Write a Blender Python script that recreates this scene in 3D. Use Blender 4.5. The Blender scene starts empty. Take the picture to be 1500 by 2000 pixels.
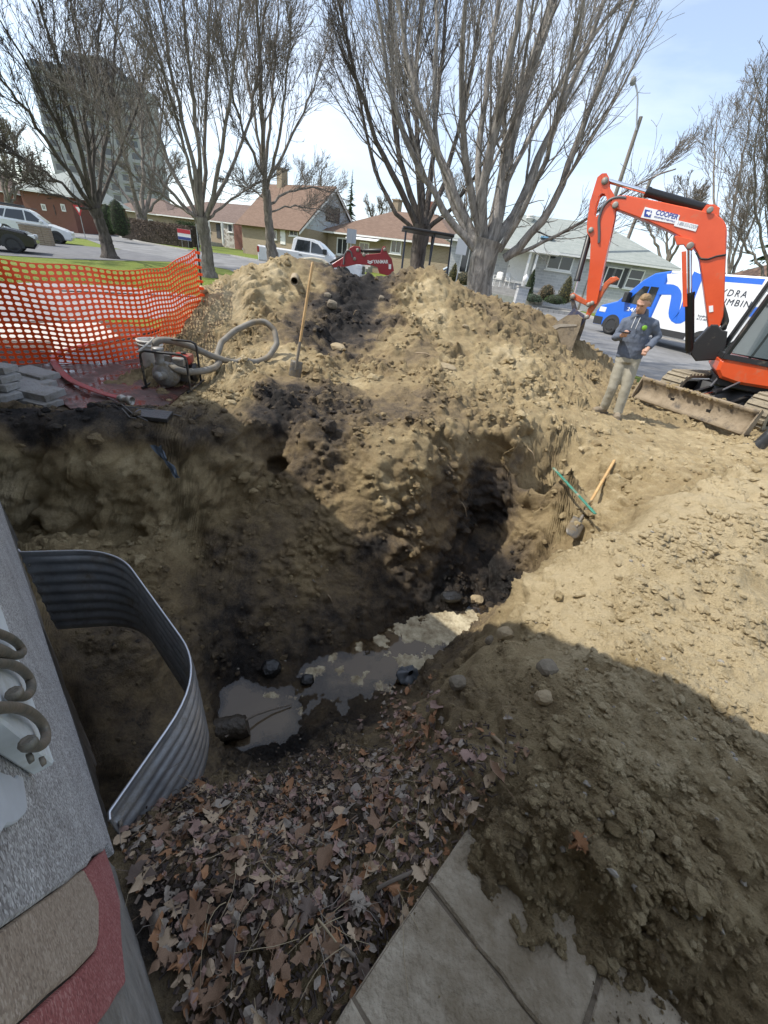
import bpy, bmesh, math, random
import numpy as np
from mathutils import Vector, Matrix
R = math.radians
random.seed(7); rng = np.random.default_rng(7)
sc = bpy.context.scene
C = sc.collection

# ---------------------------------------------------------------- camera
CAMH = 1.65                     # camera height over the street level
_F, _CX, _CY = 751.0, 750.0, 1000.0
_nad = np.array([572 - _CX, 2176 - _CY, _F]); _nad /= np.linalg.norm(_nad)
_up = -_nad
_fw = np.array([0, 0, 1.0]); _ay = _fw - _up * (_fw @ _up); _ay /= np.linalg.norm(_ay)
_ax = np.cross(_ay, _up); _ax = _ax if _ax[0] > 0 else -_ax
_M = np.stack([_ax, _ay, _up])
cam_d = bpy.data.cameras.new('camera'); cam = bpy.data.objects.new('camera', cam_d); C.objects.link(cam)
cam_d.sensor_fit = 'HORIZONTAL'; cam_d.sensor_width = 36; cam_d.lens = 36 * _F / 1500
cam_d.clip_start = 0.02; cam_d.clip_end = 2000
_cx, _cy, _cz = _M @ np.array([1, 0, 0]), _M @ np.array([0, -1, 0]), _M @ np.array([0, 0, -1])
cam.matrix_world = Matrix(((_cx[0], _cy[0], _cz[0], 0), (_cx[1], _cy[1], _cz[1], 0), (_cx[2], _cy[2], _cz[2], CAMH), (0, 0, 0, 1)))
sc.camera = cam
sc.render.resolution_x, sc.render.resolution_y = 768, 1024

# ---------------------------------------------------------------- sky, sun, exposure
SUN_EL, SUN_TO = 50.0, (1.0, 0.10)                    # light travels towards SUN_TO in plan
w = bpy.data.worlds.new('World'); sc.world = w; w.use_nodes = True
nt = w.node_tree; nt.nodes.clear()
_o = nt.nodes.new('ShaderNodeOutputWorld'); _b = nt.nodes.new('ShaderNodeBackground')
_s = nt.nodes.new('ShaderNodeTexSky'); _s.sky_type = 'NISHITA'; _s.sun_disc = False
_s.sun_elevation = R(SUN_EL); _s.sun_rotation = math.atan2(-SUN_TO[0], -SUN_TO[1])
_s.air_density = 1.0; _s.dust_density = 1.0; _s.ozone_density = 1.2
# thin high cloud streaks over the clear sky
_tc = nt.nodes.new('ShaderNodeTexCoord'); _mp = nt.nodes.new('ShaderNodeMapping')
_mp.inputs['Scale'].default_value = (1.1, 2.0, 5.0); _mp.inputs['Rotation'].default_value = (0.2, 0.3, 0.6)
_nz = nt.nodes.new('ShaderNodeTexNoise'); _nz.inputs['Scale'].default_value = 1.6; _nz.inputs['Detail'].default_value = 7; _nz.inputs['Roughness'].default_value = 0.55
_cr = nt.nodes.new('ShaderNodeMapRange'); _cr.inputs['From Min'].default_value = 0.36; _cr.inputs['From Max'].default_value = 0.75; _cr.inputs['To Min'].default_value = 0.20; _cr.inputs['To Max'].default_value = 0.75
_mx = nt.nodes.new('ShaderNodeMix'); _mx.data_type = 'RGBA'
_mx.inputs[7].default_value = (5.6, 6.0, 6.6, 1)
nt.links.new(_tc.outputs['Generated'], _mp.inputs[0]); nt.links.new(_mp.outputs[0], _nz.inputs['Vector'])
nt.links.new(_nz.outputs[0], _cr.inputs[0]); nt.links.new(_cr.outputs[0], _mx.inputs[0])
nt.links.new(_s.outputs[0], _mx.inputs[6]); nt.links.new(_mx.outputs[2], _b.inputs[0])
_b.inputs[1].default_value = 0.135
nt.links.new(_b.outputs[0], _o.inputs[0])
sun_d = bpy.data.lights.new('sun', 'SUN'); sun = bpy.data.objects.new('sun', sun_d); C.objects.link(sun)
sun_d.energy = 2.9; sun_d.angle = R(0.53); sun_d.color = (1, 0.95, 0.86)
_l = math.hypot(*SUN_TO); SUNV = Vector((SUN_TO[0] / _l * math.cos(R(SUN_EL)), SUN_TO[1] / _l * math.cos(R(SUN_EL)), -math.sin(R(SUN_EL))))
sun.rotation_euler = SUNV.to_track_quat('-Z', 'Y').to_euler(); sun.location = (-20, -2, 24)
sc.view_settings.view_transform = 'Standard'; sc.view_settings.look = 'None'; sc.view_settings.gamma = 1
sc.view_settings.exposure = 0.80
sc.cycles.use_denoising = True
sc.cycles.max_bounces = 6; sc.cycles.transparent_max_bounces = 8

# ---------------------------------------------------------------- measuring helpers (photo measurements -> places in the world)
def ray(u, v): return _M @ np.array([u - _CX, v - _CY, _F])
def gz(u, v, z=0.0):
    d = ray(u, v); t = (z - CAMH) / d[2]; return np.array([d[0] * t, d[1] * t, z])
def gd(u, v, r):
    d = ray(u, v); t = r / math.hypot(d[0], d[1]); return np.array([d[0] * t, d[1] * t, CAMH + d[2] * t])
def gp(u, v, p0, n):
    """point on the vertical plane through p0 with plan normal n"""
    d = ray(u, v); t = (p0[0] * n[0] + p0[1] * n[1]) / (d[0] * n[0] + d[1] * n[1])
    return np.array([d[0] * t, d[1] * t, CAMH + d[2] * t])
_fa, _fs = [-60, -45, -40, -26, -15, 0, 20, 40], [0, 0, .004, .018, .027, .032, .032, .03]
def far_z(x, y):
    """street and lawns rise gently away from the excavation"""
    r = np.hypot(x, y)
    return np.clip(r - 9.0, 0, 70) * np.interp(np.degrees(np.arctan2(x, y)), _fa, _fs)
def gf(u, v, dz=0.0):
    """point on the far ground"""
    d = ray(u, v); h = math.hypot(d[0], d[1]); lo, hi = 2.0, 300.0; ux, uy, uz = d[0] / h, d[1] / h, d[2] / h
    for _ in range(60):
        m = (lo + hi) / 2
        if CAMH + uz * m > far_z(ux * m, uy * m) + dz: lo = m
        else: hi = m
    return np.array([ux * lo, uy * lo, CAMH + uz * lo])
FA = R(49.3)
FD = np.array([-math.sin(FA), math.cos(FA)]); FN = np.array([math.cos(FA), math.sin(FA)])   # along the house front, out from it
def hs(s, t, z=0.0): return np.array([FD[0] * s + FN[0] * t, FD[1] * s + FN[1] * t, z])
FT = -0.136                     # the house front

# ---------------------------------------------------------------- noise
_perm = np.random.default_rng(11).permutation(256).astype(np.int64)
_perm = np.concatenate([_perm, _perm, _perm])
_g = np.random.default_rng(12).normal(size=(256, 3)).astype(np.float32); _g /= np.linalg.norm(_g, axis=1)[:, None]
def pnoise(P):
    P = np.asarray(P, np.float32); i = np.floor(P); f = P - i; i = i.astype(np.int64) & 255
    u = f * f * f * (f * (f * 6 - 15) + 10); out = 0
    for dx in (0, 1):
        wx = u[:, 0] if dx else 1 - u[:, 0]; hx = _perm[(i[:, 0] + dx) & 255]
        for dy in (0, 1):
            wy = wx * (u[:, 1] if dy else 1 - u[:, 1]); hy = _perm[hx + ((i[:, 1] + dy) & 255)]
            for dz in (0, 1):
                wz = wy * (u[:, 2] if dz else 1 - u[:, 2])
                g = _g[_perm[hy + ((i[:, 2] + dz) & 255)] & 255]
                out = out + wz * (g[:, 0] * (f[:, 0] - dx) + g[:, 1] * (f[:, 1] - dy) + g[:, 2] * (f[:, 2] - dz))
    return out * 1.6
def fbm(P, o=4, g=0.5):
    P = np.asarray(P, np.float32); a = 1.0; s = 0
    for k in range(o):
        s = s + a * pnoise(P * 2.03 ** k + 17.3 * k); a *= g
    return s
def worley(P, seed=0):
    P = np.asarray(P, np.float32); i = np.floor(P).astype(np.int64); f = P - i; best = np.full(len(P), 9.0, np.float32)
    tab = np.random.default_rng(50 + seed).random((256, 3)).astype(np.float32)
    for dx in (-1, 0, 1):
        hx = _perm[(i[:, 0] + dx) & 255]
        for dy in (-1, 0, 1):
            hy = _perm[hx + ((i[:, 1] + dy) & 255)]
            for dz in (-1, 0, 1):
                q = tab[_perm[hy + ((i[:, 2] + dz) & 255)] & 255]
                d = (q[:, 0] + dx - f[:, 0]) ** 2 + (q[:, 1] + dy - f[:, 1]) ** 2 + (q[:, 2] + dz - f[:, 2]) ** 2
                np.minimum(best, d, out=best)
    return np.sqrt(best)

# ---------------------------------------------------------------- materials
MATS = {}
def srgb(r, g, b):
    f = lambda c: (c / 255 / 12.92 if c / 255 <= 0.04045 else ((c / 255 + 0.055) / 1.055) ** 2.4)
    return (f(r), f(g), f(b), 1)
def mat(name, col, rough=0.6, metal=0.0, var=0.0, vscale=8.0, col2=None, bump=0.0, bscale=40.0, spec=None, coat=0.0, dirt=None, dscale=3.0, dlim=(0.5, 0.7), trans=0.0, alpha=1.0):
    """principled material with mottling (col..col2), optional dirt patches and fine relief"""
    if name in MATS: return MATS[name]
    m = bpy.data.materials.new(name); m.use_nodes = True; nt = m.node_tree; b = nt.nodes['Principled BSDF']
    c = tuple(col) if len(col) == 4 else tuple(col) + (1,)
    b.inputs['Base Color'].default_value = c; b.inputs['Roughness'].default_value = rough; b.inputs['Metallic'].default_value = metal
    if spec is not None: b.inputs['Specular IOR Level'].default_value = spec
    if coat: b.inputs['Coat Weight'].default_value = coat; b.inputs['Coat Roughness'].default_value = 0.08
    if trans: b.inputs['Transmission Weight'].default_value = trans
    if alpha < 1: b.inputs['Alpha'].default_value = alpha
    tc = nt.nodes.new('ShaderNodeTexCoord'); last = None
    if var or col2:
        n = nt.nodes.new('ShaderNodeTexNoise'); n.inputs['Scale'].default_value = vscale; n.inputs['Detail'].default_value = 6; n.inputs['Roughness'].default_value = 0.65
        nt.links.new(tc.outputs['Object'], n.inputs['Vector'])
        r = nt.nodes.new('ShaderNodeValToRGB'); r.color_ramp.elements[0].position = 0.32; r.color_ramp.elements[1].position = 0.68
        if col2: c2 = tuple(col2) if len(col2) == 4 else tuple(col2) + (1,)
        else: c2 = tuple(min(1, x * (1 + var)) for x in c[:3]) + (1,); c = tuple(x * (1 - var) for x in c[:3]) + (1,)
        r.color_ramp.elements[0].color = c; r.color_ramp.elements[1].color = c2
        nt.links.new(n.outputs[0], r.inputs[0]); last = r.outputs[0]
    if dirt:
        n = nt.nodes.new('ShaderNodeTexNoise'); n.inputs['Scale'].default_value = dscale; n.inputs['Detail'].default_value = 8; n.inputs['Roughness'].default_value = 0.7
        nt.links.new(tc.outputs['Object'], n.inputs['Vector'])
        mr = nt.nodes.new('ShaderNodeMapRange'); mr.inputs[1].default_value = dlim[0]; mr.inputs[2].default_value = dlim[1]; nt.links.new(n.outputs[0], mr.inputs[0])
        mx = nt.nodes.new('ShaderNodeMix'); mx.data_type = 'RGBA'; mx.inputs[6].default_value = c
        if last: nt.links.new(last, mx.inputs[6])
        mx.inputs[7].default_value = tuple(dirt)[:3] + (1,); nt.links.new(mr.outputs[0], mx.inputs[0]); last = mx.outputs[2]
        rm = nt.nodes.new('ShaderNodeMix'); rm.inputs[2].default_value = rough; rm.inputs[3].default_value = 0.9; nt.links.new(mr.outputs[0], rm.inputs[0]); nt.links.new(rm.outputs[0], b.inputs['Roughness'])
    if last: nt.links.new(last, b.inputs['Base Color'])
    if bump:
        n = nt.nodes.new('ShaderNodeTexNoise'); n.inputs['Scale'].default_value = bscale; n.inputs['Detail'].default_value = 5; nt.links.new(tc.outputs['Object'], n.inputs['Vector'])
        bp = nt.nodes.new('ShaderNodeBump'); bp.inputs['Strength'].default_value = bump; bp.inputs['Distance'].default_value = 0.02
        nt.links.new(n.outputs[0], bp.inputs['Height']); nt.links.new(bp.outputs[0], b.inputs['Normal'])
    MATS[name] = m; return m

# ---------------------------------------------------------------- mesh helpers
def link(name, me, m=None, parent=None):
    o = bpy.data.objects.new(name, me); C.objects.link(o)
    if m is not None and me is not None:
        for k in (m if isinstance(m, (list, tuple)) else [m]): me.materials.append(k)
    if parent is not None: o.parent = parent
    return o
def tag(o, label=None, cat=None, group=None, kind=None):
    if label: o['label'] = label
    if cat: o['category'] = cat
    if group: o['group'] = group
    if kind: o['kind'] = kind
    return o
def empty(name, loc=(0, 0, 0), rz=0.0, label=None, cat=None, group=None):
    o = bpy.data.objects.new(name, None); C.objects.link(o); o.location = loc; o.rotation_euler = (0, 0, rz); o.empty_display_size = 0.2
    return tag(o, label, cat, group)
def npmesh(name, V, Fq, smooth=True):
    """mesh from numpy vertex array and quad/tri index array"""
    me = bpy.data.meshes.new(name); V = np.asarray(V, np.float32); Fq = np.asarray(Fq, np.int32); k = Fq.shape[1]
    me.vertices.add(len(V)); me.vertices.foreach_set('co', V.ravel())
    me.loops.add(Fq.size); me.loops.foreach_set('vertex_index', Fq.ravel())
    me.polygons.add(len(Fq)); me.polygons.foreach_set('loop_start', np.arange(0, Fq.size, k, dtype=np.int32))
    me.polygons.foreach_set('use_smooth', np.full(len(Fq), smooth, bool))
    me.update(calc_edges=True); return me
class MB:
    """collects boxes, prisms, tubes and lathes into one mesh"""
    def __init__(s): s.v = []; s.f = []; s.sm = []; s.mi = []; s.cur = 0
    def add(s, vs, fs, smooth=False):
        b = len(s.v); s.v += [tuple(float(c) for c in p) for p in vs]
        s.f += [[i + b for i in f] for f in fs]; s.sm += [smooth] * len(fs); s.mi += [s.cur] * len(fs); return s
    def box(s, a, b, rot=None, at=None):
        (x0, y0, z0), (x1, y1, z1) = a, b
        vs = [Vector(p) for p in ((x0, y0, z0), (x1, y0, z0), (x1, y1, z0), (x0, y1, z0), (x0, y0, z1), (x1, y0, z1), (x1, y1, z1), (x0, y1, z1))]
        if rot is not None: vs = [rot @ p for p in vs]
        if at is not None: vs = [p + Vector(at) for p in vs]
        return s.add(vs, [(0, 3, 2, 1), (4, 5, 6, 7), (0, 1, 5, 4), (1, 2, 6, 5), (2, 3, 7, 6), (3, 0, 4, 7)])
    def prism(s, pts, o, ax, az, ay, d0, d1, bev=0.0):
        """polygon pts (a,z) on axes ax,az from origin o, extruded along ay from d0 to d1, optional chamfer"""
        o, ax, az, ay = (Vector(q) for q in (o, ax, az, ay)); n = len(pts)
        if bev:
            c = [sum(p[0] for p in pts) / n, sum(p[1] for p in pts) / n]
            def ins(k):
                p0, p1, p2 = (Vector(pts[(k + q) % n]) for q in (-1, 0, 1))
                e1 = (p1 - p0).normalized(); e2 = (p2 - p1).normalized(); nn = (Vector((-e1.y, e1.x)) + Vector((-e2.y, e2.x)))
                l = nn.length
                if l < 1e-6: return p1
                nn /= l; cs = max(0.4, nn.dot(Vector((-e1.y, e1.x)))); sg = 1 if s_area > 0 else -1
                return p1 + nn * bev / cs * sg
            s_area = sum(pts[i][0] * pts[(i + 1) % n][1] - pts[(i + 1) % n][0] * pts[i][1] for i in range(n))
            inn = [ins(k) for k in range(n)]; dd = bev * (1 if d1 > d0 else -1)
            rings = [(inn, d0), (pts, d0 + dd), (pts, d1 - dd), (inn, d1)]
        else: rings = [(pts, d0), (pts, d1)]
        vs = [o + ax * p[0] + az * p[1] + ay * d for ring, d in rings for p in ring]; m = len(rings)
        fs = [list(range(n))[::-1], [(m - 1) * n + i for i in range(n)]]
        for k in range(m - 1):
            fs += [(k * n + i, k * n + (i + 1) % n, (k + 1) * n + (i + 1) % n, (k + 1) * n + i) for i in range(n)]
        return s.add(vs, fs)
    def tube(s, pts, rad, seg=8, cap=True, smooth=True):
        pts = [Vector(p) for p in pts]; rad = rad if isinstance(rad, (list, tuple, np.ndarray)) else [rad] * len(pts)
        vs = []; t0 = (pts[1] - pts[0]).normalized(); x = t0.orthogonal().normalized()
        for i, p in enumerate(pts):
            t = (pts[min(i + 1, len(pts) - 1)] - pts[max(i - 1, 0)])
            t = t.normalized() if t.length > 1e-9 else t0
            x = (x - t * x.dot(t)); x = x.normalized() if x.length > 1e-6 else t.orthogonal().normalized(); y = t.cross(x)
            for k in range(seg):
                a = 2 * math.pi * k / seg; vs.append(p + (x * math.cos(a) + y * math.sin(a)) * rad[i])
        n = len(pts); fs = [(i * seg + k, i * seg + (k + 1) % seg, (i + 1) * seg + (k + 1) % seg, (i + 1) * seg + k) for i in range(n - 1) for k in range(seg)]
        s.add(vs, fs, smooth)
        if cap: s.add(vs[:seg], [tuple(range(seg))[::-1]]); s.add(vs[-seg:], [tuple(range(seg))])
        return s
    def lathe(s, prof, at=(0, 0, 0), axis=(0, 0, 1), seg=20, smooth=True):
        q = Vector((0, 0, 1)).rotation_difference(Vector(axis)); vs = []
        for r, z in prof:
            for k in range(seg):
                a = 2 * math.pi * k / seg; vs.append(q @ Vector((r * math.cos(a), r * math.sin(a), z)) + Vector(at))
        n = len(prof); fs = [(i * seg + k, i * seg + (k + 1) % seg, (i + 1) * seg + (k + 1) % seg, (i + 1) * seg + k) for i in range(n - 1) for k in range(seg)]
        if prof[0][0] > 1e-4: fs.append(tuple(range(seg))[::-1])
        if prof[-1][0] > 1e-4: fs.append(tuple((n - 1) * seg + k for k in range(seg)))
        return s.add(vs, fs, smooth)
    def grid(s, P, smooth=True, closed_u=False):
        """P[i][j] rows of points"""
        n, m = len(P), len(P[0]); vs = [p for row in P for p in row]
        mm = m if closed_u else m - 1
        return s.add(vs, [(i * m + j, i * m + (j + 1) % m, (i + 1) * m + (j + 1) % m, (i + 1) * m + j) for i in range(n - 1) for j in range(mm)], smooth)
    def mesh(s, name):
        me = bpy.data.meshes.new(name); me.from_pydata(s.v, [], s.f)
        me.polygons.foreach_set('use_smooth', s.sm)
        if any(s.mi): me.polygons.foreach_set('material_index', s.mi)
        me.update(); return me
    def build(s, name, m, parent=None, bevel=0.0, fix=True):
        me = s.mesh(name)
        if fix or bevel:
            bm = bmesh.new(); bm.from_mesh(me)
            bmesh.ops.recalc_face_normals(bm, faces=bm.faces)
            if bevel:
                ed = [e for e in bm.edges if len(e.link_faces) == 2 and e.calc_face_angle(0) > 0.6]
                bmesh.ops.bevel(bm, geom=ed, offset=bevel, segments=2, profile=0.6, affect='EDGES')
            bm.to_mesh(me); bm.free()
        return link(name, me, m, parent)
def box(a, b, **k): return MB().box(a, b, **k)
def text_mesh(txt, size, name='lettering', extr=0.002, spacing=1.0, bold=0.0):
    cu = bpy.data.curves.new(name, 'FONT'); cu.body = txt; cu.size = size; cu.extrude = extr; cu.space_character = spacing; cu.offset = bold
    cu.resolution_u = 3; o = bpy.data.objects.new(name, cu); C.objects.link(o)
    dg = bpy.context.evaluated_depsgraph_get(); me = bpy.data.meshes.new_from_object(o.evaluated_get(dg)); bpy.data.objects.remove(o); bpy.data.curves.remove(cu)
    me.materials.clear(); return me
def put_text(txt, size, m, parent, org, xd, yd, name='lettering', **k):
    """lettering whose baseline starts at org, running along xd with yd up"""
    me = text_mesh(txt, size, name, **k); x = Vector(xd).normalized(); y = Vector(yd).normalized(); z = x.cross(y)
    me.transform(Matrix(((x.x, y.x, z.x, org[0]), (x.y, y.y, z.y, org[1]), (x.z, y.z, z.z, org[2]), (0, 0, 0, 1))))
    return link(name, me, m, parent)
def copy_tree(o, parent=None):
    c = o.copy(); C.objects.link(c); c.parent = parent
    for ch in list(o.children): copy_tree(ch, c)
    return c
# ================================================================ EXCAVATION
WATER_Z = -1.6
# measured surface points of the dug earth: image place and height (z) or distance (r)
_Z = '''300,1750,.1;450,1850,.12;600,1800,.12;800,1720,.12;400,1640,.08;520,1980,.13;620,1930,.13;420,1980,.12;330,1900,.11;270,1700,.1
215,1660,.05;300,1590,-.1;380,1530,-.4;430,1503,-1.2;500,1545,-.75;600,1525,-.75;520,1482,-1.45;600,1440,-1.55;700,1400,-1.6;700,1480,-.9;790,1400,-1.0
450,1585,-.25;600,1605,-.2;720,1565,-.2;800,1480,-.35;500,1680,.08;650,1680,.06;800,1620,.05
900,1650,.22;1000,1700,.24;1100,1740,.22;1200,1790,.2;1340,1940,.17;1480,1980,.22;1400,1750,.34;1200,1620,.36;1000,1520,.26;900,1420,.0;860,1520,.08;1100,1400,.3;1000,1340,.15;1480,1600,.42;1300,1500,.42
950,1270,-.15;900,1330,-.85;870,1290,-1.6;960,1216,-.55;1000,1213,-.3;1060,1232,-.1;1090,1268,.0;1150,1330,.22;820,1350,-1.4;1030,1275,0
1200,1150,.3;1350,1100,.42;1500,1050,.5;1200,1250,.26;1350,1300,.36;1500,1350,.42;1110,1200,.1;1060,1200,-.02;1180,1045,.3;1340,965,.48;1500,935,.55;1100,1080,.12;1065,1120,.0;1022,1195,-.05
1300,900,.02;1400,900,.03;1210,900,.0;1150,850,.02;1250,930,-.05;1200,970,-.2;1180,1005,-.4;1120,905,.0;1140,960,-.35;1150,1000,-.55;1110,1062,-.8
1236,786,-.10;1340,826,-.10;1440,862,-.08;1290,806,-.10;1500,890,.12;1500,860,.05;1450,870,.03;1300,850,.0;1195,815,.0;1330,800,.0;1420,800,.0;1150,800,.04;1100,835,.06;1050,840,.06;960,850,.05;900,862,.03;820,885,.02;740,905,-.05;650,850,.05;600,840,.08
1000,1165,-1.58;900,1180,-1.55;950,1120,-1.4;1000,1045,-1.28;940,1045,-1.22;1050,1030,-1.22;890,1050,-1.1;850,1080,-1.15;820,1140,-1.35;1010,872,.0;1060,878,.0
650,920,-.2;650,1000,-.7;640,1100,-1.1;650,1200,-1.42;760,1000,-.55;760,1100,-1.1;740,1180,-1.45;560,960,-.55;560,1060,-.9;560,1160,-1.25;550,1270,-1.5;480,1010,-.7;480,1120,-1.1
430,1375,-1.62;500,1345,-1.6;600,1300,-1.6;660,1265,-1.6;720,1240,-1.6;800,1203,-1.6;700,1300,-1.72;800,1270,-1.72;900,1225,-1.72;500,1400,-1.74;450,1440,-1.74;940,1212,-1.64;600,1345,-1.615;650,1345,-1.63;560,1330,-1.58;630,1385,-1.585;560,1375,-1.63;520,1345,-1.585;700,1370,-1.58;740,1345,-1.62
0,850,.02;100,862,.02;200,872,.02;350,868,.0;430,848,.02;500,830,.04;540,818,.06
300,1058,-.75;180,1050,-.6;60,1045,-.5;250,1240,-.75;300,1310,-.95;250,1400,-1.0;190,1350,-.85;280,1480,-1.0;220,1530,-.6;150,1290,-.8;400,1120,-1.1;430,1240,-1.35;420,1330,-1.58;380,1200,-1.3
0,790,.02;150,800,.03;300,800,.03;420,770,.04;330,700,.03;480,740,.12;575,735,.15;450,690,.2;500,790,.1;620,790,.16;700,780,.22;800,770,.26;900,780,.24;1000,790,.16;1080,790,.1;750,840,.1;850,835,.12;950,825,.1'''
# the spoil heap: distances
_Rr = '''400,650,7.8;425,575,8.6;470,535,9.0;520,512,9.2;560,503,9.4;610,515,9.5;660,532,9.6;710,545,9.6;760,543,9.6;805,532,9.4;860,535,9.2;905,575,9.2;960,588,9.6;1020,597,10.2;1080,620,11.0;1130,664,11.3;1170,695,11.3;1210,735,11.0
480,620,8.1;450,650,7.4;560,590,8.6;560,660,7.3;640,600,8.4;640,680,7.1;700,620,8.3;720,700,6.9;800,600,8.5;800,680,7.2;880,650,7.9;900,720,6.9;960,650,8.2;980,730,7.0;1050,680,8.8;1060,750,7.4;1110,715,9.3;1130,770,7.5;1165,765,8.3;1110,690,10.3;1150,720,10.2'''
_ctl = []
for _t in _Z.replace('\n', ';').split(';'):
    u, v, z = map(float, _t.split(',')); _ctl.append(gz(u, v, z))
for _t in _Rr.replace('\n', ';').split(';'):
    u, v, r = map(float, _t.split(',')); _ctl.append(gd(u, v, r))
# foot of the upright cut on the far side, a little in front of its rim
for u, v, b, z in ((0, 850, .2, -.9), (100, 862, .22, -.95), (200, 872, .25, -1.0), (350, 868, .3, -.9), (430, 848, .35, -.75), (540, 818, .45, -.6)):
    p = gz(u, v, 0); k = 1 - b / np.hypot(p[0], p[1]); _ctl.append(np.array([p[0] * k, p[1] * k, z]))
# ground under the paving, beside the house, hidden flanks and the back of the heap
for s in (.0, -.3, -.6, -.9): 
    for t in (-.3, 0, .3, .6): _ctl.append(hs(s, t, .07))
for s in (-1.3, -2.0): 
    for t in (-.3, .3, 1.0, 1.8): _ctl.append(hs(s, t, .25))
for s, z in ((.15, .1), (.45, .1), (.8, .0), (1.1, -.6), (1.6, -.85), (2.1, -.7), (2.5, -.55), (3.2, -.6), (3.9, -.85), (4.25, -.8), (4.55, .02), (5.5, .02)): _ctl.append(hs(s, FT - .05, z))
for a, r, z in ((-28, 10, .1), (-22, 11.5, .15), (-15, 11.4, .4), (-8, 11.4, .4), (0, 11.4, .35), (8, 12, .2), (14, 13, .2), (20, 12.9, .1), (-20, 13.5, 0), (-8, 13.5, 0), (5, 13.5, 0), (18, 14.2, 0), (26, 13, 0), (30, 12, 0.03), (36, 11, 0), (42, 10, 0), (50, 9, .05), (60, 7, .1), (75, 6, .2), (90, 5, .2), (60, 4.5, .2), (75, 3.5, .3), (95, 3, .25)):
    _ctl.append(np.array([r * math.sin(R(a)), r * math.cos(R(a)), z]))
_ctl = np.array(_ctl)
_used = np.zeros(len(_ctl), bool); _mg = []
for i in range(len(_ctl)):                       # average measurements that nearly coincide in plan
    if _used[i]: continue
    k = (np.hypot(*(_ctl[:, :2] - _ctl[i, :2]).T) < .02 + .012 * np.hypot(*_ctl[i, :2])) & ~_used
    _used |= k; _mg.append(_ctl[k].mean(0))
_ctl = np.array(_mg); _cxy, _czv = _ctl[:, :2], _ctl[:, 2]
def _ker(d2): return -np.sqrt(d2 + 0.05 ** 2)
_A = _ker(((_cxy[:, None] - _cxy[None]) ** 2).sum(-1)); _A += np.eye(len(_A)) * 0.03
_n = len(_cxy); _B = np.zeros((_n + 1, _n + 1)); _B[:_n, :_n] = _A; _B[_n, :_n] = 1; _B[:_n, _n] = 1
_w = np.linalg.solve(_B, np.append(_czv, 0))
def base_z(x, y):
    x = np.atleast_1d(np.asarray(x, float)); y = np.atleast_1d(np.asarray(y, float)); out = np.empty(len(x)); k = 60000
    for i in range(0, len(x), k):
        d2 = (x[i:i + k, None] - _cxy[:, 0]) ** 2 + (y[i:i + k, None] - _cxy[:, 1]) ** 2
        out[i:i + k] = np.clip(_ker(d2) @ _w[:_n] + _w[_n], -1.8, 1.7)
    return out
# outline of the earth works, outer radius by bearing
_ra = [-95, -75, -58, -53, -44, -38, -34, -30, -26, -20, 0, 10, 20, 26, 32, 40, 50, 62, 75, 100]
_rr = [1.0, 1.6, 3.2, 4.9, 5.6, 6.2, 7.0, 9.6, 11.5, 13.5, 13.5, 13.5, 14.2, 12.6, 11.2, 10.4, 9.4, 8.0, 6.5, 5]
def soil_R(adeg): return np.interp(adeg, _ra, _rr)
NA, NR = 650, 760
_az = np.radians(np.linspace(-92, 98, NA)); 
# finer columns where the ground is steep are not needed: cells grow with distance; rows follow the profile so that walls stay well covered
_k = 900; _q = np.linspace(0, 1, _k)
RR = np.empty((NA, NR)); _pz = []
_rmax = soil_R(np.degrees(_az))
_rd = 0.1 * (_rmax[:, None] / 0.1) ** _q[None]
_zd = base_z((_rd * np.sin(_az)[:, None]).ravel(), (_rd * np.cos(_az)[:, None]).ravel()).reshape(NA, _k)
_ds = np.hypot(np.diff(_rd, axis=1), np.diff(_zd, axis=1)) / np.hypot(_rd[:, 1:], _zd[:, 1:] - CAMH)
_cs = np.concatenate([np.zeros((NA, 1)), np.cumsum(_ds, 1)], 1); _cs /= _cs[:, -1:]
# blend the row spacing between neighbouring bearings
_ker1 = np.ones(9) / 9
for i in range(NA): RR[i] = np.interp(np.linspace(0, 1, NR), _cs[i], _rd[i])
_pad = np.pad(np.log(RR), ((4, 4), (0, 0)), 'edge'); RR = np.exp(sum(_pad[j:j + NA] for j in range(9)) / 9)
SX = RR * np.sin(_az)[:, None]; SY = RR * np.cos(_az)[:, None]
SZ = base_z(SX.ravel(), SY.ravel()).reshape(NA, NR)
_P = np.stack([SX, SY, SZ], -1)
def _normals(P):
    a = np.gradient(P, axis=0); b = np.gradient(P, axis=1); n = np.cross(b, a); n /= np.linalg.norm(n, axis=-1)[..., None] + 1e-9
    n[n[..., 2] < 0] *= -1
    return n
_N = _normals(_P); _f = _P.reshape(-1, 3); _nf = _N.reshape(-1, 3)
_s = _f[:, 0] * FD[0] + _f[:, 1] * FD[1]; _t = _f[:, 0] * FN[0] + _f[:, 1] * FN[1]; _rad = np.hypot(_f[:, 0], _f[:, 1])
def sstep(a, b, x): q = np.clip((x - a) / (b - a), 0, 1); return q * q * (3 - 2 * q)
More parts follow.
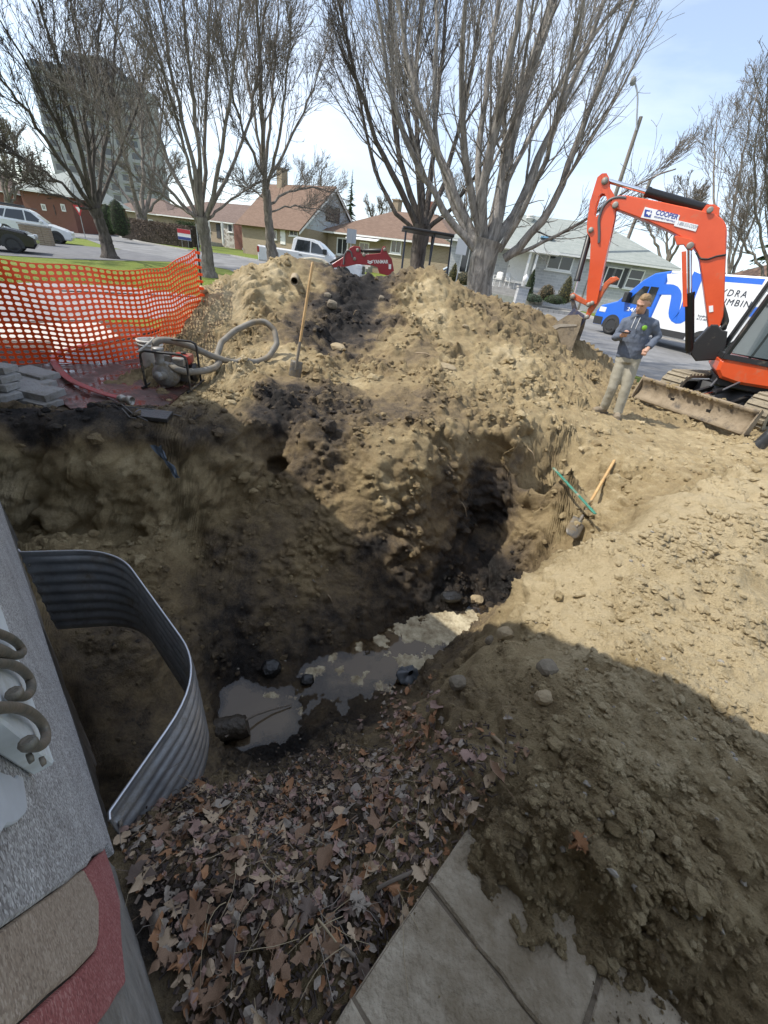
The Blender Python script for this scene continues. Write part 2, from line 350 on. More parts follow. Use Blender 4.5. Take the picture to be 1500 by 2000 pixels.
# how cloddy each place is
_steep = 1 - np.clip(_nf[:, 2], 0, 1)
_pn = fbm(_f * 7 + 2, 3); m_path = sstep(.20, -.02, np.abs(_s + .27) - .33 + .07 * _pn) * sstep(.86, .55, _t + .10 * _pn)                 # paving, keep low
m_bed = sstep(.95, .6, _s) * sstep(-.05, .1, _s) * sstep(1.35, .9, _t) * sstep(-.35, 0, _f[:, 2])  # leaf bed
_mx, _my = _f[:, 0] - 4.1, _f[:, 1] - 5.9
m_walk = np.exp(-(_mx ** 2 / 2.0 + _my ** 2 / 1.6))                                   # trodden earth by the digger
m_wall = sstep(.25, .55, _steep) * sstep(3.2, 3.6, _s)                                # clean cut face
lump = np.clip(1 - worley(_f * 2.6 + .3 * fbm(_f * 3, 2)[:, None], 1), 0, 1)
clod = np.clip(.95 - worley(_f * np.array([8.5, 8.5, 9.5]) + .35 * fbm(_f * 6, 2)[:, None], 2), 0, 1)
crumb = np.clip(.9 - worley(_f * 24., 3), 0, 1)
big = fbm(_f * .9 + 5, 4, .55)
patch = fbm(_f * 1.7 + 40, 3)
amp = np.clip(.7 + .9 * patch, .22, 1.4) * (1 - .75 * m_walk) * (1 - .6 * m_bed) * (1 - sstep(.55, 1, m_path)) * (1 - .35 * m_wall)
dist_k = np.clip(_rad / 3.0, .95, 1.7)
disp = .07 * big * (1 - .7 * m_bed) * (1 - m_path) * (1 - .6 * m_walk) + amp * dist_k * (.10 * (lump - .35) + .095 * (clod - .3) + .030 * (crumb - .3)) + np.clip(1.6 - _rad / 2.2, 0, 1) * amp * .042 * (np.clip(.9 - worley(_f * 15. + 3, 4), 0, 1) - .3) + .006 * fbm(_f * 30, 3) * np.clip(dist_k, .6, 2)
# ledges and hollows in the cut clay
strata = np.sin(_f[:, 2] * 16 + 5 * fbm(_f * np.array([1.3, 1.3, .8]), 3)) 
disp += m_wall * (.05 * strata * np.clip(patch + .4, 0, 1) + .14 * np.clip(fbm(_f * np.array([2.2, 2.2, 3.0]) + 9, 4, .5), -.6, .7))
# the undercut recess at the back of the pit
_ac = gz(1000, 960, -.6); disp -= .22 * np.exp(-((_f[:, 0] - _ac[0]) ** 2 + (_f[:, 1] - _ac[1]) ** 2) / .35) * sstep(.15, .5, _steep)
# the flat margin with the pavers and hose stays low
for u, v in ((60, 805), (190, 800), (310, 795)):
    c = gz(u, v, 0); mk = np.exp(-(((_f[:, 0] - c[0]) ** 2 + (_f[:, 1] - c[1]) ** 2) / .45) ** 2) * sstep(-.25, -.05, _f[:, 2]); disp = disp * (1 - .8 * mk) - .025 * mk
# two spade holes in the cut
for u, v, z in ((545, 845, -.12), (548, 912, -.42)):
    c = gz(u, v, z); disp -= .20 * np.exp(-(((_f - c) ** 2).sum(1) / .011) ** 2)
disp += .035 * fbm(_f * 6 + 21, 4, .6) * np.exp(-((_f[:, 2] - WATER_Z) / .14) ** 2)
disp *= sstep(.0, .10, np.abs(_f[:, 2] - WATER_Z)) * .5 + .5
_edge = sstep(1.0, .93, _rad / np.repeat(_rmax, NR))
_f2 = _f + _nf * disp[:, None]
_f2[:, 2] = _f2[:, 2] * (1 - m_path) + np.minimum(_f2[:, 2], .12 + .02 * _pn) * m_path + .016 * fbm(_f * 42, 3) * (m_path > .03) * (m_path < .97)
_wallside = _t < FT - .09
_f2[:, 2] = _f2[:, 2] * _edge + (1 - _edge) * (far_z(_f2[:, 0], _f2[:, 1]) - .12)
# soil colour: 0 black muck .. 1 pale dry clay ; wetness
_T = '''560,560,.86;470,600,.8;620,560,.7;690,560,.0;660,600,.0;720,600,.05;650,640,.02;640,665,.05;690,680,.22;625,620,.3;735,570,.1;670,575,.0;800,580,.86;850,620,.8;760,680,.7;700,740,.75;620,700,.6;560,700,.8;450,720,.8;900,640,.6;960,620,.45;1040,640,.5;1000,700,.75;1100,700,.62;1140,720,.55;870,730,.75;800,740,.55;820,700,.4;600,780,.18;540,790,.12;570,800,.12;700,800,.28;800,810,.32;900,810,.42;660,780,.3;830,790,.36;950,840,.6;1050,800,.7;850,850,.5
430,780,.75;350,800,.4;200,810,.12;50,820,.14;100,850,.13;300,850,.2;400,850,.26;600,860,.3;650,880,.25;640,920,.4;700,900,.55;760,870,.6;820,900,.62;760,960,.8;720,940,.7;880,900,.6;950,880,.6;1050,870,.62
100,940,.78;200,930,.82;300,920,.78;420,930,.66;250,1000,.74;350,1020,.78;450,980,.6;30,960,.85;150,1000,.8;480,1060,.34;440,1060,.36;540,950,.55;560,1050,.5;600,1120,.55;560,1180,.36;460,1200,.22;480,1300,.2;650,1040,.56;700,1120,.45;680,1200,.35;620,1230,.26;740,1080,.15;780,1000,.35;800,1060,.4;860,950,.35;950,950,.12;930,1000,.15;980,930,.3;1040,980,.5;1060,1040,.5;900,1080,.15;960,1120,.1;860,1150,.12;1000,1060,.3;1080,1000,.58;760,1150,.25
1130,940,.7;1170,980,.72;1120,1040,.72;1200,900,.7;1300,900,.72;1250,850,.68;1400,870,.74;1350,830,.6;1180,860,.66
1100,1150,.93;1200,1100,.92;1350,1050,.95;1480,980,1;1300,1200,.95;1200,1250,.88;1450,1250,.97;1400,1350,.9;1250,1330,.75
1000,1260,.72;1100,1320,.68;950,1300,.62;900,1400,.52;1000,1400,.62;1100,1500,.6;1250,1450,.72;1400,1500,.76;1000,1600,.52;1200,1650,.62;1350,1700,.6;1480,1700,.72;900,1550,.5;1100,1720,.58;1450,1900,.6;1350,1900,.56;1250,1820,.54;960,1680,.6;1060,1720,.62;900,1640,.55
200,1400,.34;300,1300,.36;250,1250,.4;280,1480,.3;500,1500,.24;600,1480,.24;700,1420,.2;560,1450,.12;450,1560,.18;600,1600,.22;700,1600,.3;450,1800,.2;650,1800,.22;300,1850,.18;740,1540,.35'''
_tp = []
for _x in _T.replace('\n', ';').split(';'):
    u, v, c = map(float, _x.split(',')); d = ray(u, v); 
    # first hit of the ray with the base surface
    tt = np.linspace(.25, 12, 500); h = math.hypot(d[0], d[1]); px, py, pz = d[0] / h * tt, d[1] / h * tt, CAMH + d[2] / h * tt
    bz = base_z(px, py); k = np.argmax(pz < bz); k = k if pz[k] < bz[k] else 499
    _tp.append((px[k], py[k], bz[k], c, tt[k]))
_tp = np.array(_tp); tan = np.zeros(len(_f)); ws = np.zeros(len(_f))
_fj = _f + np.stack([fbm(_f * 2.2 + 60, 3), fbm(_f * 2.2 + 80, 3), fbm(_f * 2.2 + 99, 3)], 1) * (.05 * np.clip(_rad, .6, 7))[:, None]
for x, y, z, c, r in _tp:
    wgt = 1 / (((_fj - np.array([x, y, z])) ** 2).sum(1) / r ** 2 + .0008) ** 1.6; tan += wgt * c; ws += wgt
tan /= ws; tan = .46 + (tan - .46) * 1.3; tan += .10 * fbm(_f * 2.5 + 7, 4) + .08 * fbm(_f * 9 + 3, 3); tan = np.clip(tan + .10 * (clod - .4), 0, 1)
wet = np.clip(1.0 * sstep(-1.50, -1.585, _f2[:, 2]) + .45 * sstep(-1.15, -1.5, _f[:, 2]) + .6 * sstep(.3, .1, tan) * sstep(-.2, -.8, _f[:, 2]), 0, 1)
idx = np.arange(NA * NR).reshape(NA, NR)
Fq = np.stack([idx[:-1, :-1], idx[1:, :-1], idx[1:, 1:], idx[:-1, 1:]], -1).reshape(-1, 4)
keep = ~(_wallside[Fq].all(1)); Fq = Fq[keep]
me = npmesh('excavated_earth', _f2, Fq[:, ::-1])
at = me.attributes.new('soil', 'FLOAT_COLOR', 'POINT')
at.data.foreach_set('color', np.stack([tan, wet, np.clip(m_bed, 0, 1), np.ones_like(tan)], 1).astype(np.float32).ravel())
def soil_material():
    m = bpy.data.materials.new('earth'); m.use_nodes = True; nt = m.node_tree; b = nt.nodes['Principled BSDF']; L = nt.links.new
    a = nt.nodes.new('ShaderNodeAttribute'); a.attribute_name = 'soil'; sp = nt.nodes.new('ShaderNodeSeparateColor'); L(a.outputs['Color'], sp.inputs[0])
    geo = nt.nodes.new('ShaderNodeNewGeometry')
    def noise(scale, det=6, rough=.65):
        n = nt.nodes.new('ShaderNodeTexNoise'); n.inputs['Scale'].default_value = scale; n.inputs['Detail'].default_value = det; n.inputs['Roughness'].default_value = rough
        L(geo.outputs['Position'], n.inputs['Vector']); return n.outputs[0]
    n1, n2 = noise(6, 8, .7), noise(55, 5, .7)
    ad = nt.nodes.new('ShaderNodeMath'); ad.operation = 'MULTIPLY_ADD'; ad.inputs[1].default_value = .55; L(n1, ad.inputs[0]); 
    sb = nt.nodes.new('ShaderNodeMath'); sb.operation = 'SUBTRACT'; sb.inputs[1].default_value = .275; L(sp.outputs[0], sb.inputs[0]); L(sb.outputs[0], ad.inputs[2])
    ad2 = nt.nodes.new('ShaderNodeMath'); ad2.operation = 'MULTIPLY_ADD'; ad2.inputs[1].default_value = .42; L(n2, ad2.inputs[0])
    sb2 = nt.nodes.new('ShaderNodeMath'); sb2.operation = 'SUBTRACT'; sb2.inputs[1].default_value = .21; L(ad.outputs[0], sb2.inputs[0]); L(sb2.outputs[0], ad2.inputs[2])
    r = nt.nodes.new('ShaderNodeValToRGB'); cr = r.color_ramp
    stops = [(0.0, (.022, .020, .019)), (.16, (.062, .050, .040)), (.34, (.165, .124, .077)), (.55, (.278, .208, .112)), (.75, (.388, .300, .164)), (1.0, (.56, .455, .28))]
    cr.elements[0].position = 0; cr.elements[0].color = stops[0][1] + (1,); cr.elements[1].position = 1; cr.elements[1].color = stops[-1][1] + (1,)
    for p, c in stops[1:-1]: e = cr.elements.new(p); e.color = c + (1,)
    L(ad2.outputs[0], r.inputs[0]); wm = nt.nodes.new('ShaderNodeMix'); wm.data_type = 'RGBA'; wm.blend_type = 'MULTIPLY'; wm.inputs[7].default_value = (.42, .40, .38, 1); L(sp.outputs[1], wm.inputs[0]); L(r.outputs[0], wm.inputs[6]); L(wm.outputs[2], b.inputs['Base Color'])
    mr = nt.nodes.new('ShaderNodeMapRange'); mr.inputs[3].default_value = .93; mr.inputs[4].default_value = .28; L(sp.outputs[1], mr.inputs[0]); L(mr.outputs[0], b.inputs['Roughness'])
    b.inputs['Specular IOR Level'].default_value = .35
    bp = nt.nodes.new('ShaderNodeBump'); bp.inputs['Strength'].default_value = 1.0; bp.inputs['Distance'].default_value = .016; L(noise(110, 5, .7), bp.inputs['Height'])
    bp2 = nt.nodes.new('ShaderNodeBump'); bp2.inputs['Strength'].default_value = .8; bp2.inputs['Distance'].default_value = .04; L(noise(28, 6, .7), bp2.inputs['Height']); L(bp2.outputs[0], bp.inputs['Normal'])
    L(bp.outputs[0], b.inputs['Normal']); return m
M_SOIL = soil_material()
earth = tag(link('excavated_earth', me, M_SOIL), kind='structure')
# height look-up of the finished surface
_hc = .02; _hx0, _hy0, _hn = -9.0, -2.0, (1000, 850)
_ix = ((_f2[:, 0] - _hx0) / _hc).astype(int); _iy = ((_f2[:, 1] - _hy0) / _hc).astype(int)
_ok = (_ix >= 0) & (_iy >= 0) & (_ix < _hn[0]) & (_iy < _hn[1])
_hm = np.full(_hn, -9.0); np.maximum.at(_hm, (_ix[_ok], _iy[_ok]), _f2[_ok, 2])
_tm = np.full(_hn, .5); _tm[_ix[_ok], _iy[_ok]] = tan[_ok]
def soil_z(x, y):
    i, j = int((x - _hx0) / _hc), int((y - _hy0) / _hc)
    if 1 <= i < _hn[0] - 1 and 1 <= j < _hn[1] - 1:
        q = _hm[i - 1:i + 2, j - 1:j + 2]; q = q[q > -5]
        if len(q): return float(_hm[i, j] if _hm[i, j] > -5 else q.mean())
    return float(base_z(x, y)[0])
def soil_hit(u, v):
    """where the line of sight measured at (u, v) meets the earth"""
    d = ray(u, v); h = math.hypot(d[0], d[1]); px = None
    for k in range(600):
        t = .25 * 1.0066 ** k; p = (d[0] / h * t, d[1] / h * t, CAMH + d[2] / h * t)
        if t > 13.4: break
        if p[2] < soil_z(p[0], p[1]): return np.array([p[0], p[1], soil_z(p[0], p[1])])
    return np.array(p)
# ================================================================ HOUSE AT THE LEFT
PZ = 0.15                        # level of the walk and of the bottom of the stone facing
fdv, fnv = Vector((FD[0], FD[1], 0)), Vector((FN[0], FN[1], 0)); UPV = Vector((0, 0, 1))
def hv(s, t, z): return Vector(hs(s, t, z))
HO = hv(0, FT, 0)
house = empty('stone_house', HO, label='house front of rough grey, beige and red stone blocks beside the pit', cat='house')
def wall_sz(u, v, t=FT):
    p = gp(u, v, FN * t, FN); return (p[0] * FD[0] + p[1] * FD[1], p[2])
def hb(s0, s1, t0, t1, z0, z1, mb=None):
    return (mb or MB()).prism([(s0, z0), (s1, z0), (s1, z1), (s0, z1)], (0, 0, 0), fdv, UPV, fnv, t0, t1)
def rough_poly(pts, step, amp, seed):
    rg = random.Random(seed); out = []
    for i, p in enumerate(pts):
        q = pts[(i + 1) % len(pts)]; L = math.dist(p, q); n = max(1, min(60, int(L / step)))
        for k in range(n):
            f = k / n; out.append((p[0] + (q[0] - p[0]) * f + (rg.gauss(0, amp) if k else 0), p[1] + (q[1] - p[1]) * f + (rg.gauss(0, amp) if k else 0)))
    return out
def speckle(name, cols, scale, bump=.6):
    m = bpy.data.materials.new(name); m.use_nodes = True; nt = m.node_tree; b = nt.nodes['Principled BSDF']; L = nt.links.new
    tc = nt.nodes.new('ShaderNodeTexCoord'); v = nt.nodes.new('ShaderNodeTexVoronoi'); v.inputs['Scale'].default_value = scale; L(tc.outputs['Object'], v.inputs['Vector'])
    n = nt.nodes.new('ShaderNodeTexNoise'); n.inputs['Scale'].default_value = 9; n.inputs['Detail'].default_value = 6; L(tc.outputs['Object'], n.inputs['Vector'])
    sp = nt.nodes.new('ShaderNodeSeparateColor'); L(v.outputs['Color'], sp.inputs[0])
    ad = nt.nodes.new('ShaderNodeMath'); ad.operation = 'MULTIPLY_ADD'; ad.inputs[1].default_value = .45; L(n.outputs[0], ad.inputs[0]); 
    ml = nt.nodes.new('ShaderNodeMath'); ml.operation = 'MULTIPLY_ADD'; ml.inputs[1].default_value = .75; ml.inputs[2].default_value = -.1; L(sp.outputs[0], ml.inputs[0]); L(ml.outputs[0], ad.inputs[2])
    r = nt.nodes.new('ShaderNodeValToRGB'); cr = r.color_ramp; cr.elements[0].color = cols[0] + (1,); cr.elements[0].position = .05; cr.elements[1].color = cols[-1] + (1,); cr.elements[1].position = .95
    for i, c in enumerate(cols[1:-1]): cr.elements.new(.05 + .9 * (i + 1) / (len(cols) - 1)).color = c + (1,)
    L(ad.outputs[0], r.inputs[0]); L(r.outputs[0], b.inputs['Base Color']); b.inputs['Roughness'].default_value = .85
    bp = nt.nodes.new('ShaderNodeBump'); bp.inputs['Strength'].default_value = bump; bp.inputs['Distance'].default_value = .006; L(v.outputs['Distance'], bp.inputs['Height']); L(bp.outputs[0], b.inputs['Normal']); return m
M_CONC = mat('old concrete', (.17, .158, .14), .9, col2=(.27, .25, .225), vscale=14, bump=.5, bscale=60, dirt=(.10, .085, .065), dscale=5)
M_WALL = mat('house wall', (.32, .30, .28), .9, var=.2, vscale=6, bump=.3)
M_ROOFH = mat('house eave', (.62, .61, .58), .6)
M_GREYST = speckle('grey aggregate stone', [(.12, .11, .105), (.27, .26, .255), (.38, .375, .37), (.66, .66, .66)], 260, .25)
M_BEIGEST = speckle('beige stone', [(.20, .15, .11), (.30, .235, .18), (.36, .29, .22), (.46, .38, .31)], 280, .2)
M_REDST = speckle('red painted stone', [(.19, .055, .052), (.29, .088, .085), (.34, .115, .108), (.48, .25, .23)], 280, .2)
hb(-7, 8.5, -5, -.045, -1.9, PZ + .03).build('foundation', M_CONC, house)
hb(-7, 8.5, -5, -.06, PZ + .04, 2.75).build('wall', M_WALL, house)
EAVE_Z, EAVE_T = 2.75, .24
mb = MB(); mb.prism([(-5.6, EAVE_Z), (EAVE_T, EAVE_Z), (EAVE_T, EAVE_Z + .16), (-2.4, EAVE_Z + 1.2), (-5.6, EAVE_Z + .1)], (0, 0, 0), fnv, UPV, fdv, -7.6, 9.0)
mb.build('roof', M_ROOFH, house)
def stone(pts, t0, t1, m, seed, step=.035, amp=.006, bev=.003):
    mb = MB(); mb.prism(rough_poly(pts, step, amp, seed), (0, 0, 0), fdv, UPV, fnv, t0, t1, bev=bev); return mb.build('facing_stone', m, house)
stone([(.69, .165), (.9, .135), (1.2, .11), (1.6, .13), (2.1, .10), (3.4, .12), (3.4, 1.9), (-.2, 1.9), wall_sz(0, 1812), wall_sz(100, 1742), wall_sz(168, 1692), wall_sz(207, 1650)], -.05, .004, M_GREYST, 3, .09, .003)
stone([wall_sz(u, v) for u, v in ((-40, 1850), (2, 1814), (100, 1745), (163, 1697), (180, 1728), (194, 1765), (194, 1830), (190, 1852), (150, 1895), (30, 2002), (-30, 2060))], -.05, .0, M_BEIGEST, 4, .09, .0015)
stone([wall_sz(u, v) for u, v in ((167, 1694), (206, 1653), (222, 1700), (238, 1760), (242, 1840), (250, 1915), (222, 1960), (185, 2010), (120, 2080), (0, 2100), (-20, 2070), (34, 2004), (152, 1897), (193, 1853), (197, 1830), (197, 1762), (183, 1726))], -.05, -.003, M_REDST, 5, .09, .0015)
mb = MB(); mb.prism(rough_poly([(-.9, -.2), (.72, -.1), (.70, .17), (.62, .36), (.5, .75), (.15, 1.3), (-.9, 1.3)], .05, .004, 8), (0, 0, 0), fdv, UPV, fnv, -.05, -.014, bev=.008); mb.build('mortar_base', M_CONC, house)

# address board with wrought iron numerals (only their curled ends show)
board = empty('address_board', HO, label='white wooden address board with curled iron numerals on the stone front', cat='sign')
_c = [np.array(wall_sz(u, v, FT + .035)) for u, v in ((107, 1490), (20, 1237), (0, 1477))]
_A = _c[1] - _c[0]; _A /= np.linalg.norm(_A); _B = np.array([-_A[1], _A[0]]); _B = _B if _B @ (_c[2] - _c[0]) > 0 else -_B
M_WHITEB = mat('white board paint', (.66, .70, .72), .55, var=.08, vscale=5, dirt=(.45, .45, .42), dscale=6)
M_IRON = mat('weathered iron', (.13, .13, .11), .6, col2=(.26, .21, .16), vscale=12, metal=.3, bump=.3)
def bq(a, b, t=.035): q = _c[0] + _A * a + _B * b; return fdv * q[0] + UPV * q[1] + fnv * t
mb = MB(); _ax3, _bx3 = fdv * _A[0] + UPV * _A[1], fdv * _B[0] + UPV * _B[1]
mb.prism([(0, 0), (.62, 0), (.62, .36), (0, .36)], bq(0, 0, 0), _ax3, _bx3, fnv, .006, .035, bev=.003); mb.build('panel', M_WHITEB, board)
def boarduv(u, v): q = np.array(wall_sz(u, v, FT + .045)) - _c[0]; return q @ _A, q @ _B
for arcs in ([(-60, 1395), (0, 1383), (35, 1384), (65, 1398), (85, 1422), (88, 1448), (72, 1464), (50, 1456), (46, 1448)], [(-60, 1300), (0, 1297), (25, 1300), (48, 1315), (60, 1336), (56, 1358), (40, 1364), (24, 1358), (20, 1350)], [(-60, 1225), (0, 1240), (22, 1250), (38, 1264), (42, 1278), (30, 1284), (0, 1276), (-60, 1262)]):
    pts = [bq(*boarduv(u, v), .047) for u, v in arcs]; q = []
    for i in range(len(pts) - 1): q += [pts[i].lerp(pts[i + 1], k / 4) for k in range(4)]
    q = [sum((q[max(0, min(len(q) - 1, i + d))] for d in (-2, -1, 0, 1, 2)), Vector()) / 5 for i in range(len(q))]
    MB().tube(q, [.0065] * (len(q) - 6) + [.007, .008, .009, .0095, .009, .006], 10).build('numeral', M_IRON, board)
for u, v in ((72, 1473), (95, 1480)): MB().lathe([(.001, .006), (.006, .005), (.007, 0)], bq(*boarduv(u, v), .036), fnv, 10).build('screw', M_IRON, board)
patch_sm = MB().prism(rough_poly([wall_sz(u, v) for u, v in ((-60, 1525), (-5, 1525), (24, 1530), (28, 1560), (31, 1590), (20, 1610), (0, 1625), (-60, 1640))], .02, .003, 9), (0, 0, 0), fdv, UPV, fnv, .004, .012, bev=.002).build('sealant_smear', mat('white sealant', (.55, .58, .62), .6, var=.1), None)
patch_sm.location = HO; tag(patch_sm, 'torn white sealant smear under the address board', 'sealant')

# ================================================================ WINDOW WELL
ww = empty('window_well', hv(1.6, FT, 0), label='corrugated galvanised steel window well fixed to the foundation', cat='window well')
_pl = [Vector((.815, -.125)), Vector((.84, -.12)), Vector((1.12, .31)), Vector((2.18, .27)), Vector((2.43, -.12)), Vector((2.46, -.125))]
def rounded(pl, rad, n=10):
    out = [pl[0]]
    for i in range(1, len(pl) - 1):
        a, b, c = pl[i - 1], pl[i], pl[i + 1]; r = min(rad[i], (a - b).length * .48, (c - b).length * .48)
        p, q = b + (a - b).normalized() * r, b + (c - b).normalized() * r
        out += [p.lerp(b, k / n).lerp(b.lerp(q, k / n), k / n) for k in range(n + 1)]
    return out + [pl[-1]]
_w2 = rounded(_pl, [0, .004, .26, .30, .004, 0]); _w3 = []
for i in range(len(_w2) - 1):
    L = (_w2[i + 1] - _w2[i]).length; n = max(1, int(L / .04)); _w3 += [_w2[i].lerp(_w2[i + 1], k / n) for k in range(n)]
_w3.append(_w2[-1]); rows = []
ztop, zbot, nz = .10, -.52, 8 * 10
for j in range(nz + 1):
    z = ztop + (zbot - ztop) * j / nz; row = []; ph = (j / 10) % 1; a = .009 * (math.sin(2 * math.pi * ph) if 3 < j < nz - 3 else 0)
    for i, p in enumerate(_w3):
        q = _w3[min(i + 1, len(_w3) - 1)] - _w3[max(i - 1, 0)]; nrm = Vector((-q.y, q.x)).normalized(); fade = min(1, i / 4, (len(_w3) - 1 - i) / 4)
        p2 = p + nrm * a * fade; row.append(hv(p2.x, p2.y, z) - hv(1.6, FT, 0))
    rows.append(row)
def galv():
    m = mat('galvanised steel', (.30, .32, .345), .40, metal=.8, col2=(.50, .52, .545), vscale=7, bump=.12, bscale=30, dirt=(.27, .24, .195), dscale=4.5, dlim=(.50, .68)); return m
o = MB().grid(rows).build('steel_sheet', galv(), ww, fix=False)
md = o.modifiers.new('thickness', 'SOLIDIFY'); md.thickness = .004; md.offset = 0
MB().tube([r + Vector((0, 0, .002)) for r in rows[0]], .0055, 6).build('rolled_rim', mat('bright zinc', (.55, .57, .60), .35, metal=.9, var=.1), ww)
_bl = [rows[j][k] for j in (12, 40, 66) for k in (1, len(_w3) - 2)]
for p in _bl: MB().lathe([(.001, .01), (.011, .009), (.013, 0)], p + fnv * .004, fnv, 8).build('anchor_bolt', M_IRON, ww)

# ================================================================ WALK OF SLABS
walk = empty('stone_walkway', hv(-.4, .2, 0)); tag(walk, kind='structure')
def slab_mat(): 
    return mat('walk slab', (.29, .24, .17), .9, col2=(.52, .455, .35), vscale=7, bump=.8, bscale=45, dirt=(.22, .175, .115), dscale=3.2, dlim=(.42, .64))
rg = random.Random(5); WO = hv(-.4, .2, 0)
for k, (t0, t1) in enumerate(((-.41, -.11), (-.11, .19), (.19, .49), (.49, .785), (.785, 1.08))):
    for j, (s0, s1) in enumerate(((-.40, .03), (-.83, -.40), (-1.26, -.83))):
        if k == 4 and j == 0: continue
        g = .0022; p = [(s0 + g, t0 + g), (s1 - g, t0 + g), (s1 - g, t1 - g), (s0 + g, t1 - g)]
        p = [(a + rg.uniform(-.004, .004), b + rg.uniform(-.004, .004)) for a, b in p]
        mb = MB(); mb.prism(rough_poly(p, .06, .0022, k * 7 + j), Vector((0, 0, 0)) - WO + Vector((0, 0, 0)), fdv, fnv, UPV, .09, PZ + rg.uniform(-.006, .004), bev=.006); mb.build('slab', slab_mat(), walk)

MB().prism([(-1.26, -.41), (.028, -.41), (.028, .78), (-1.26, .78)], -WO, fdv, fnv, UPV, .06, PZ - .007).build('joint_sand', mat('joint sand', (.15, .12, .085), .95, var=.3, vscale=20, bump=.6), walk)
# ================================================================ WATER, SCUM, THINGS IN THE PIT
def water_mat():
    """muddy water: clear at the shallow margin, brown where deeper, mirror-like on top"""
    m = bpy.data.materials.new('muddy water'); m.use_nodes = True; nt = m.node_tree; nt.nodes.clear(); L = nt.links.new; o = nt.nodes.new('ShaderNodeOutputMaterial')
    a = nt.nodes.new('ShaderNodeAttribute'); a.attribute_name = 'depth'; tr = nt.nodes.new('ShaderNodeBsdfTransparent'); tr.inputs[0].default_value = (.80, .74, .66, 1); df = nt.nodes.new('ShaderNodeBsdfDiffuse'); df.inputs[0].default_value = (.125, .092, .058, 1)
    gl = nt.nodes.new('ShaderNodeBsdfGlossy'); gl.inputs['Roughness'].default_value = .03; gl.inputs[0].default_value = (1, 1, 1, 1); fr = nt.nodes.new('ShaderNodeFresnel'); fr.inputs[0].default_value = 1.45
    n = nt.nodes.new('ShaderNodeTexNoise'); n.inputs['Scale'].default_value = 7; n.inputs['Detail'].default_value = 3; bp = nt.nodes.new('ShaderNodeBump'); bp.inputs['Strength'].default_value = .05; bp.inputs['Distance'].default_value = .02; L(n.outputs[0], bp.inputs['Height']); L(bp.outputs[0], gl.inputs['Normal']); L(bp.outputs[0], fr.inputs['Normal'])
    m1 = nt.nodes.new('ShaderNodeMixShader'); m2 = nt.nodes.new('ShaderNodeMixShader'); L(a.outputs['Fac'], m1.inputs[0]); L(tr.outputs[0], m1.inputs[1]); L(df.outputs[0], m1.inputs[2]); L(fr.outputs[0], m2.inputs[0]); L(m1.outputs[0], m2.inputs[1]); L(gl.outputs[0], m2.inputs[2]); L(m2.outputs[0], o.inputs[0]); return m
_gx = np.arange(-1.6, 1.9, .025); _gy = np.arange(1.0, 3.9, .025); X, Y = np.meshgrid(_gx, _gy, indexing='ij'); q = np.stack([X.ravel(), Y.ravel()], 1)
dep = WATER_Z - np.array([soil_z(x, y) for x, y in q]); ii = np.arange(X.size).reshape(X.shape); fq = np.stack([ii[:-1, :-1], ii[1:, :-1], ii[1:, 1:], ii[:-1, 1:]], -1).reshape(-1, 4); fq = fq[(dep[fq] > -.10).any(1)]
us, inv = np.unique(fq, return_inverse=True); me = npmesh('water', np.stack([q[us, 0], q[us, 1], np.full(len(us), WATER_Z)], 1), inv.reshape(-1, 4)); at = me.attributes.new('depth', 'FLOAT', 'POINT'); at.data.foreach_set('value', np.clip((dep[us] + .004) / .06, 0, .93).astype(np.float32)); wtr = tag(link('water', me, water_mat()), kind='structure')
# pale scum drifting on the far end of the pool, with its own swollen relief
_gx = np.arange(-.8, 1.7, .0065); _gy = np.arange(1.6, 3.6, .0065); X, Y = np.meshgrid(_gx, _gy, indexing='ij')
q = np.stack([X.ravel(), Y.ravel(), np.zeros(X.size)], 1)
wgt = np.full(len(q), -.75)
for u, v, rr, k in ((860, 1225, .36, 1.5), (800, 1225, .26, 1.3), (910, 1225, .30, 1.4), (745, 1252, .10, 1.0), (700, 1262, .08, .85), (840, 1290, .17, 1.15), (800, 1300, .14, .9), (760, 1285, .09, .55), (735, 1345, .10, .85), (700, 1330, .10, .6), (650, 1285, .07, .7), (715, 1370, .1, .6), (660, 1310, .06, .6), (620, 1310, .12, .6)):
    p = gz(u, v, WATER_Z); wgt = np.maximum(wgt, k * np.exp(-((q[:, 0] - p[0]) ** 2 + (q[:, 1] - p[1]) ** 2) / (rr * .85) ** 2) - .55)
h = wgt + .62 * fbm(q * 5.5 + 31, 5, .6) + .12 * fbm(q * 24, 2)
H = WATER_Z + .010 * np.tanh(h * 3.0) + np.where(h > 0, .006 * np.clip(.8 - worley(q * 30, 7), 0, 1), 0)
ii = np.arange(X.size).reshape(X.shape); fq = np.stack([ii[:-1, :-1], ii[1:, :-1], ii[1:, 1:], ii[:-1, 1:]], -1).reshape(-1, 4); fq = fq[(h[fq] > -.12).any(1)]
us, inv = np.unique(fq, return_inverse=True); me = npmesh('scum', np.stack([q[us, 0], q[us, 1], H[us]], 1), inv.reshape(-1, 4))
scum = tag(link('scum', me, mat('dried scum foam', (.20, .155, .09), .85, col2=(.60, .53, .37), vscale=11, bump=.5, bscale=90)), 'pale yellowish scum floating on the muddy pool', 'scum', kind='stuff')
M_BARK = mat('wet wood', (.035, .028, .02), .55, col2=(.075, .058, .04), vscale=14, bump=.8, bscale=30)
M_STICK = mat('grey stick', (.16, .13, .10), .8, var=.2, vscale=20)
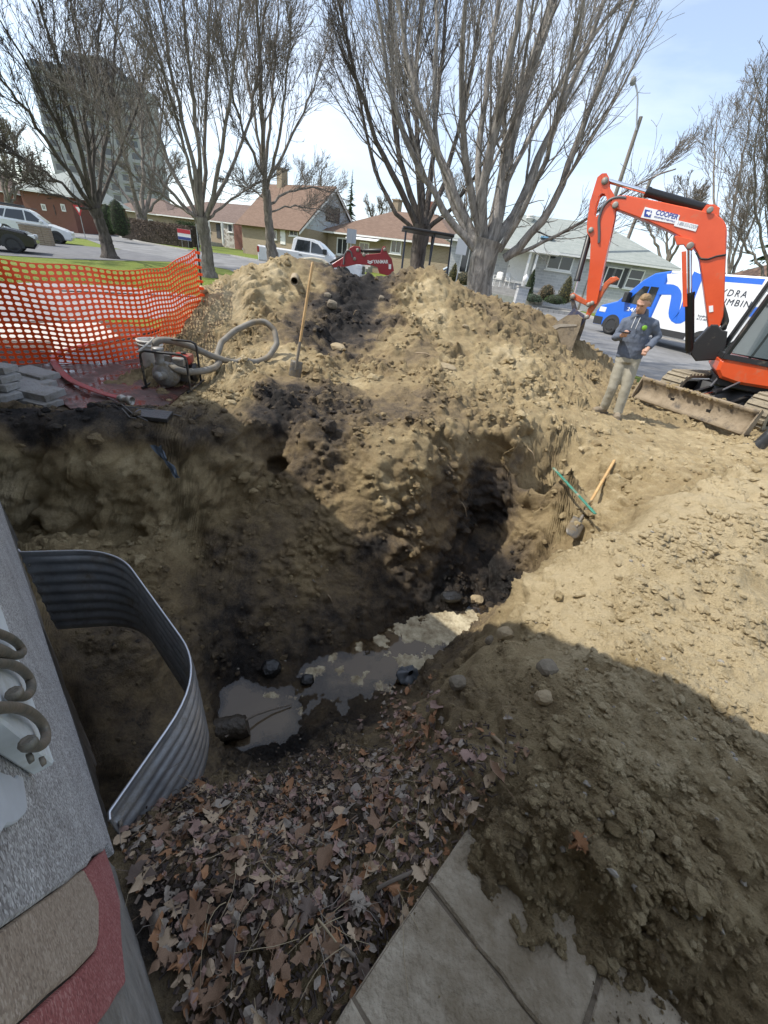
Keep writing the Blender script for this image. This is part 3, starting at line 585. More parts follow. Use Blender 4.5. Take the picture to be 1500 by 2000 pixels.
def tubeobj(name, pts, rad, m, label, cat, seg=10, parent=None, rough=0.0):
    pts = [Vector(p) for p in pts]
    if rough: pts = [p + Vector((random.gauss(0, rough), random.gauss(0, rough), random.gauss(0, rough))) for p in pts]
    base = pts[0].copy(); o = MB().tube([p - base for p in pts], rad, seg).build(name, m, parent); o.location = base
    if label: tag(o, label, cat)
    return o
a, b = Vector(gz(418, 1428, WATER_Z + .06)), Vector(gz(482, 1416, WATER_Z + .06)); b = a + (b - a).normalized() * .25
tubeobj('log', [a.lerp(b, k / 6) for k in range(7)], [.088, .092, .09, .087, .09, .086, .08], M_BARK, 'short dark log lying in the pool beside the window well', 'log', 14, rough=.004)
pts = [gz(440, 1440, WATER_Z + .10), gz(470, 1412, WATER_Z + .10), gz(500, 1396, WATER_Z + .07), gz(530, 1386, WATER_Z + .04), gz(570, 1376, WATER_Z + .02)]
tubeobj('stick', pts, [.010, .009, .009, .008, .005], M_STICK, 'thin pale stick lying across the log in the pool', 'stick', 7)
_b0 = Vector(gz(790, 1325, WATER_Z)); mb = MB(); P = []
for i in range(16):
    row = []
    for j in range(22):
        a = 2 * math.pi * j / 22; t = i / 15; rr = .115 * math.sin(math.pi * min(.97, .04 + t * .96)) ** .6; f = 1 + .28 * float(pnoise(np.array([[2.2 * math.cos(a), 2.2 * math.sin(a), t * 3]]))[0]) + .10 * math.sin(a * 7 + t * 3)
        row.append(Vector((rr * f * math.cos(a), rr * f * .8 * math.sin(a), .015 + .11 * t * (1 + .2 * math.sin(3 * a)))))
    P.append(row)
o = mb.grid(P, closed_u=True).build('plastic_bag', mat('grey plastic film', (.09, .10, .11), .3, var=.3, vscale=9)); o.location = _b0; o.rotation_euler = (.3, .2, .6); tag(o, 'crumpled dark grey plastic bag at the edge of the scum', 'bag')
# plastic sheet hanging from the cut
_p0 = Vector(soil_hit(322, 885)); rows = []
for i in range(9):
    t = i / 8; row = []
    for j in range(6):
        c = j / 5 - .5; row.append(Vector((.03 + .16 * t + c * .10 * (1 - .7 * t), -.16 - .02 * math.sin(j * 2.4 + i), .10 - .30 * t + .02 * math.sin(j * 3 + i * .8))))
    rows.append(row)
o = MB().grid(rows).build('plastic_strip', mat('torn blue grey film', (.12, .15, .19), .35, var=.3)); o.location = _p0; tag(o, 'torn blue grey plastic strip hanging from the cut bank', 'plastic')
# green bar and spade resting on the far bank of the pit
def lean(u0, v0, u1, v1, l0, l1): 
    a, b = Vector(soil_hit(u0, v0)), Vector(soil_hit(u1, v1)); a.z += l0; b.z += l1; return a, b
a, b = Vector(gz(1081, 914, -.1)), Vector(gz(1163, 1004, -.22)); a.z = max(a.z, soil_z(a.x, a.y) + .03); b.z = max(b.z, soil_z(b.x, b.y) + .03)
gb = empty('green_bar', a, label='long flat green painted bar leaning across the pit bank', cat='bar'); d = b - a; side = d.cross(UPV).normalized()
mb = MB(); mb.prism([(0, -.016), (d.length, -.016), (d.length, .016), (0, .016)], (0, 0, 0), d.normalized(), side, d.normalized().cross(side), -.006, .006, bev=.002); mb.build('bar', mat('chipped green paint', (.03, .19, .13), .5, var=.2, vscale=12, dirt=(.30, .26, .18), dscale=9, dlim=(.52, .62)), gb)
def spade(name, grip, tip, label, handle_len, blade_side, bw=.17, bl=.26):
    """wooden handled digging spade: grip end, tip of the blade"""
    e = empty(name, tip, label=label, cat='shovel'); d = (Vector(grip) - Vector(tip)); L = d.length; d.normalize(); s = Vector(blade_side); s = (s - d * s.dot(d)).normalized(); n = d.cross(s)
    mb = MB(); P = []
    for i in range(10):
        t = i / 9; wd = bw / 2 * (1 if t > .22 else .55 + .45 * (t / .22) ** .7); row = []
        for j in range(9): c = j / 4 - 1; row.append(s * c * wd + d * bl * t + n * (.022 * (c * c - 1) * (.35 + .65 * t)))
        P.append(row)
    o = mb.grid(P).build('blade', mat('muddy spade steel', (.17, .165, .155), .5, metal=.6, var=.25, vscale=15, dirt=(.25, .20, .13), dscale=9, dlim=(.42, .6)), e, fix=False); md = o.modifiers.new('t', 'SOLIDIFY'); md.thickness = .004
    MB().tube([s * (-bw / 2) + d * bl, s * (bw / 2) + d * bl], .007, 8).build('tread', M_IRON, e)
    MB().tube([d * (bl * .55) - n * .014, d * (bl + .02) - n * .010, d * (bl + .14), d * (bl + .26)], [.012, .02, .021, .019], 10).build('socket', M_IRON, e)
    MB().tube([d * (bl + .15), d * (bl + .5), d * (L - .1), d * (L - .02), d * L], [.0165, .0175, .018, .018, .012], 10).build('handle', mat('ash handle', (.42, .25, .10), .55, col2=(.58, .38, .17), vscale=9, dirt=(.24, .17, .09), dscale=7, dlim=(.55, .75)), e); return e
tip = soil_hit(574, 737); r0 = math.hypot(tip[0], tip[1])
spade('upright_spade', gd(611, 512, r0 + .25), tip + np.array([0, 0, -.05]), 'wood handled spade standing upright in front of the spoil heap', 1.2, (1, .1, 0))
a = Vector(soil_hit(1113, 1055)); b = Vector(gd(1191, 918, math.hypot(a.x, a.y) + 1.0)); 
g = soil_z(b.x, b.y)
b.z = max(b.z, g + .03)
spade('leaning_spade', b, a - (b - a).normalized() * .2, 'wood handled spade leaning against the sunlit pit bank', 1.2, (1, .1, 0))
# ================================================================ LAWNS, ROADS, DRIVES
def ground_mat():
    m = bpy.data.materials.new('spring lawn'); m.use_nodes = True; nt = m.node_tree; b = nt.nodes['Principled BSDF']; L = nt.links.new
    g = nt.nodes.new('ShaderNodeNewGeometry')
    def nz(s, d=6):
        n = nt.nodes.new('ShaderNodeTexNoise'); n.inputs['Scale'].default_value = s; n.inputs['Detail'].default_value = d; n.inputs['Roughness'].default_value = .7; L(g.outputs['Position'], n.inputs['Vector']); return n.outputs[0]
    r = nt.nodes.new('ShaderNodeValToRGB'); cr = r.color_ramp; cr.elements[0].position = .3; cr.elements[0].color = (.085, .125, .022, 1); cr.elements[1].position = .72; cr.elements[1].color = (.25, .215, .085, 1); cr.elements.new(.5).color = (.15, .19, .035, 1)
    mx = nt.nodes.new('ShaderNodeMath'); mx.operation = 'MULTIPLY_ADD'; mx.inputs[1].default_value = .5; L(nz(1.1), mx.inputs[0]); m2 = nt.nodes.new('ShaderNodeMath'); m2.operation = 'MULTIPLY'; m2.inputs[1].default_value = .5; L(nz(14), m2.inputs[0]); L(m2.outputs[0], mx.inputs[2])
    L(mx.outputs[0], r.inputs[0]); L(r.outputs[0], b.inputs['Base Color']); b.inputs['Roughness'].default_value = .95; b.inputs['Specular IOR Level'].default_value = .2
    bp = nt.nodes.new('ShaderNodeBump'); bp.inputs['Strength'].default_value = .8; bp.inputs['Distance'].default_value = .04; L(nz(30), bp.inputs['Height']); L(bp.outputs[0], b.inputs['Normal']); return m
M_LAWN = ground_mat()
az = np.radians(np.concatenate([np.linspace(-92, 98, 191), np.linspace(102, 264, 30)])); q = np.linspace(0, 1, 60)
r0 = np.where(np.degrees(az) <= 98, soil_R(np.degrees(az)) * .93, .12); RRg = r0[:, None] * (600 / r0[:, None]) ** (q[None] ** 1.15)
gx, gy = RRg * np.sin(az)[:, None], RRg * np.cos(az)[:, None]; gzv = far_z(gx, gy)
gzv = np.where(np.degrees(az)[:, None] > 98, 0.0, gzv) - .004
ii = np.arange(gx.size).reshape(gx.shape); fq = np.stack([ii[:-1, :-1], ii[:-1, 1:], ii[1:, 1:], ii[1:, :-1]], -1).reshape(-1, 4)
tag(link('lawn', npmesh('lawn', np.stack([gx.ravel(), gy.ravel(), gzv.ravel()], 1), fq), M_LAWN), kind='structure')
def drape(name, pts, dz, m, step=1.2, thick=None, kind='structure'):
    """flat sheet over the ground inside a plan polygon"""
    bm = bmesh.new(); vs = [bm.verts.new((p[0], p[1], 0)) for p in pts]; bm.faces.new(vs)
    bmesh.ops.triangulate(bm, faces=bm.faces)
    for _ in range(9):
        ed = [e for e in bm.edges if e.calc_length() > step * max(1, .1 * math.hypot(*e.verts[0].co.xy))]
        if not ed: break
        bmesh.ops.subdivide_edges(bm, edges=ed, cuts=1); bmesh.ops.triangulate(bm, faces=bm.faces)
    for v in bm.verts: v.co.z = float(far_z(v.co.x, v.co.y)) + dz
    if thick:
        ex = bmesh.ops.extrude_face_region(bm, geom=list(bm.faces)); 
        for v in [e for e in ex['geom'] if isinstance(e, bmesh.types.BMVert)]: v.co.z -= thick
    bmesh.ops.recalc_face_normals(bm, faces=bm.faces)
    me = bpy.data.meshes.new(name); bm.to_mesh(me); bm.free(); o = link(name, me, m); tag(o, kind=kind); return o
M_ROAD = mat('worn asphalt', (.135, .133, .13), .9, col2=(.235, .232, .228), vscale=.9, bump=.3, bscale=30, dirt=(.085, .083, .08), dscale=.5, dlim=(.55, .7))
M_DRIVE = mat('drive asphalt', (.10, .10, .105), .9, col2=(.165, .163, .163), vscale=2.2, bump=.3, bscale=40)
M_PALE = mat('pale concrete', (.44, .41, .36), .9, col2=(.56, .53, .47), vscale=2, bump=.2, bscale=40)
M_KERB = mat('kerb concrete', (.36, .345, .32), .9, var=.15, vscale=4)
F2 = lambda l: [gf(u, v)[:2] for u, v in l]
far_edge = F2([(120, 438), (167, 448), (273, 473), (367, 490), (450, 500), (483, 506)]) + F2([(620, 531), (800, 562), (960, 590), (1120, 609)]) + [np.array([10.5, 23.5]), np.array([16, 14]), np.array([22, 5])]
near_edge = F2([(118, 460), (167, 467), (205, 481), (300, 500), (447, 527)]) + [np.array([-6, 18.0]), np.array([-1, 15.4]), np.array([3.0, 12.9]), np.array([6.2, 10.6]), np.array([8.0, 8.2]), np.array([9.5, 5.0]), np.array([12, 0])]
drape('road', [tuple(p) for p in far_edge] + [tuple(p) for p in near_edge[::-1]], .008, M_ROAD)
# kerb along the far side
def kerb(pts, w, name='kerb'):
    mb = MB()
    for i in range(len(pts) - 1):
        a, b = np.array(pts[i]), np.array(pts[i + 1]); n = max(1, int(np.linalg.norm(b - a) / 3))
        for k in range(n):
            p, q = a + (b - a) * k / n, a + (b - a) * (k + 1) / n; d = (q - p) / np.linalg.norm(q - p); s = np.array([-d[1], d[0]])
            if s @ p < 0: s = -s
            z0, z1 = far_z(*p), far_z(*q); v = []
            for (pp, zz) in ((p, z0), (q, z1)):
                for off in (0, w): 
                    for hz in (-.05, .11): v.append((pp[0] + s[0] * off, pp[1] + s[1] * off, zz + hz))
            mb.add(v, [(0, 4, 5, 1), (1, 5, 7, 3), (3, 7, 6, 2), (0, 1, 3, 2), (4, 6, 7, 5)])
    return tag(mb.build(name, M_KERB), kind='structure')
kerb(far_edge, .18)
# drive of the house to the left, drive and concrete walk behind the netting
drape('neighbour_drive', [tuple(p) for p in F2([(-160, 480), (-160, 445), (0, 473), (130, 477), (250, 489), (330, 501), (420, 521), (330, 511), (150, 507), (0, 499)])], .008, M_DRIVE)
drape('drive', [tuple(p) for p in F2([(-150, 548), (120, 554), (250, 561), (395, 580), (400, 612), (330, 622), (150, 626), (-150, 630)])], .008, mat('pale worn drive', (.20, .195, .19), .9, col2=(.32, .31, .30), vscale=1.6, bump=.3, bscale=40))
mu_ = [gz(u, v, .005) for u, v in ((-150, 627), (150, 622), (330, 618), (402, 610), (402, 668), (310, 690), (240, 720), (120, 745), (60, 735), (-150, 740))]
tag(MB().add([(p[0], p[1], .005) for p in mu_], [tuple(range(len(mu_)))]).build('mulch_bed', mat('bark mulch ground', (.055, .042, .034), .95, col2=(.13, .10, .08), vscale=22, bump=1.0, bscale=60), fix=False), kind='structure')
drape('concrete_walk', [tuple(p) for p in F2([(-120, 640), (0, 633), (195, 631), (232, 657), (190, 668), (130, 694), (100, 688), (105, 668), (-120, 662)])], .008, M_PALE, step=.5)
drape('front_path', [tuple(p) for p in F2([(958, 583), (1000, 577), (1180, 606), (1110, 609)])], .014, M_PALE, step=2)
# wet brick paving beside the pump
def brick_wet():
    m = bpy.data.materials.new('wet brick paving'); m.use_nodes = True; nt = m.node_tree; b = nt.nodes['Principled BSDF']; L = nt.links.new
    tc = nt.nodes.new('ShaderNodeTexCoord'); mp = nt.nodes.new('ShaderNodeMapping'); mp.inputs['Rotation'].default_value = (0, 0, R(40)); L(tc.outputs['Object'], mp.inputs[0])
    br = nt.nodes.new('ShaderNodeTexBrick'); br.inputs['Scale'].default_value = 1; br.inputs['Brick Width'].default_value = .2; br.inputs['Row Height'].default_value = .1; br.inputs['Mortar Size'].default_value = .006
    br.inputs['Color1'].default_value = (.13, .048, .04, 1); br.inputs['Color2'].default_value = (.085, .042, .038, 1); br.inputs['Mortar'].default_value = (.04, .032, .028, 1); L(mp.outputs[0], br.inputs['Vector'])
    n = nt.nodes.new('ShaderNodeTexNoise'); n.inputs['Scale'].default_value = 3.2; n.inputs['Detail'].default_value = 6; L(tc.outputs['Object'], n.inputs['Vector'])
    mr = nt.nodes.new('ShaderNodeMapRange'); mr.inputs[1].default_value = .42; mr.inputs[2].default_value = .58; L(n.outputs[0], mr.inputs[0])
    rr = nt.nodes.new('ShaderNodeMapRange'); rr.inputs[3].default_value = .08; rr.inputs[4].default_value = .6; L(mr.outputs[0], rr.inputs[0]); L(rr.outputs[0], b.inputs['Roughness'])
    mx = nt.nodes.new('ShaderNodeMix'); mx.data_type = 'RGBA'; L(br.outputs[0], mx.inputs[6]); mx.inputs[7].default_value = (.06, .045, .035, 1); md = nt.nodes.new('ShaderNodeMath'); md.operation = 'MULTIPLY'; md.inputs[1].default_value = .5; L(mr.outputs[0], md.inputs[0]); L(md.outputs[0], mx.inputs[0]); L(mx.outputs[2], b.inputs['Base Color'])
    bp = nt.nodes.new('ShaderNodeBump'); bp.inputs['Strength'].default_value = .25; bp.inputs['Distance'].default_value = .004; L(br.outputs['Fac'], bp.inputs['Height']); bp.invert = True; L(bp.outputs[0], b.inputs['Normal']); return m
pv = [gz(u, v, .03) for u, v in ((80, 715), (150, 686), (320, 664), (380, 690), (385, 745), (330, 790), (240, 815), (140, 800), (85, 760))]
mb = MB(); mb.prism([(p[0], p[1]) for p in pv], (0, 0, 0), (1, 0, 0), (0, 1, 0), (0, 0, 1), -.05, .036); tag(mb.build('brick_paving', brick_wet()), kind='structure')

# ================================================================ HOUSES ACROSS THE STREET
def brick_mat(name, c1, c2, mortar, bw=.30, rh=.10, ms=.012, rough=.9):
    m = bpy.data.materials.new(name); m.use_nodes = True; nt = m.node_tree; b = nt.nodes['Principled BSDF']; L = nt.links.new
    tc = nt.nodes.new('ShaderNodeTexCoord'); sx = nt.nodes.new('ShaderNodeSeparateXYZ'); L(tc.outputs['Object'], sx.inputs[0]); ad = nt.nodes.new('ShaderNodeMath'); L(sx.outputs[0], ad.inputs[0]); L(sx.outputs[1], ad.inputs[1])
    cx = nt.nodes.new('ShaderNodeCombineXYZ'); L(ad.outputs[0], cx.inputs[0]); L(sx.outputs[2], cx.inputs[1])
    br = nt.nodes.new('ShaderNodeTexBrick'); br.inputs['Scale'].default_value = 1; br.inputs['Brick Width'].default_value = bw; br.inputs['Row Height'].default_value = rh; br.inputs['Mortar Size'].default_value = ms; br.inputs['Bias'].default_value = -.1
    for k, c in (('Color1', c1), ('Color2', c2), ('Mortar', mortar)): br.inputs[k].default_value = c + (1,)
    L(cx.outputs[0], br.inputs['Vector']); L(br.outputs[0], b.inputs['Base Color']); b.inputs['Roughness'].default_value = rough
    bp = nt.nodes.new('ShaderNodeBump'); bp.inputs['Strength'].default_value = .4; bp.inputs['Distance'].default_value = .01; bp.invert = True; L(br.outputs['Fac'], bp.inputs['Height']); L(bp.outputs[0], b.inputs['Normal']); return m
def roof_mat(name, c1, c2):
    m = bpy.data.materials.new(name); m.use_nodes = True; nt = m.node_tree; b = nt.nodes['Principled BSDF']; L = nt.links.new
    tc = nt.nodes.new('ShaderNodeTexCoord'); sx = nt.nodes.new('ShaderNodeSeparateXYZ'); L(tc.outputs['Object'], sx.inputs[0])
    cx = nt.nodes.new('ShaderNodeCombineXYZ'); ad = nt.nodes.new('ShaderNodeMath'); L(sx.outputs[0], ad.inputs[0]); L(sx.outputs[1], ad.inputs[1]); L(ad.outputs[0], cx.inputs[0]); L(sx.outputs[2], cx.inputs[1])
    br = nt.nodes.new('ShaderNodeTexBrick'); br.inputs['Scale'].default_value = 1; br.inputs['Brick Width'].default_value = .32; br.inputs['Row Height'].default_value = .07; br.inputs['Mortar Size'].default_value = .004
    br.inputs['Color1'].default_value = c1 + (1,); br.inputs['Color2'].default_value = c2 + (1,); br.inputs['Mortar'].default_value = tuple(x * .6 for x in c1) + (1,); L(cx.outputs[0], br.inputs['Vector']); L(br.outputs[0], b.inputs['Base Color']); b.inputs['Roughness'].default_value = .95; return m
M_WHITE = mat('white trim', (.72, .71, .68), .6, var=.06)
M_GLASS = mat('window glass', (.025, .03, .034), .06, spec=.8)
M_SHUT = mat('dark shutter', (.05, .05, .052), .7)
def part(mb, name, m, p, **k): return mb.build(name, m, p, **k)
class House:
    def __init__(s, name, label, A, B, zb, **kw):
        s.A, s.B, s.zb = np.array(A[:2], float), np.array(B[:2], float), zb; d = s.B - s.A; s.W = np.linalg.norm(d); s.d = d / s.W; s.n = np.array([s.d[1], -s.d[0]])
        s.e = empty(name, (s.A[0], s.A[1], zb), math.atan2(s.d[1], s.d[0]), label=label, cat='house')
    def px(s, u, v, off=0.0):
        p = gp(u, v, s.A + s.n * off, s.n); return ((p[:2] - s.A) @ s.d, p[2] - s.zb)
    def box(s, name, m, x0, x1, y0, y1, z0, z1, parent=None, bevel=0): return box((x0, y0, z0), (x1, y1, z1)).build(name, m, parent or s.e, bevel=bevel)
    def window(s, r, mull=(1, 0), frame=M_WHITE, glass=M_GLASS, off=0.0, sill=True, name='window', fw=.07):
        (x0, z1), (x1, z0) = s.px(r[0], r[1], off), s.px(r[2], r[3], off); x0, x1 = min(x0, x1), max(x0, x1); z0, z1 = min(z0, z1), max(z0, z1); y = -off
        fr = MB()
        for a in ((x0, x0 + fw, z0, z1), (x1 - fw, x1, z0, z1), (x0 + fw, x1 - fw, z0, z0 + fw), (x0 + fw, x1 - fw, z1 - fw, z1)): fr.box((a[0], y - .06, a[2]), (a[1], y + .02, a[3]))
        w = fr.build(name, frame, s.e)
        box((x0 + fw * .5, y - .02, z0 + fw * .5), (x1 - fw * .5, y + .0, z1 - fw * .5)).build('pane', glass, w)
        for i in range(mull[0]): x = x0 + (x1 - x0) * (i + 1) / (mull[0] + 1); box((x - .03, y - .05, z0 + fw), (x + .03, y - .022, z1 - fw)).build('mullion', frame, w)
        for i in range(mull[1]): z = z0 + (z1 - z0) * (i + 1) / (mull[1] + 1); box((x0 + fw, y - .048, z - .025), (x1 - fw, y - .022, z + .025)).build('mullion', frame, w)
        if sill: box((x0 - .08, y - .12, z0 - .09), (x1 + .08, y - .0, z0 - .005)).build('sill', M_WHITE, w)
        return w
    def door(s, r, m, off=0.0):
        (x0, z1), (x1, z0) = s.px(r[0], r[1], off), s.px(r[2], r[3], off); x0, x1 = min(x0, x1), max(x0, x1); y = -off
        d = box((x0, y - .05, min(z0, z1)), (x1, y + .01, max(z0, z1))).build('door', m, s.e); zz = (z0 + z1) / 2
        box((x0 + .07, y - .09, zz - .08), (x0 + .11, y - .052, zz + .05)).build('handle', M_IRON, d); return d
    def hip(s, x0, x1, y0, y1, ze, h, m, over=.45, ridge=None, fascia=M_WHITE, hipx=1.0):
        x0 -= over; x1 += over; y0 -= over; y1 += over; dd = (y1 - y0) / 2 * hipx; xm = (x0 + x1) / 2; ra, rb = (x0 + dd, x1 - dd) if x1 - x0 > 2 * dd else (xm - .1, xm + .1)
        if ridge: ra, rb = ridge
        ym = (y0 + y1) / 2; t = .14
        v = [(x0, y0, ze), (x1, y0, ze), (x1, y1, ze), (x0, y1, ze), (ra, ym, ze + h), (rb, ym, ze + h)]
        mb = MB(); mb.add(v, [(0, 1, 5, 4), (1, 2, 5), (2, 3, 4, 5), (3, 0, 4), (3, 2, 1, 0)]); r = mb.build('roof', m, s.e)
        f = MB()
        for a in ((x0 + .01, y0 + .01, x1 - .01, y0 + .06), (x0 + .01, y1 - .06, x1 - .01, y1 - .01), (x0 + .01, y0 + .06, x0 + .06, y1 - .06), (x1 - .06, y0 + .06, x1 - .01, y1 - .06)): f.box((a[0], a[1], ze - t), (a[2], a[3], ze - .005))
        f.build('fascia', fascia, r); return r
def far_pt(u, v, r): p = gd(u, v, r); return p

M_ROOF_BR = roof_mat('brown shingles', (.155, .098, .068), (.20, .13, .092)); M_ROOF_DK = roof_mat('dull brown shingles', (.13, .088, .07), (.175, .122, .098)); M_ROOF_GR = roof_mat('grey green shingles', (.26, .285, .265), (.32, .34, .315))
M_TANB = brick_mat('tan brick', (.30, .235, .155), (.25, .19, .125), (.34, .29, .22)); M_GREYB = brick_mat('grey white brick', (.45, .45, .45), (.34, .345, .355), (.52, .52, .51), .42, .16); M_REDB = brick_mat('red brick', (.19, .062, .04), (.15, .05, .034), (.2, .14, .11))
M_STONEW = speckle('field stone', [(.16, .13, .11), (.34, .30, .26), (.44, .41, .37), (.6, .58, .54)], 3.2, .3); M_SIDING = mat('pale siding', (.40, .43, .46), .8, var=.06, vscale=1.5)
# --- grey brick bungalow with pale roof
pA, pB = far_pt(868, 560, 33.5), far_pt(1275, 600, 34.5)
D = House('grey_bungalow', 'grey and white brick bungalow with pale green grey roof and white porch', pA, pB, 1.05)
D.box('wall', M_GREYB, 0, D.W, 0, 8.5, -.6, 2.85); D.hip(0, D.W, 0, 8.5, 2.85, 2.3, M_ROOF_GR, .5)
D.window((1074, 495, 1114, 532), (1, 0), fw=.09); D.window((1188, 520, 1206, 560), (0, 1)); D.window((1232, 524, 1246, 566), (0, 1)); D.window((905, 475, 938, 540), (2, 0), sill=False, fw=.1)
for r in ((1180, 520, 1187, 561), (1207, 522, 1214, 563)):
    (x0, z1), (x1, z0) = D.px(r[0], r[1]), D.px(r[2], r[3]); D.box('shutter', M_SHUT, x0, x1, -.05, .01, z0, z1)
D.door((1000, 488, 1028, 556), M_WHITE)
(x0, zz), (x1, _) = D.px(958, 565), D.px(1035, 565)
D.box('porch', M_KERB, x0 - .2, x1 + 1.0, -1.7, -.01, -.6, .42)
for k in range(3): D.box('porch_step', M_KERB, x0 + .1 - .12 * k, x1 + .6 + .12 * k, -2.05 - .32 * k, -1.72 - .32 * k + .0, -.6, .30 - .14 * k)
for u in (1030, 1044): x, _ = D.px(u, 520, 1.5); D.box('porch_column', M_WHITE, x - .07, x + .07, -1.6, -1.46, .42, 2.6)
D.box('porch_canopy', M_WHITE, x0 - .4, x1 + 1.1, -1.75, -.56, 2.6, 2.78)
x, z = D.px(1077, 437); D.box('skylight', mat('skylight blue', (.16, .33, .48), .15), D.px(1062, 445)[0], D.px(1090, 445)[0], .75, 1.5, 3.62, 3.72)
x, _ = D.px(1036, 430); MB().lathe([(.22, 0), (.22, .25), (.34, .26), (.34, .3), (.25, .34), (.34, .38), (.34, .44), (.1, .5)], (x, 3.4, 4.6), (0, 0, 1), 14).build('roof_vent', M_WHITE, D.e)
# --- tan brick bungalow, brown hipped roof
pA, pB = far_pt(637, 530, 47.5), far_pt(872, 560, 39.5)
Cc = House('tan_bungalow', 'tan brick bungalow with wide brown hipped roof and white awning', pA, pB, 1.0)
Cc.box('wall', M_TANB, 0, Cc.W, 0, 9, -.6, 2.85); Cc.hip(0, Cc.W, 0, 9, 2.85, 2.5, M_ROOF_BR, .6)
Cc.window((659, 463, 679, 500), (1, 0), fw=.12); Cc.window((765, 467, 783, 497), (1, 0), fw=.12); Cc.window((703, 472, 720, 500), (1, 0), fw=.1)
(x0, z0), (x1, z1) = Cc.px(688, 458), Cc.px(748, 471); MB().prism([(0, z0), (-1.0, z1 - .1), (-1.0, z1 - .16), (0, z0 - .05)], (0, 0, 0), (0, 1, 0), (0, 0, 1), (1, 0, 0), x0, x1).build('awning', M_WHITE, Cc.e)
for k in range(3): (xa, _), (xb, _) = Cc.px(684, 520), Cc.px(736, 520); Cc.box('front_step', M_KERB, xa, xb, -1.0 - .35 * k, -.66 - .35 * k + .0, -.6, .6 - .17 * k)
x, z = Cc.px(707, 425); MB().box((x - .35, 5.2, 4.0), (x + .35, 5.9, 6.3)).box((x - .43, 5.12, 6.31), (x + .43, 5.98, 6.42)).build('chimney', M_TANB, Cc.e)
x, z = Cc.px(777, 430); MB().box((x - .3, 5.2, 4.4), (x + .3, 5.7, 6.4)).build('chimney', M_REDB, Cc.e)
# carport and car port posts to its right
(x0, z0), (x1, z1) = Cc.px(848, 482), Cc.px(905, 500); Cc.box('carport_roof', M_WHITE, Cc.W + .1, Cc.W + 4.2, .8, 5, 2.2, 2.4)
for xx in (.4, 3.9): Cc.box('carport_post', M_WHITE, Cc.W + xx, Cc.W + xx + .12, .9, 1.02, -.3, 2.19)
# --- storey and a half house with a steep gable
pA, pB = np.array([-19.2, 48.6]), np.array([-11.6, 43.7])
B_ = House('gabled_house', 'storey and a half house with pale gable and steep brown roof', pA, pB, 1.05)
ze, dp = 2.67, 8.2; zpk = ze + 4.0
_pk = gd(646, 366, 48); zpk = _pk[2] - 1.05
B_.box('wall', M_TANB, 0, B_.W, 0, dp, -.8, ze)
MB().prism([(0, ze + .004), (dp, ze + .004), (dp / 2, zpk - .12)], (0, 0, 0), (0, 1, 0), (0, 0, 1), (1, 0, 0), .05, B_.W - .02).build('gable_wall', M_SIDING, B_.e)
tk = .14
for sg, nm in ((1, 'front_slope'), (-1, 'rear_slope')):
    q = [(-.45, ze - .40), (dp / 2, zpk), (dp / 2, zpk + tk), (-.55, ze - .33)]; q = q if sg > 0 else [(dp - a, b) for a, b in q]
    MB().prism(q, (0, 0, 0), (0, 1, 0), (0, 0, 1), (1, 0, 0), -.4, B_.W + .3).build(nm, M_ROOF_BR, B_.e)
MB().prism([(-.5, ze - .42), (dp / 2, zpk - .02), (dp / 2, zpk - .22), (-.5, ze - .6)], (0, 0, 0), (0, 1, 0), (0, 0, 1), (1, 0, 0), B_.W + .305, B_.W + .34).prism([(dp + .5, ze - .42), (dp / 2, zpk - .02), (dp / 2, zpk - .22), (dp + .5, ze - .6)], (0, 0, 0), (0, 1, 0), (0, 0, 1), (1, 0, 0), B_.W + .305, B_.W + .34).build('bargeboard', M_WHITE, B_.e)
for k in range(3): y0 = dp / 2 - .95 + .66 * k; box((B_.W - .01, y0, ze + .95), (B_.W + .05, y0 + .58, ze + 2.2)).build('attic_window', M_GLASS, B_.e)
B_.window((566, 449, 582, 462), (1, 0)); B_.door((548, 449, 558, 478), M_WHITE); B_.window((530, 449, 541, 468), (0, 0))
x, z = B_.px(536, 368); MB().box((1.2, dp / 2 - .4, ze + 2), (2.0, dp / 2 + .4, zpk + 1.3)).box((1.12, dp / 2 - .48, zpk + 1.31), (2.08, dp / 2 + .48, zpk + 1.42)).build('chimney', M_TANB, B_.e)
# --- long bungalow of field stone and red brick
pA, pB = far_pt(322, 470, 76), far_pt(520, 500, 59)
A_ = House('stone_bungalow', 'low bungalow with field stone and red brick front and brown roof', pA, pB, .95)
A_.box('wall', M_TANB, 0, A_.W, 0, 9, -.8, 2.85); A_.hip(0, A_.W * .98, 0, 9, 2.85, 2.4, M_ROOF_DK, .5)
x0, x1, x2 = A_.px(437, 470)[0], A_.px(464, 470)[0], A_.px(502, 470)[0]
A_.box('stone_panel', M_STONEW, x0, x1, -.25, -.01, -.4, 2.8); A_.box('red_brick_panel', M_REDB, x1 + .02, x2, -.5, -.01, -.4, 2.8)
A_.window((445, 437, 455, 454), (0, 0), off=.26); A_.window((405, 437, 412, 452), (0, 0)); A_.door((422, 437, 432, 466), M_SHUT)
A_.window((474, 484, 487, 490), (0, 0), off=.51, sill=False)
xa, xb = A_.px(404, 470)[0], A_.px(436, 470)[0]
A_.box('porch', M_KERB, xa, xb, -2.0, -.01, -.6, .55)
for k in range(3): A_.box('porch_step', M_KERB, xa + 1.2, xb + .6, -2.35 - .33 * k, -2.02 - .33 * k, -.6, .4 - .16 * k)
for u in (410, 436): x = A_.px(u, 460, 1.8)[0]; A_.box('porch_column', M_WHITE, x - .12, x + .12, -1.95, -1.75, .55, 2.7)
rl = MB()
for k in range(9): x = xa + (xb - xa) * .45 * k / 8; rl.box((x - .03, -1.98, .55), (x + .03, -1.92, 1.45))
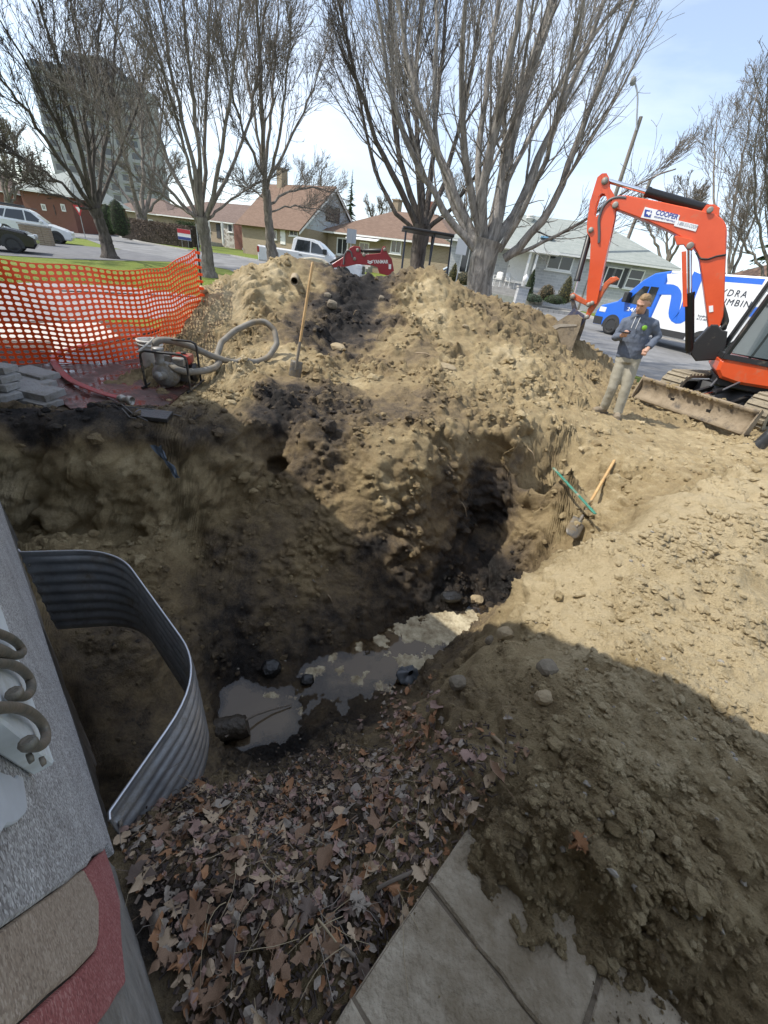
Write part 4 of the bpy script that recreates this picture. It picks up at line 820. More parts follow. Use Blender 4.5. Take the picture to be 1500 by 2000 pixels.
rl.box((xa, -2.0, 1.46), (xa + (xb - xa) * .46, -1.9, 1.53)); rl.build('railing', M_WHITE, A_.e)
x = A_.px(528, 440)[0]
for u in (479, 487): x = A_.px(u, 410)[0]; MB().lathe([(.2, 0), (.2, .4), (.3, .41), (.3, .55), (.1, .6)], (x, 2.5, 3.75), (0, 0, 1), 10).build('roof_vent', M_IRON, A_.e)
# --- far left houses half hidden by trees, brown roofed house at the right
def simple_house(name, label, a, b, zb, wm, rm, h, rh, wins=(), dpt=9, door=None):
    H_ = House(name, label, a, b, zb); H_.box('wall', wm, 0, H_.W, 0, dpt, -.8, h); H_.hip(0, H_.W, 0, dpt, h, rh, rm, .5)
    for w_ in wins: H_.window(w_, (1, 0), sill=False, fw=.12)
    if door: H_.door(door, M_SHUT)
    return H_
simple_house('red_house', 'red brick house with pale porch behind the white car', far_pt(55, 430, 70), far_pt(150, 440, 66), .9, M_REDB, M_ROOF_GR, 2.9, 2.6, ((80, 398, 92, 412), (118, 398, 130, 414)), door=(104, 400, 110, 420))
simple_house('hedge_house', 'small brown roofed house seen over the hedge', far_pt(225, 450, 92), far_pt(335, 462, 84), 1.2, M_TANB, M_ROOF_DK, 2.8, 2.3, ((290, 428, 300, 438),))
simple_house('far_right_house', 'brown roofed house half hidden behind the van', far_pt(1395, 620, 45), far_pt(1640, 650, 40), 1.5, M_TANB, M_ROOF_BR, 3.0, 3.0, ((1440, 555, 1462, 580),))
simple_house('middle_far_house', 'dark roofed house far down the street between the trees', far_pt(-60, 425, 95), far_pt(40, 435, 92), .9, M_REDB, M_ROOF_DK, 2.9, 2.6, ((5, 405, 12, 412),))
# --- apartment tower
tw = House('apartment_tower', 'tall concrete apartment tower rising behind the bare trees', gd(128, 420, 205), gd(300, 445, 190), 3)
M_TOW = mat('tower concrete', (.31, .31, .315), .9, var=.06, vscale=.1)
zt = tw.px(88, 122)[1]; tw.box('wall', M_TOW, 0, tw.W, 0, 16, -3, zt); x0 = tw.W * .3; tw.box('penthouse', M_TOW, x0, tw.W * .75, 3, 12, zt + .01, zt + 4)
nfl = int(zt / 3)
for k in range(nfl):
    for j in range(7):
        x = tw.W * (j + .18) / 7; f = box((x, -.35, 2 + k * 3), (x + tw.W / 7 * .64, -.02, 2 + k * 3 + .9)).build('balcony', mat('tower balcony', (.30, .30, .31), .8), tw.e)
        box((x + .2, -.06, 2.95 + k * 3), (x + tw.W / 7 * .6, -.015, 4.5 + k * 3)).build('window', M_GLASS, tw.e)
# ================================================================ TREES
def tubes_np(P, Rd, seg):
    """P (B,n,3) polylines, Rd (B,n) radii -> verts, quads"""
    B, n, _ = P.shape; T = np.gradient(P, axis=1); T /= np.linalg.norm(T, axis=2, keepdims=True) + 1e-9
    ref = np.where(np.abs(T[:, :1, 2:3]) > .8, np.array([[[1., 0, 0]]]), np.array([[[0, 0, 1.]]])); ref = np.broadcast_to(ref, T.shape)
    X = np.cross(T, ref); X /= np.linalg.norm(X, axis=2, keepdims=True) + 1e-9; Y = np.cross(T, X)
    a = np.arange(seg) * 2 * math.pi / seg; V = P[:, :, None] + (X[:, :, None] * np.cos(a)[None, None, :, None] + Y[:, :, None] * np.sin(a)[None, None, :, None]) * Rd[:, :, None, None]
    base = (np.arange(B) * n * seg)[:, None, None]; i = np.arange(n - 1)[None, :, None]; k = np.arange(seg)[None, None, :]; k2 = (k + 1) % seg
    Fq = np.stack(np.broadcast_arrays(base + i * seg + k, base + i * seg + k2, base + (i + 1) * seg + k2, base + (i + 1) * seg + k), -1).reshape(-1, 4)
    return V.reshape(-1, 3), Fq
def resample(pts, n):
    pts = np.asarray(pts, float); L = np.concatenate([[0], np.cumsum(np.linalg.norm(np.diff(pts, axis=0), axis=1))]); t = np.linspace(0, L[-1], n)
    q = np.stack([np.interp(t, L, pts[:, k]) for k in range(3)], 1)
    for _ in range(2): q[1:-1] = .25 * q[:-2] + .5 * q[1:-1] + .25 * q[2:]
    return q
def spawn(P, Rd, per, rg, t0, t1, ang, lratio, up, n=5, wob=.05, rr=.55, rmin=.0025, absl=None, ls=None):
    """children of the polylines P: per child count each"""
    B, m, _ = P.shape; idx = np.repeat(np.arange(B), per); K = len(idx); t = rg.uniform(t0, t1, K) ** .85; f = t * (m - 1); i = np.minimum(f.astype(int), m - 2); fr = f - i
    S = P[idx, i] * (1 - fr)[:, None] + P[idx, i + 1] * fr[:, None]; T = P[idx, i + 1] - P[idx, i]; T /= np.linalg.norm(T, axis=1)[:, None] + 1e-9
    pr = Rd[idx, i] * (1 - fr) + Rd[idx, i + 1] * fr; plen = np.linalg.norm(np.diff(P, axis=1), axis=2).sum(1)[idx]
    rnd = rg.normal(size=(K, 3)); side = rnd - T * (rnd * T).sum(1)[:, None]; side /= np.linalg.norm(side, axis=1)[:, None] + 1e-9
    a = np.radians(rg.uniform(ang[0], ang[1], K)); D = T * np.cos(a)[:, None] + side * np.sin(a)[:, None]
    L = plen * rg.uniform(lratio[0], lratio[1], K) * (1 - .55 * t)
    if absl: L = rg.uniform(absl[0], absl[1], K)
    out = np.empty((K, n, 3)); out[:, 0] = S; step = L / (n - 1)
    for k in range(1, n):
        D = D + np.array([0, 0, 1.]) * up / n + rg.normal(size=(K, 3)) * wob; D /= np.linalg.norm(D, axis=1)[:, None]; out[:, k] = out[:, k - 1] + D * step[:, None]
    r0 = np.maximum(pr * rr * rg.uniform(.7, 1, K), rmin); rad = r0[:, None] * np.linspace(1, .35, n)[None]; rad = np.maximum(rad, rmin * .8); return out, rad
def bark(name, c1, c2, scale=9):
    m = bpy.data.materials.new(name); m.use_nodes = True; nt = m.node_tree; b = nt.nodes['Principled BSDF']; L = nt.links.new
    tc = nt.nodes.new('ShaderNodeTexCoord'); mp = nt.nodes.new('ShaderNodeMapping'); mp.inputs['Scale'].default_value = (1, 1, .22); L(tc.outputs['Object'], mp.inputs[0])
    n = nt.nodes.new('ShaderNodeTexNoise'); n.inputs['Scale'].default_value = scale; n.inputs['Detail'].default_value = 8; n.inputs['Roughness'].default_value = .7; n.inputs['Distortion'].default_value = .6; L(mp.outputs[0], n.inputs['Vector'])
    r = nt.nodes.new('ShaderNodeValToRGB'); r.color_ramp.elements[0].position = .36; r.color_ramp.elements[0].color = c1 + (1,); r.color_ramp.elements[1].position = .64; r.color_ramp.elements[1].color = c2 + (1,); L(n.outputs[0], r.inputs[0]); L(r.outputs[0], b.inputs['Base Color']); b.inputs['Roughness'].default_value = .9; b.inputs['Specular IOR Level'].default_value = .2
    bp = nt.nodes.new('ShaderNodeBump'); bp.inputs['Strength'].default_value = .9; bp.inputs['Distance'].default_value = .03; L(n.outputs[0], bp.inputs['Height']); L(bp.outputs[0], b.inputs['Normal']); return m
M_BK_GREY = bark('grey maple bark', (.115, .104, .092), (.37, .34, .305)); M_BK_DARK = bark('dark furrowed bark', (.045, .039, .034), (.155, .132, .115)); M_BK_MID = bark('brown grey bark', (.10, .085, .07), (.27, .235, .20))
def tree(name, label, r, trunk, limbs, seed, m, sub=(9, 9, 5), up=.55, lr=(.28, .6), tw=(.003, .0025), ang=(12, 32), sep_limbs=False, spur=0, dofs=None, group='bare street trees'):
    """trunk: list of (u, v, width); limbs: list of [(u, v)..], w0, w1 measured in the photo; placed at distance r"""
    rg = np.random.default_rng(seed); b = gd(trunk[0][0], trunk[0][1], r); bz = float(far_z(b[0], b[1])); k = np.linalg.norm(b[:2]) / r
    def wpx(p, w): return w / 2 * (p[1] * .846 + (CAMH - p[2]) * .534) / _F
    e = empty(name, (b[0], b[1], bz), label=label, cat='tree', group=group); O = np.array([b[0], b[1], bz])
    tp = [gd(u, v, r) for u, v, w in trunk]; tr = [wpx(p, t[2]) for p, t in zip(tp, trunk)]
    d = tp[0] - tp[1]; p0 = np.array([tp[0][0] + d[0] * .1, tp[0][1] + d[1] * .1, bz - .1])
    if tp[0][2] > bz + .1: tp = [p0] + tp; tr = [tr[0] * 1.25] + tr
    n = 26; P = resample(np.array(tp), n); Lc = np.linspace(0, 1, len(tr)); cum = np.concatenate([[0], np.cumsum(np.linalg.norm(np.diff(np.array(tp), axis=0), axis=1))]); Rt = np.interp(np.linspace(0, cum[-1], n), cum, tr)
    Rt *= 1 + .35 * np.exp(-(P[:, 2] - bz).clip(0) / .25) + .05 * rg.normal(size=n)
    V, Fq = tubes_np(P[None], Rt[None], 20); nn_ = V - np.repeat(P, 20, axis=0); V = V + nn_ * (.16 * fbm(V * np.array([5, 5, 1.6]), 3)[:, None])
    link('trunk', npmesh('trunk', V - O, Fq), m, e)
    lp, lrd = [], []
    for i, (pl, w0, w1) in enumerate(limbs):
        off = (rg.uniform(-1, 1) if dofs is None else dofs[i]); q = []
        for j, (u, v) in enumerate(pl): q.append(gd(u, v, r + off * .32 * r * .12 * j))
        q = resample(np.array(q), 14); q[1:-1] += rg.normal(size=(12, 3)) * .012 * r * .12; lp.append(q); lrd.append(np.linspace(wpx(q[0], w0 * .84), wpx(q[-1], w1 * .8), 14))
    lp, lrd = np.array(lp), np.array(lrd)
    lj = lrd * (1 + .05 * rg.normal(size=lrd.shape))
    if sep_limbs:
        for i in range(len(lp)): V, Fq = tubes_np(lp[i:i + 1], lj[i:i + 1], 10); link('limb', npmesh('limb', V - O, Fq), m, e)
        parts = []
    else: parts = [tubes_np(lp, lj, 9)]
    s1, r1 = spawn(lp, lrd, sub[0], rg, .2, .98, ang, lr, up, 9, .04, .38, .005); parts.append(tubes_np(s1, r1, 5))
    s2, r2 = spawn(s1, r1, sub[1], rg, .10, 1.0, (16, 40), (.32, .7), .5, 6, .05, .55, tw[0]); parts.append(tubes_np(s2, r2, 3))
    s3, r3 = spawn(s2, r2, sub[2], rg, .15, 1.0, (25, 60), (.5, 1.0), .35, 3, .09, .6, tw[1]); parts.append(tubes_np(s3, r3, 3))
    if spur: sx, rx = spawn(lp, lrd, spur, rg, .05, .95, (35, 80), (.1, .2), .5, 6, .16, .25, tw[0], absl=(.3, 1.1)); parts.append(tubes_np(sx, rx, 3)); sy, ry = spawn(sx, rx, 3, rg, .2, 1, (25, 60), (.3, .6), .3, 4, .15, .6, tw[1]); parts.append(tubes_np(sy, ry, 3))
    o = 0; VV, FF = [], []
    for V, Fq in parts: VV.append(V); FF.append(Fq + o); o += len(V)
    link('crown', npmesh('crown', np.concatenate(VV) - O, np.concatenate(FF)), m, e); return e
tree('maple_tree', 'large grey barked maple behind the right half of the spoil heap', 12.0, [(932, 600, 54), (936, 575, 50), (938, 545, 46), (945, 500, 50), (955, 470, 56)],
     [([(952, 490), (975, 400), (990, 300), (1020, 180), (1070, 40), (1110, -120)], 34, 17), ([(948, 480), (940, 420), (950, 320), (975, 220), (1000, 110), (1030, -60)], 26, 12), ([(935, 480), (905, 425), (870, 330), (820, 220), (790, 100), (770, -60)], 20, 9),
      ([(940, 470), (920, 380), (905, 280), (900, 160), (905, 40), (915, -90)], 19, 9), ([(930, 490), (885, 440), (845, 380), (800, 300), (755, 160), (735, 0), (725, -80)], 17, 6), ([(945, 460), (930, 350), (945, 200), (965, 60), (985, -80)], 18, 8),
      ([(985, 505), (1040, 460), (1075, 420), (1110, 330), (1150, 210), (1215, 60), (1270, -60)], 20, 7), ([(960, 480), (1000, 430), (1050, 320), (1100, 200), (1150, 100), (1190, -40)], 22, 9), ([(975, 490), (1030, 400), (1065, 320), (1085, 220), (1120, 110), (1145, -30)], 14, 6),
      ([(958, 470), (985, 360), (1045, 250), (1120, 120), (1180, 40), (1250, -40)], 14, 5), ([(925, 480), (880, 400), (850, 280), (845, 150), (855, 20), (860, -70)], 13, 6), ([(1000, 500), (1070, 470), (1130, 440), (1200, 390), (1260, 350), (1320, 330)], 8, 3)], 3, M_BK_GREY, (11, 9, 4), .45, (.34, .7), (.005, .0042), sep_limbs=True, spur=9,
     dofs=[.3, -.4, .5, -.6, -.2, .8, -.3, .6, -.7, .2, .9, -.5])
tree('dark_maple_tree', 'dark furrowed multi stemmed tree beside the red digger canopy', 16.0, [(812, 560, 34), (815, 520, 29), (818, 480, 28), (825, 440, 36)],
     [([(818, 450), (790, 380), (745, 300), (705, 180), (670, 60), (650, -60)], 14, 6), ([(822, 440), (800, 380), (770, 260), (765, 120), (765, 0), (760, -70)], 14, 6), ([(826, 440), (825, 360), (812, 240), (815, 100), (830, -60)], 15, 6),
      ([(828, 440), (840, 360), (850, 240), (865, 100), (880, -60)], 15, 6), ([(830, 445), (860, 380), (890, 280), (920, 140), (950, -40)], 13, 6), ([(815, 455), (770, 420), (735, 350), (715, 250), (690, 120), (660, 0)], 10, 4), ([(825, 440), (815, 330), (790, 200), (790, 60), (800, -60)], 12, 5), ([(832, 450), (880, 410), (930, 350), (980, 240), (1010, 120)], 10, 3)], 5, M_BK_DARK, (13, 9, 4), .5, (.34, .7), (.006, .005), sep_limbs=True, spur=5)
tree('mid_maple_tree', 'bare spreading tree standing by the fence post', 22.0, [(406, 525, 24), (405, 500, 20), (399, 460, 20), (392, 425, 26)],
     [([(394, 430), (380, 330), (350, 200), (320, 80), (300, -60)], 12, 4), ([(392, 430), (388, 300), (372, 150), (355, -40)], 12, 4), ([(396, 430), (400, 300), (405, 150), (412, -40)], 10, 4), ([(400, 430), (430, 330), (450, 180), (470, 0)], 11, 4), ([(400, 430), (440, 360), (480, 260), (510, 120), (520, 0)], 9, 3),
      ([(390, 432), (340, 340), (290, 220), (240, 100), (200, 0)], 10, 3), ([(388, 434), (330, 370), (270, 300), (210, 240), (160, 200)], 8, 2.5), ([(388, 420), (365, 300), (325, 150), (280, 0)], 9, 3), ([(402, 430), (450, 390), (500, 360), (540, 340)], 6, 2), ([(385, 428), (340, 395), (290, 370), (250, 330)], 6, 2)], 8, M_BK_MID, (16, 9, 4), .5, (.34, .7), (.0082, .0065), spur=10)
tree('left_maple_tree', 'leaning bare tree on the grass strip near the white car', 28.5, [(209, 476, 21), (203, 455, 18), (192, 425, 18), (184, 408, 24)],
     [([(186, 410), (165, 340), (150, 260), (120, 150), (80, 20), (60, -60)], 11, 4), ([(184, 410), (140, 350), (90, 270), (40, 200), (-30, 120)], 11, 4), ([(182, 412), (130, 370), (70, 320), (0, 290), (-60, 260)], 8, 3), ([(188, 410), (200, 330), (215, 220), (225, 100), (230, 0)], 10, 3), ([(190, 408), (210, 360), (240, 290), (270, 200), (290, 100)], 8, 3), ([(186, 408), (172, 300), (165, 180), (150, 60), (130, -40)], 10, 3),
      ([(184, 410), (150, 330), (100, 220), (50, 120), (0, 40)], 10, 3), ([(186, 410), (180, 280), (190, 140), (200, 0)], 8, 3), ([(180, 414), (140, 395), (90, 370), (30, 350)], 6, 2)], 11, M_BK_DARK, (16, 9, 4), .45, (.34, .7), (.010, .0085), spur=6)
tree('kerb_maple_tree', 'bare tree with drooping side branches beside the white pickup', 25.0, [(532, 492, 20), (528, 470, 16), (524, 420, 15), (519, 370, 15)],
     [([(520, 390), (513, 280), (508, 150), (505, 20), (503, -60)], 12, 5), ([(520, 370), (500, 250), (480, 120), (470, 0)], 8, 3), ([(521, 370), (545, 270), (560, 150), (570, 20)], 8, 3), ([(522, 360), (570, 270), (610, 180), (640, 80)], 7, 2.5), ([(519, 350), (480, 270), (450, 180), (430, 80)], 7, 2.5), ([(524, 400), (570, 370), (620, 365), (660, 380)], 6, 2), ([(525, 415), (575, 400), (620, 410), (650, 425)], 4, 1.5), ([(518, 330), (530, 200), (540, 80), (545, -30)], 8, 3), ([(520, 390), (480, 360), (440, 350)], 4, 1.5)], 14, M_BK_MID, (16, 9, 4), .35, (.34, .7), (.009, .0075), spur=6)
tree('corner_tree', 'large grey tree in front of the apartment tower', 60.0, [(281, 462, 18), (278, 440, 16), (276, 420, 20)],
     [([(276, 425), (255, 350), (235, 260), (220, 180)], 10, 3), ([(278, 425), (280, 320), (275, 220), (270, 150)], 10, 3), ([(280, 425), (300, 340), (315, 250), (320, 180)], 9, 3), ([(275, 425), (235, 370), (200, 310), (175, 260)], 8, 2), ([(280, 425), (320, 370), (350, 310)], 7, 2)], 17, M_BK_MID, (14, 9, 4), .35, (.3, .55), (.022, .018), group='far bare trees')
tree('far_left_tree', 'thin bare tree at the far end of the street', 55.0, [(25, 440, 14), (20, 410, 12), (18, 395, 14)],
     [([(18, 400), (0, 340), (-20, 280)], 7, 2), ([(19, 400), (25, 330), (35, 260)], 7, 2), ([(20, 400), (45, 350), (70, 310)], 6, 2), ([(18, 400), (8, 310), (5, 240)], 6, 2)], 19, M_BK_MID, (14, 9, 4), .35, (.3, .55), (.02, .017), group='far bare trees')
for k, (u, v, r, lab, lm) in enumerate(((1420, 600, 38, 'tall bare tree behind the van roof', [[(1418, 560), (1400, 440), (1390, 330), (1400, 230)], [(1420, 560), (1430, 420), (1450, 300), (1480, 180)], [(1422, 560), (1460, 460), (1490, 380), (1510, 300)], [(1417, 560), (1370, 470), (1350, 400)], [(1420, 560), (1440, 470), (1470, 360)]]),
      (1300, 560, 55, 'pale bare tree between the grey bungalow and the van', [[(1298, 520), (1270, 450), (1255, 400)], [(1300, 520), (1305, 440), (1310, 380)], [(1302, 520), (1340, 450), (1360, 390)], [(1300, 520), (1330, 430), (1340, 370)]]),
      (1510, 620, 36, 'bare tree at the picture edge above the digger cab', [[(1505, 560), (1480, 430), (1470, 320), (1490, 200)], [(1510, 560), (1500, 400), (1495, 260), (1500, 150)], [(1508, 560), (1450, 470), (1420, 400)]]),
      (905, 520, 70, 'distant bare tree beyond the tan bungalow', [[(905, 470), (890, 400), (880, 350)], [(905, 470), (910, 400), (915, 340)], [(907, 470), (930, 410), (945, 370)]]),
      (740, 500, 80, 'distant bare tree over the brown roof', [[(740, 460), (725, 420), (715, 395)], [(740, 460), (745, 415), (750, 390)], [(741, 460), (760, 425), (775, 400)]]),
      (620, 480, 90, 'distant bare tree behind the steep gable', [[(618, 420), (600, 370), (590, 330)], [(620, 420), (625, 370), (630, 330)]]))):
    tree('background_tree', lab, r, [(u, v, 12), (u, (v + lm[0][0][1]) / 2, 10), (u, lm[0][0][1], 12)], [(l, 7, 2) for l in lm], 30 + k, M_BK_MID, (13, 9, 4), .4, (.3, .6), (.013 if r < 45 else .022, .011 if r < 45 else .018), group='far bare trees')
# conifers and clipped evergreens
M_EVER = mat('evergreen needles', (.022, .045, .014), .9, col2=(.06, .095, .03), vscale=9); M_EVER2 = mat('golden evergreen', (.10, .10, .025), .9, col2=(.19, .15, .05), vscale=9); M_BROWNH = mat('brown hedge twigs', (.075, .05, .035), .9, col2=(.15, .11, .08), vscale=5); M_BLUEJ = mat('juniper', (.05, .085, .05), .9, col2=(.1, .14, .09), vscale=9)
def leafy(name, label, cat, c, prof, m, n, size, seed, group=None, sx=1.0, sy=1.0, rz=0.0):
    """dense small-leaved shrub: prof = list of (radius, height); needles as little faces through the outer volume, with a stem"""
    rg = np.random.default_rng(seed); e = empty(name, c, rz, label=label, cat=cat, group=group); pr = np.array(prof); zs = rg.uniform(pr[0, 1], pr[-1, 1], n * 3); rr = np.interp(zs, pr[:, 1], pr[:, 0]); kp = rg.random(n * 3) < rr / rr.max(); zs, rr = zs[kp][:n], rr[kp][:n]; K = len(zs)
    a = rg.uniform(0, 2 * math.pi, K); f = 1 - np.abs(rg.normal(0, .16, K)); bumpy = 1 + .12 * pnoise(np.stack([np.cos(a) * 1.7, np.sin(a) * 1.7, zs * 2.5 + seed], 1)); q = rr * f * bumpy
    Cn = np.stack([q * np.cos(a) * sx, q * np.sin(a) * sy, zs], 1); d1 = rg.normal(size=(K, 3)); d1 /= np.linalg.norm(d1, axis=1)[:, None]; d1[:, 2] = np.abs(d1[:, 2]) * .7; d2 = np.cross(d1, rg.normal(size=(K, 3))); d2 /= np.linalg.norm(d2, axis=1)[:, None]; s = size * rg.uniform(.6, 1.3, K)[:, None]
    V = np.stack([Cn - d2 * s * .35, Cn + d1 * s, Cn + d2 * s * .35], 1).reshape(-1, 3); link('foliage', npmesh('foliage', V, np.arange(len(V)).reshape(-1, 3), False), m, e)
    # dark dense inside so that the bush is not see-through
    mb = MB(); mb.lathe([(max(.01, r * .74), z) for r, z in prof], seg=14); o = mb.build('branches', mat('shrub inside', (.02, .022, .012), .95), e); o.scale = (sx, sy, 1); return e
def shrub_at(u, v, h, w, m, name, label, seed, n=1600, size=.05, prof=None, r=None, group='evergreen shrubs'):
    p = gf(u, v) if r is None else gd(u, v, r); z = p[2]
    pf = prof or [(.3, 0), (.9, .12), (1, .4), (.85, .7), (.5, .9), (.08, 1)]
    return leafy(name, label, 'shrub', (p[0], p[1], z - .05), [(a * w / 2, b * h) for a, b in pf], m, n, size, seed, group)
CONE = [(.5, 0), (1, .08), (.8, .35), (.5, .7), (.25, .9), (.03, 1)]
shrub_at(217, 457, 2.3, 1.5, M_EVER, 'rounded_cedar', 'left one of two clipped cedars at the road bend', 1, 2500, .09, r=52); shrub_at(238, 460, 2.7, 1.7, M_EVER, 'rounded_cedar', 'taller right one of two clipped cedars at the road bend', 2, 2500, .09, r=50)
shrub_at(1030, 575, 1.5, .7, M_EVER, 'columnar_cedar', 'slim dark green cedar left of the bungalow window', 3, 1500, .06, CONE, 31); shrub_at(1098, 590, 1.5, 1.1, M_EVER2, 'conical_cedar', 'golden green cone shaped shrub right of the bungalow window', 4, 1500, .06, CONE, 30); shrub_at(1064, 585, .9, 1.1, mat('rusty shrub', (.15, .10, .05), .9, col2=(.24, .18, .09), vscale=8), 'rusty_shrub', 'rusty brown shrub under the bungalow window', 5, 1200, .06, None, 30.5); shrub_at(1040, 588, .45, 1.3, M_BLUEJ, 'low_juniper', 'low bluish juniper beside the porch', 6, 1000, .06, None, 30); shrub_at(1082, 592, .5, 1.4, M_EVER, 'low_juniper', 'low green juniper before the cone shaped shrub', 7, 1000, .06, None, 29.6)
shrub_at(883, 548, 1.1, .8, M_EVER2, 'golden_cedar', 'golden cedar beside the sign post', 8, 1200, .06, CONE, 32); shrub_at(905, 555, .8, 1.6, mat('dry shrub', (.16, .12, .06), .9, col2=(.26, .2, .1), vscale=8), 'dry_shrub', 'dry brown shrub at the corner of the grey bungalow', 9, 1000, .06, None, 32)
def hedge(name, label, a, b, h, wd, m, seed, n, size):
    a, b = np.array(a[:2]), np.array(b[:2]); L = np.linalg.norm(b - a); rg = np.random.default_rng(seed); z0 = float(far_z(*((a + b) / 2))); e = empty(name, (a[0], a[1], z0), math.atan2(b[1] - a[1], b[0] - a[0]), label=label, cat='hedge')
    x = rg.uniform(0, L, n); y = rg.normal(0, wd * .25, n); z = h * rg.random(n) ** .6 + rg.normal(0, .04, n); Cn = np.stack([x, y, z], 1); d1 = rg.normal(size=(n, 3)); d1 /= np.linalg.norm(d1, axis=1)[:, None]; d2 = np.cross(d1, rg.normal(size=(n, 3))); d2 /= np.linalg.norm(d2, axis=1)[:, None]; s = size * rg.uniform(.5, 1.4, n)[:, None]
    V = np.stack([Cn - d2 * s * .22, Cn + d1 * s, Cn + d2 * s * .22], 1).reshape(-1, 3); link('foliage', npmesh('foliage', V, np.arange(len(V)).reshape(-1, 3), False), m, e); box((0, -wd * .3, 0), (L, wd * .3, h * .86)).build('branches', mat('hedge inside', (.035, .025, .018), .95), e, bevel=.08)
hedge('brown_hedge', 'leafless brown hedge in front of the small house', gd(242, 462, 60), gd(372, 478, 52), 1.9, 1.0, M_BROWNH, 21, 9000, .16)
hedge('green_hedge', 'short green hedge beside the stone bungalow', gd(352, 476, 57), gd(386, 481, 55), 2.2, 1.2, M_EVER, 22, 3000, .13)
def spruce(label, u, v, r, h, w, seed, m=M_EVER):
    rg = np.random.default_rng(seed); p = gd(u, v, r); zb = p[2]; e = empty('spruce_tree', (p[0], p[1], zb), label=label, cat='tree', group='far conifers'); MB().tube([(0, 0, 0), (0, 0, h * .5), (0, 0, h)], [h * .018, h * .01, .02], 7).build('trunk', M_BK_DARK, e)
    V, Fq = [], []; n = 150
    for k in range(n):
        t = k / n; z = h * (.06 + .94 * t); L = w / 2 * (1 - t) ** .85 * rg.uniform(.6, 1.15) + .05; a = rg.uniform(0, 6.283); d = np.array([math.cos(a), math.sin(a), -.25]); s = np.array([-math.sin(a), math.cos(a), 0])
        for q in range(7):
            f = (q + .5) / 7; c = np.array([0, 0, z]) + d * L * f; wd = L * .26 * (1 - f * .6); i = len(V); V += [c - s * wd + [0, 0, -wd * .5], c + d * L * .16, c + s * wd + [0, 0, -wd * .5], c - d * L * .12 + [0, 0, wd * .3]]; Fq.append((i, i + 1, i + 2, i + 3))
    link('crown', npmesh('crown', np.array(V), np.array(Fq), False), m, e)
spruce('small dark spruce against the sky right of the steep gable', 682, 445, 80, 7.5, 3.0, 41); spruce('dark spruce at the right edge behind the bare trees', 1490, 560, 60, 15, 6, 42)
for k, (u, v, h) in enumerate(((68, 425, 9), (90, 428, 7.5), (108, 430, 9))): spruce(('leftmost of three pointed spruces left of the tower', 'middle one of three pointed spruces left of the tower', 'rightmost of three pointed spruces left of the tower')[k], u, v, 95, h * 1.1, h * .42, 50 + k)
# ================================================================ CLODS, LEAVES, MULCH
def ico(sub):
    bm = bmesh.new(); bmesh.ops.create_icosphere(bm, subdivisions=sub, radius=1); V = np.array([v.co[:] for v in bm.verts]); F_ = np.array([[v.index for v in f.verts] for f in bm.faces]); bm.free(); return V, F_
I1, I2 = ico(1), ico(2)
def scatter_clods(name, pts, sizes, tans, base, seed, m=None, flat=.75, wets=None):
    rg = np.random.default_rng(seed); V0, F0 = base; K = len(pts); n = len(V0); rnd = rg.normal(size=(K, 3, 3)); Q, _ = np.linalg.qr(rnd)
    tmpl = [V0 * (1 + .34 * fbm(V0 * 1.5 + 13 * k, 2)[:, None] + (.10 * rg.normal(size=(n, 1)))) for k in range(14)]; T = np.array(tmpl)[rg.integers(0, 14, K)] * rg.uniform(.65, 1.2, (K, 1, 3))
    V = np.einsum('kij,knj->kni', Q, T) * sizes[:, None, None]; V[:, :, 2] *= flat; V += pts[:, None]; Fq = (F0[None] + (np.arange(K) * n)[:, None, None]).reshape(-1, 3)
    me = npmesh(name, V.reshape(-1, 3), Fq, False); at = me.attributes.new('soil', 'FLOAT_COLOR', 'POINT'); tt = np.repeat(tans, n); w_ = np.zeros_like(tt) if wets is None else np.repeat(wets, n)
    at.data.foreach_set('color', np.stack([tt, w_, tt * 0, tt * 0 + 1], 1).astype(np.float32).ravel()); return link(name, me, m or M_SOIL)
# places drawn from the finished surface, more per area close by and where the heap is loose
_pp = gz(345, 745, 0); _hp = gz(230, 745, 0)
_mf = gz(1192, 814, 0)
_vis = (np.hypot(_f2[:, 0] - _mf[0], _f2[:, 1] - _mf[1]) > .4) & (np.hypot(_f2[:, 0] - _pp[0], _f2[:, 1] - _pp[1]) > .55) & (np.hypot(_f2[:, 0] - _hp[0], _f2[:, 1] - _hp[1]) > .6) & (_f2[:, 2] > WATER_Z + .02) & (m_path < .72) & (_t > FT + .05) & (_rad > .45) & (_rad < 11)
_pr = np.where(_vis, (1 - .8 * m_walk) * (1 - .75 * m_bed) * (1 - .8 * m_wall) * (.10 + np.clip(patch + .45, 0, 1.5) ** 2) * np.clip(_nf[:, 2], 0, 1) ** 2, 0); _pr /= _pr.sum()
def clod_set(K, smin, smax, seed, base, name, lift=.25, pw=2.6):
    rg = np.random.default_rng(seed); k = rg.choice(len(_f2), K, p=_pr); r = _rad[k]; s = (smin + (smax - smin) * rg.random(K) ** pw) * np.clip(r / 2.6, .55, 1.7); p = _f2[k] + _nf[k] * (s * lift)[:, None]
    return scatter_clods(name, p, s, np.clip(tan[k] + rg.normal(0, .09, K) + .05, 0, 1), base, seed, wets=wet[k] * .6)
tag(clod_set(21000, .004, .027, 61, I1, 'crumbled_earth', pw=3.2), 'loose crumbs of earth strewn over the heaps', 'earth', kind='stuff')
tag(clod_set(1300, .014, .052, 62, I2, 'earth_clods', .1, 2.6), 'larger clods of earth on the heaps and banks', 'earth', kind='stuff')
_keep = _pr.copy(); _pr = np.where((_rad < 3.4) & (m_bed < .4) & (_s < 1.1), _keep + _vis * .25 * _keep.mean(), 0); _pr /= _pr.sum()
tag(clod_set(9000, .004, .022, 65, I1, 'bank_crumbs', .2, 2.4), 'crumbling earth on the near bank and pale mound', 'earth', kind='stuff')
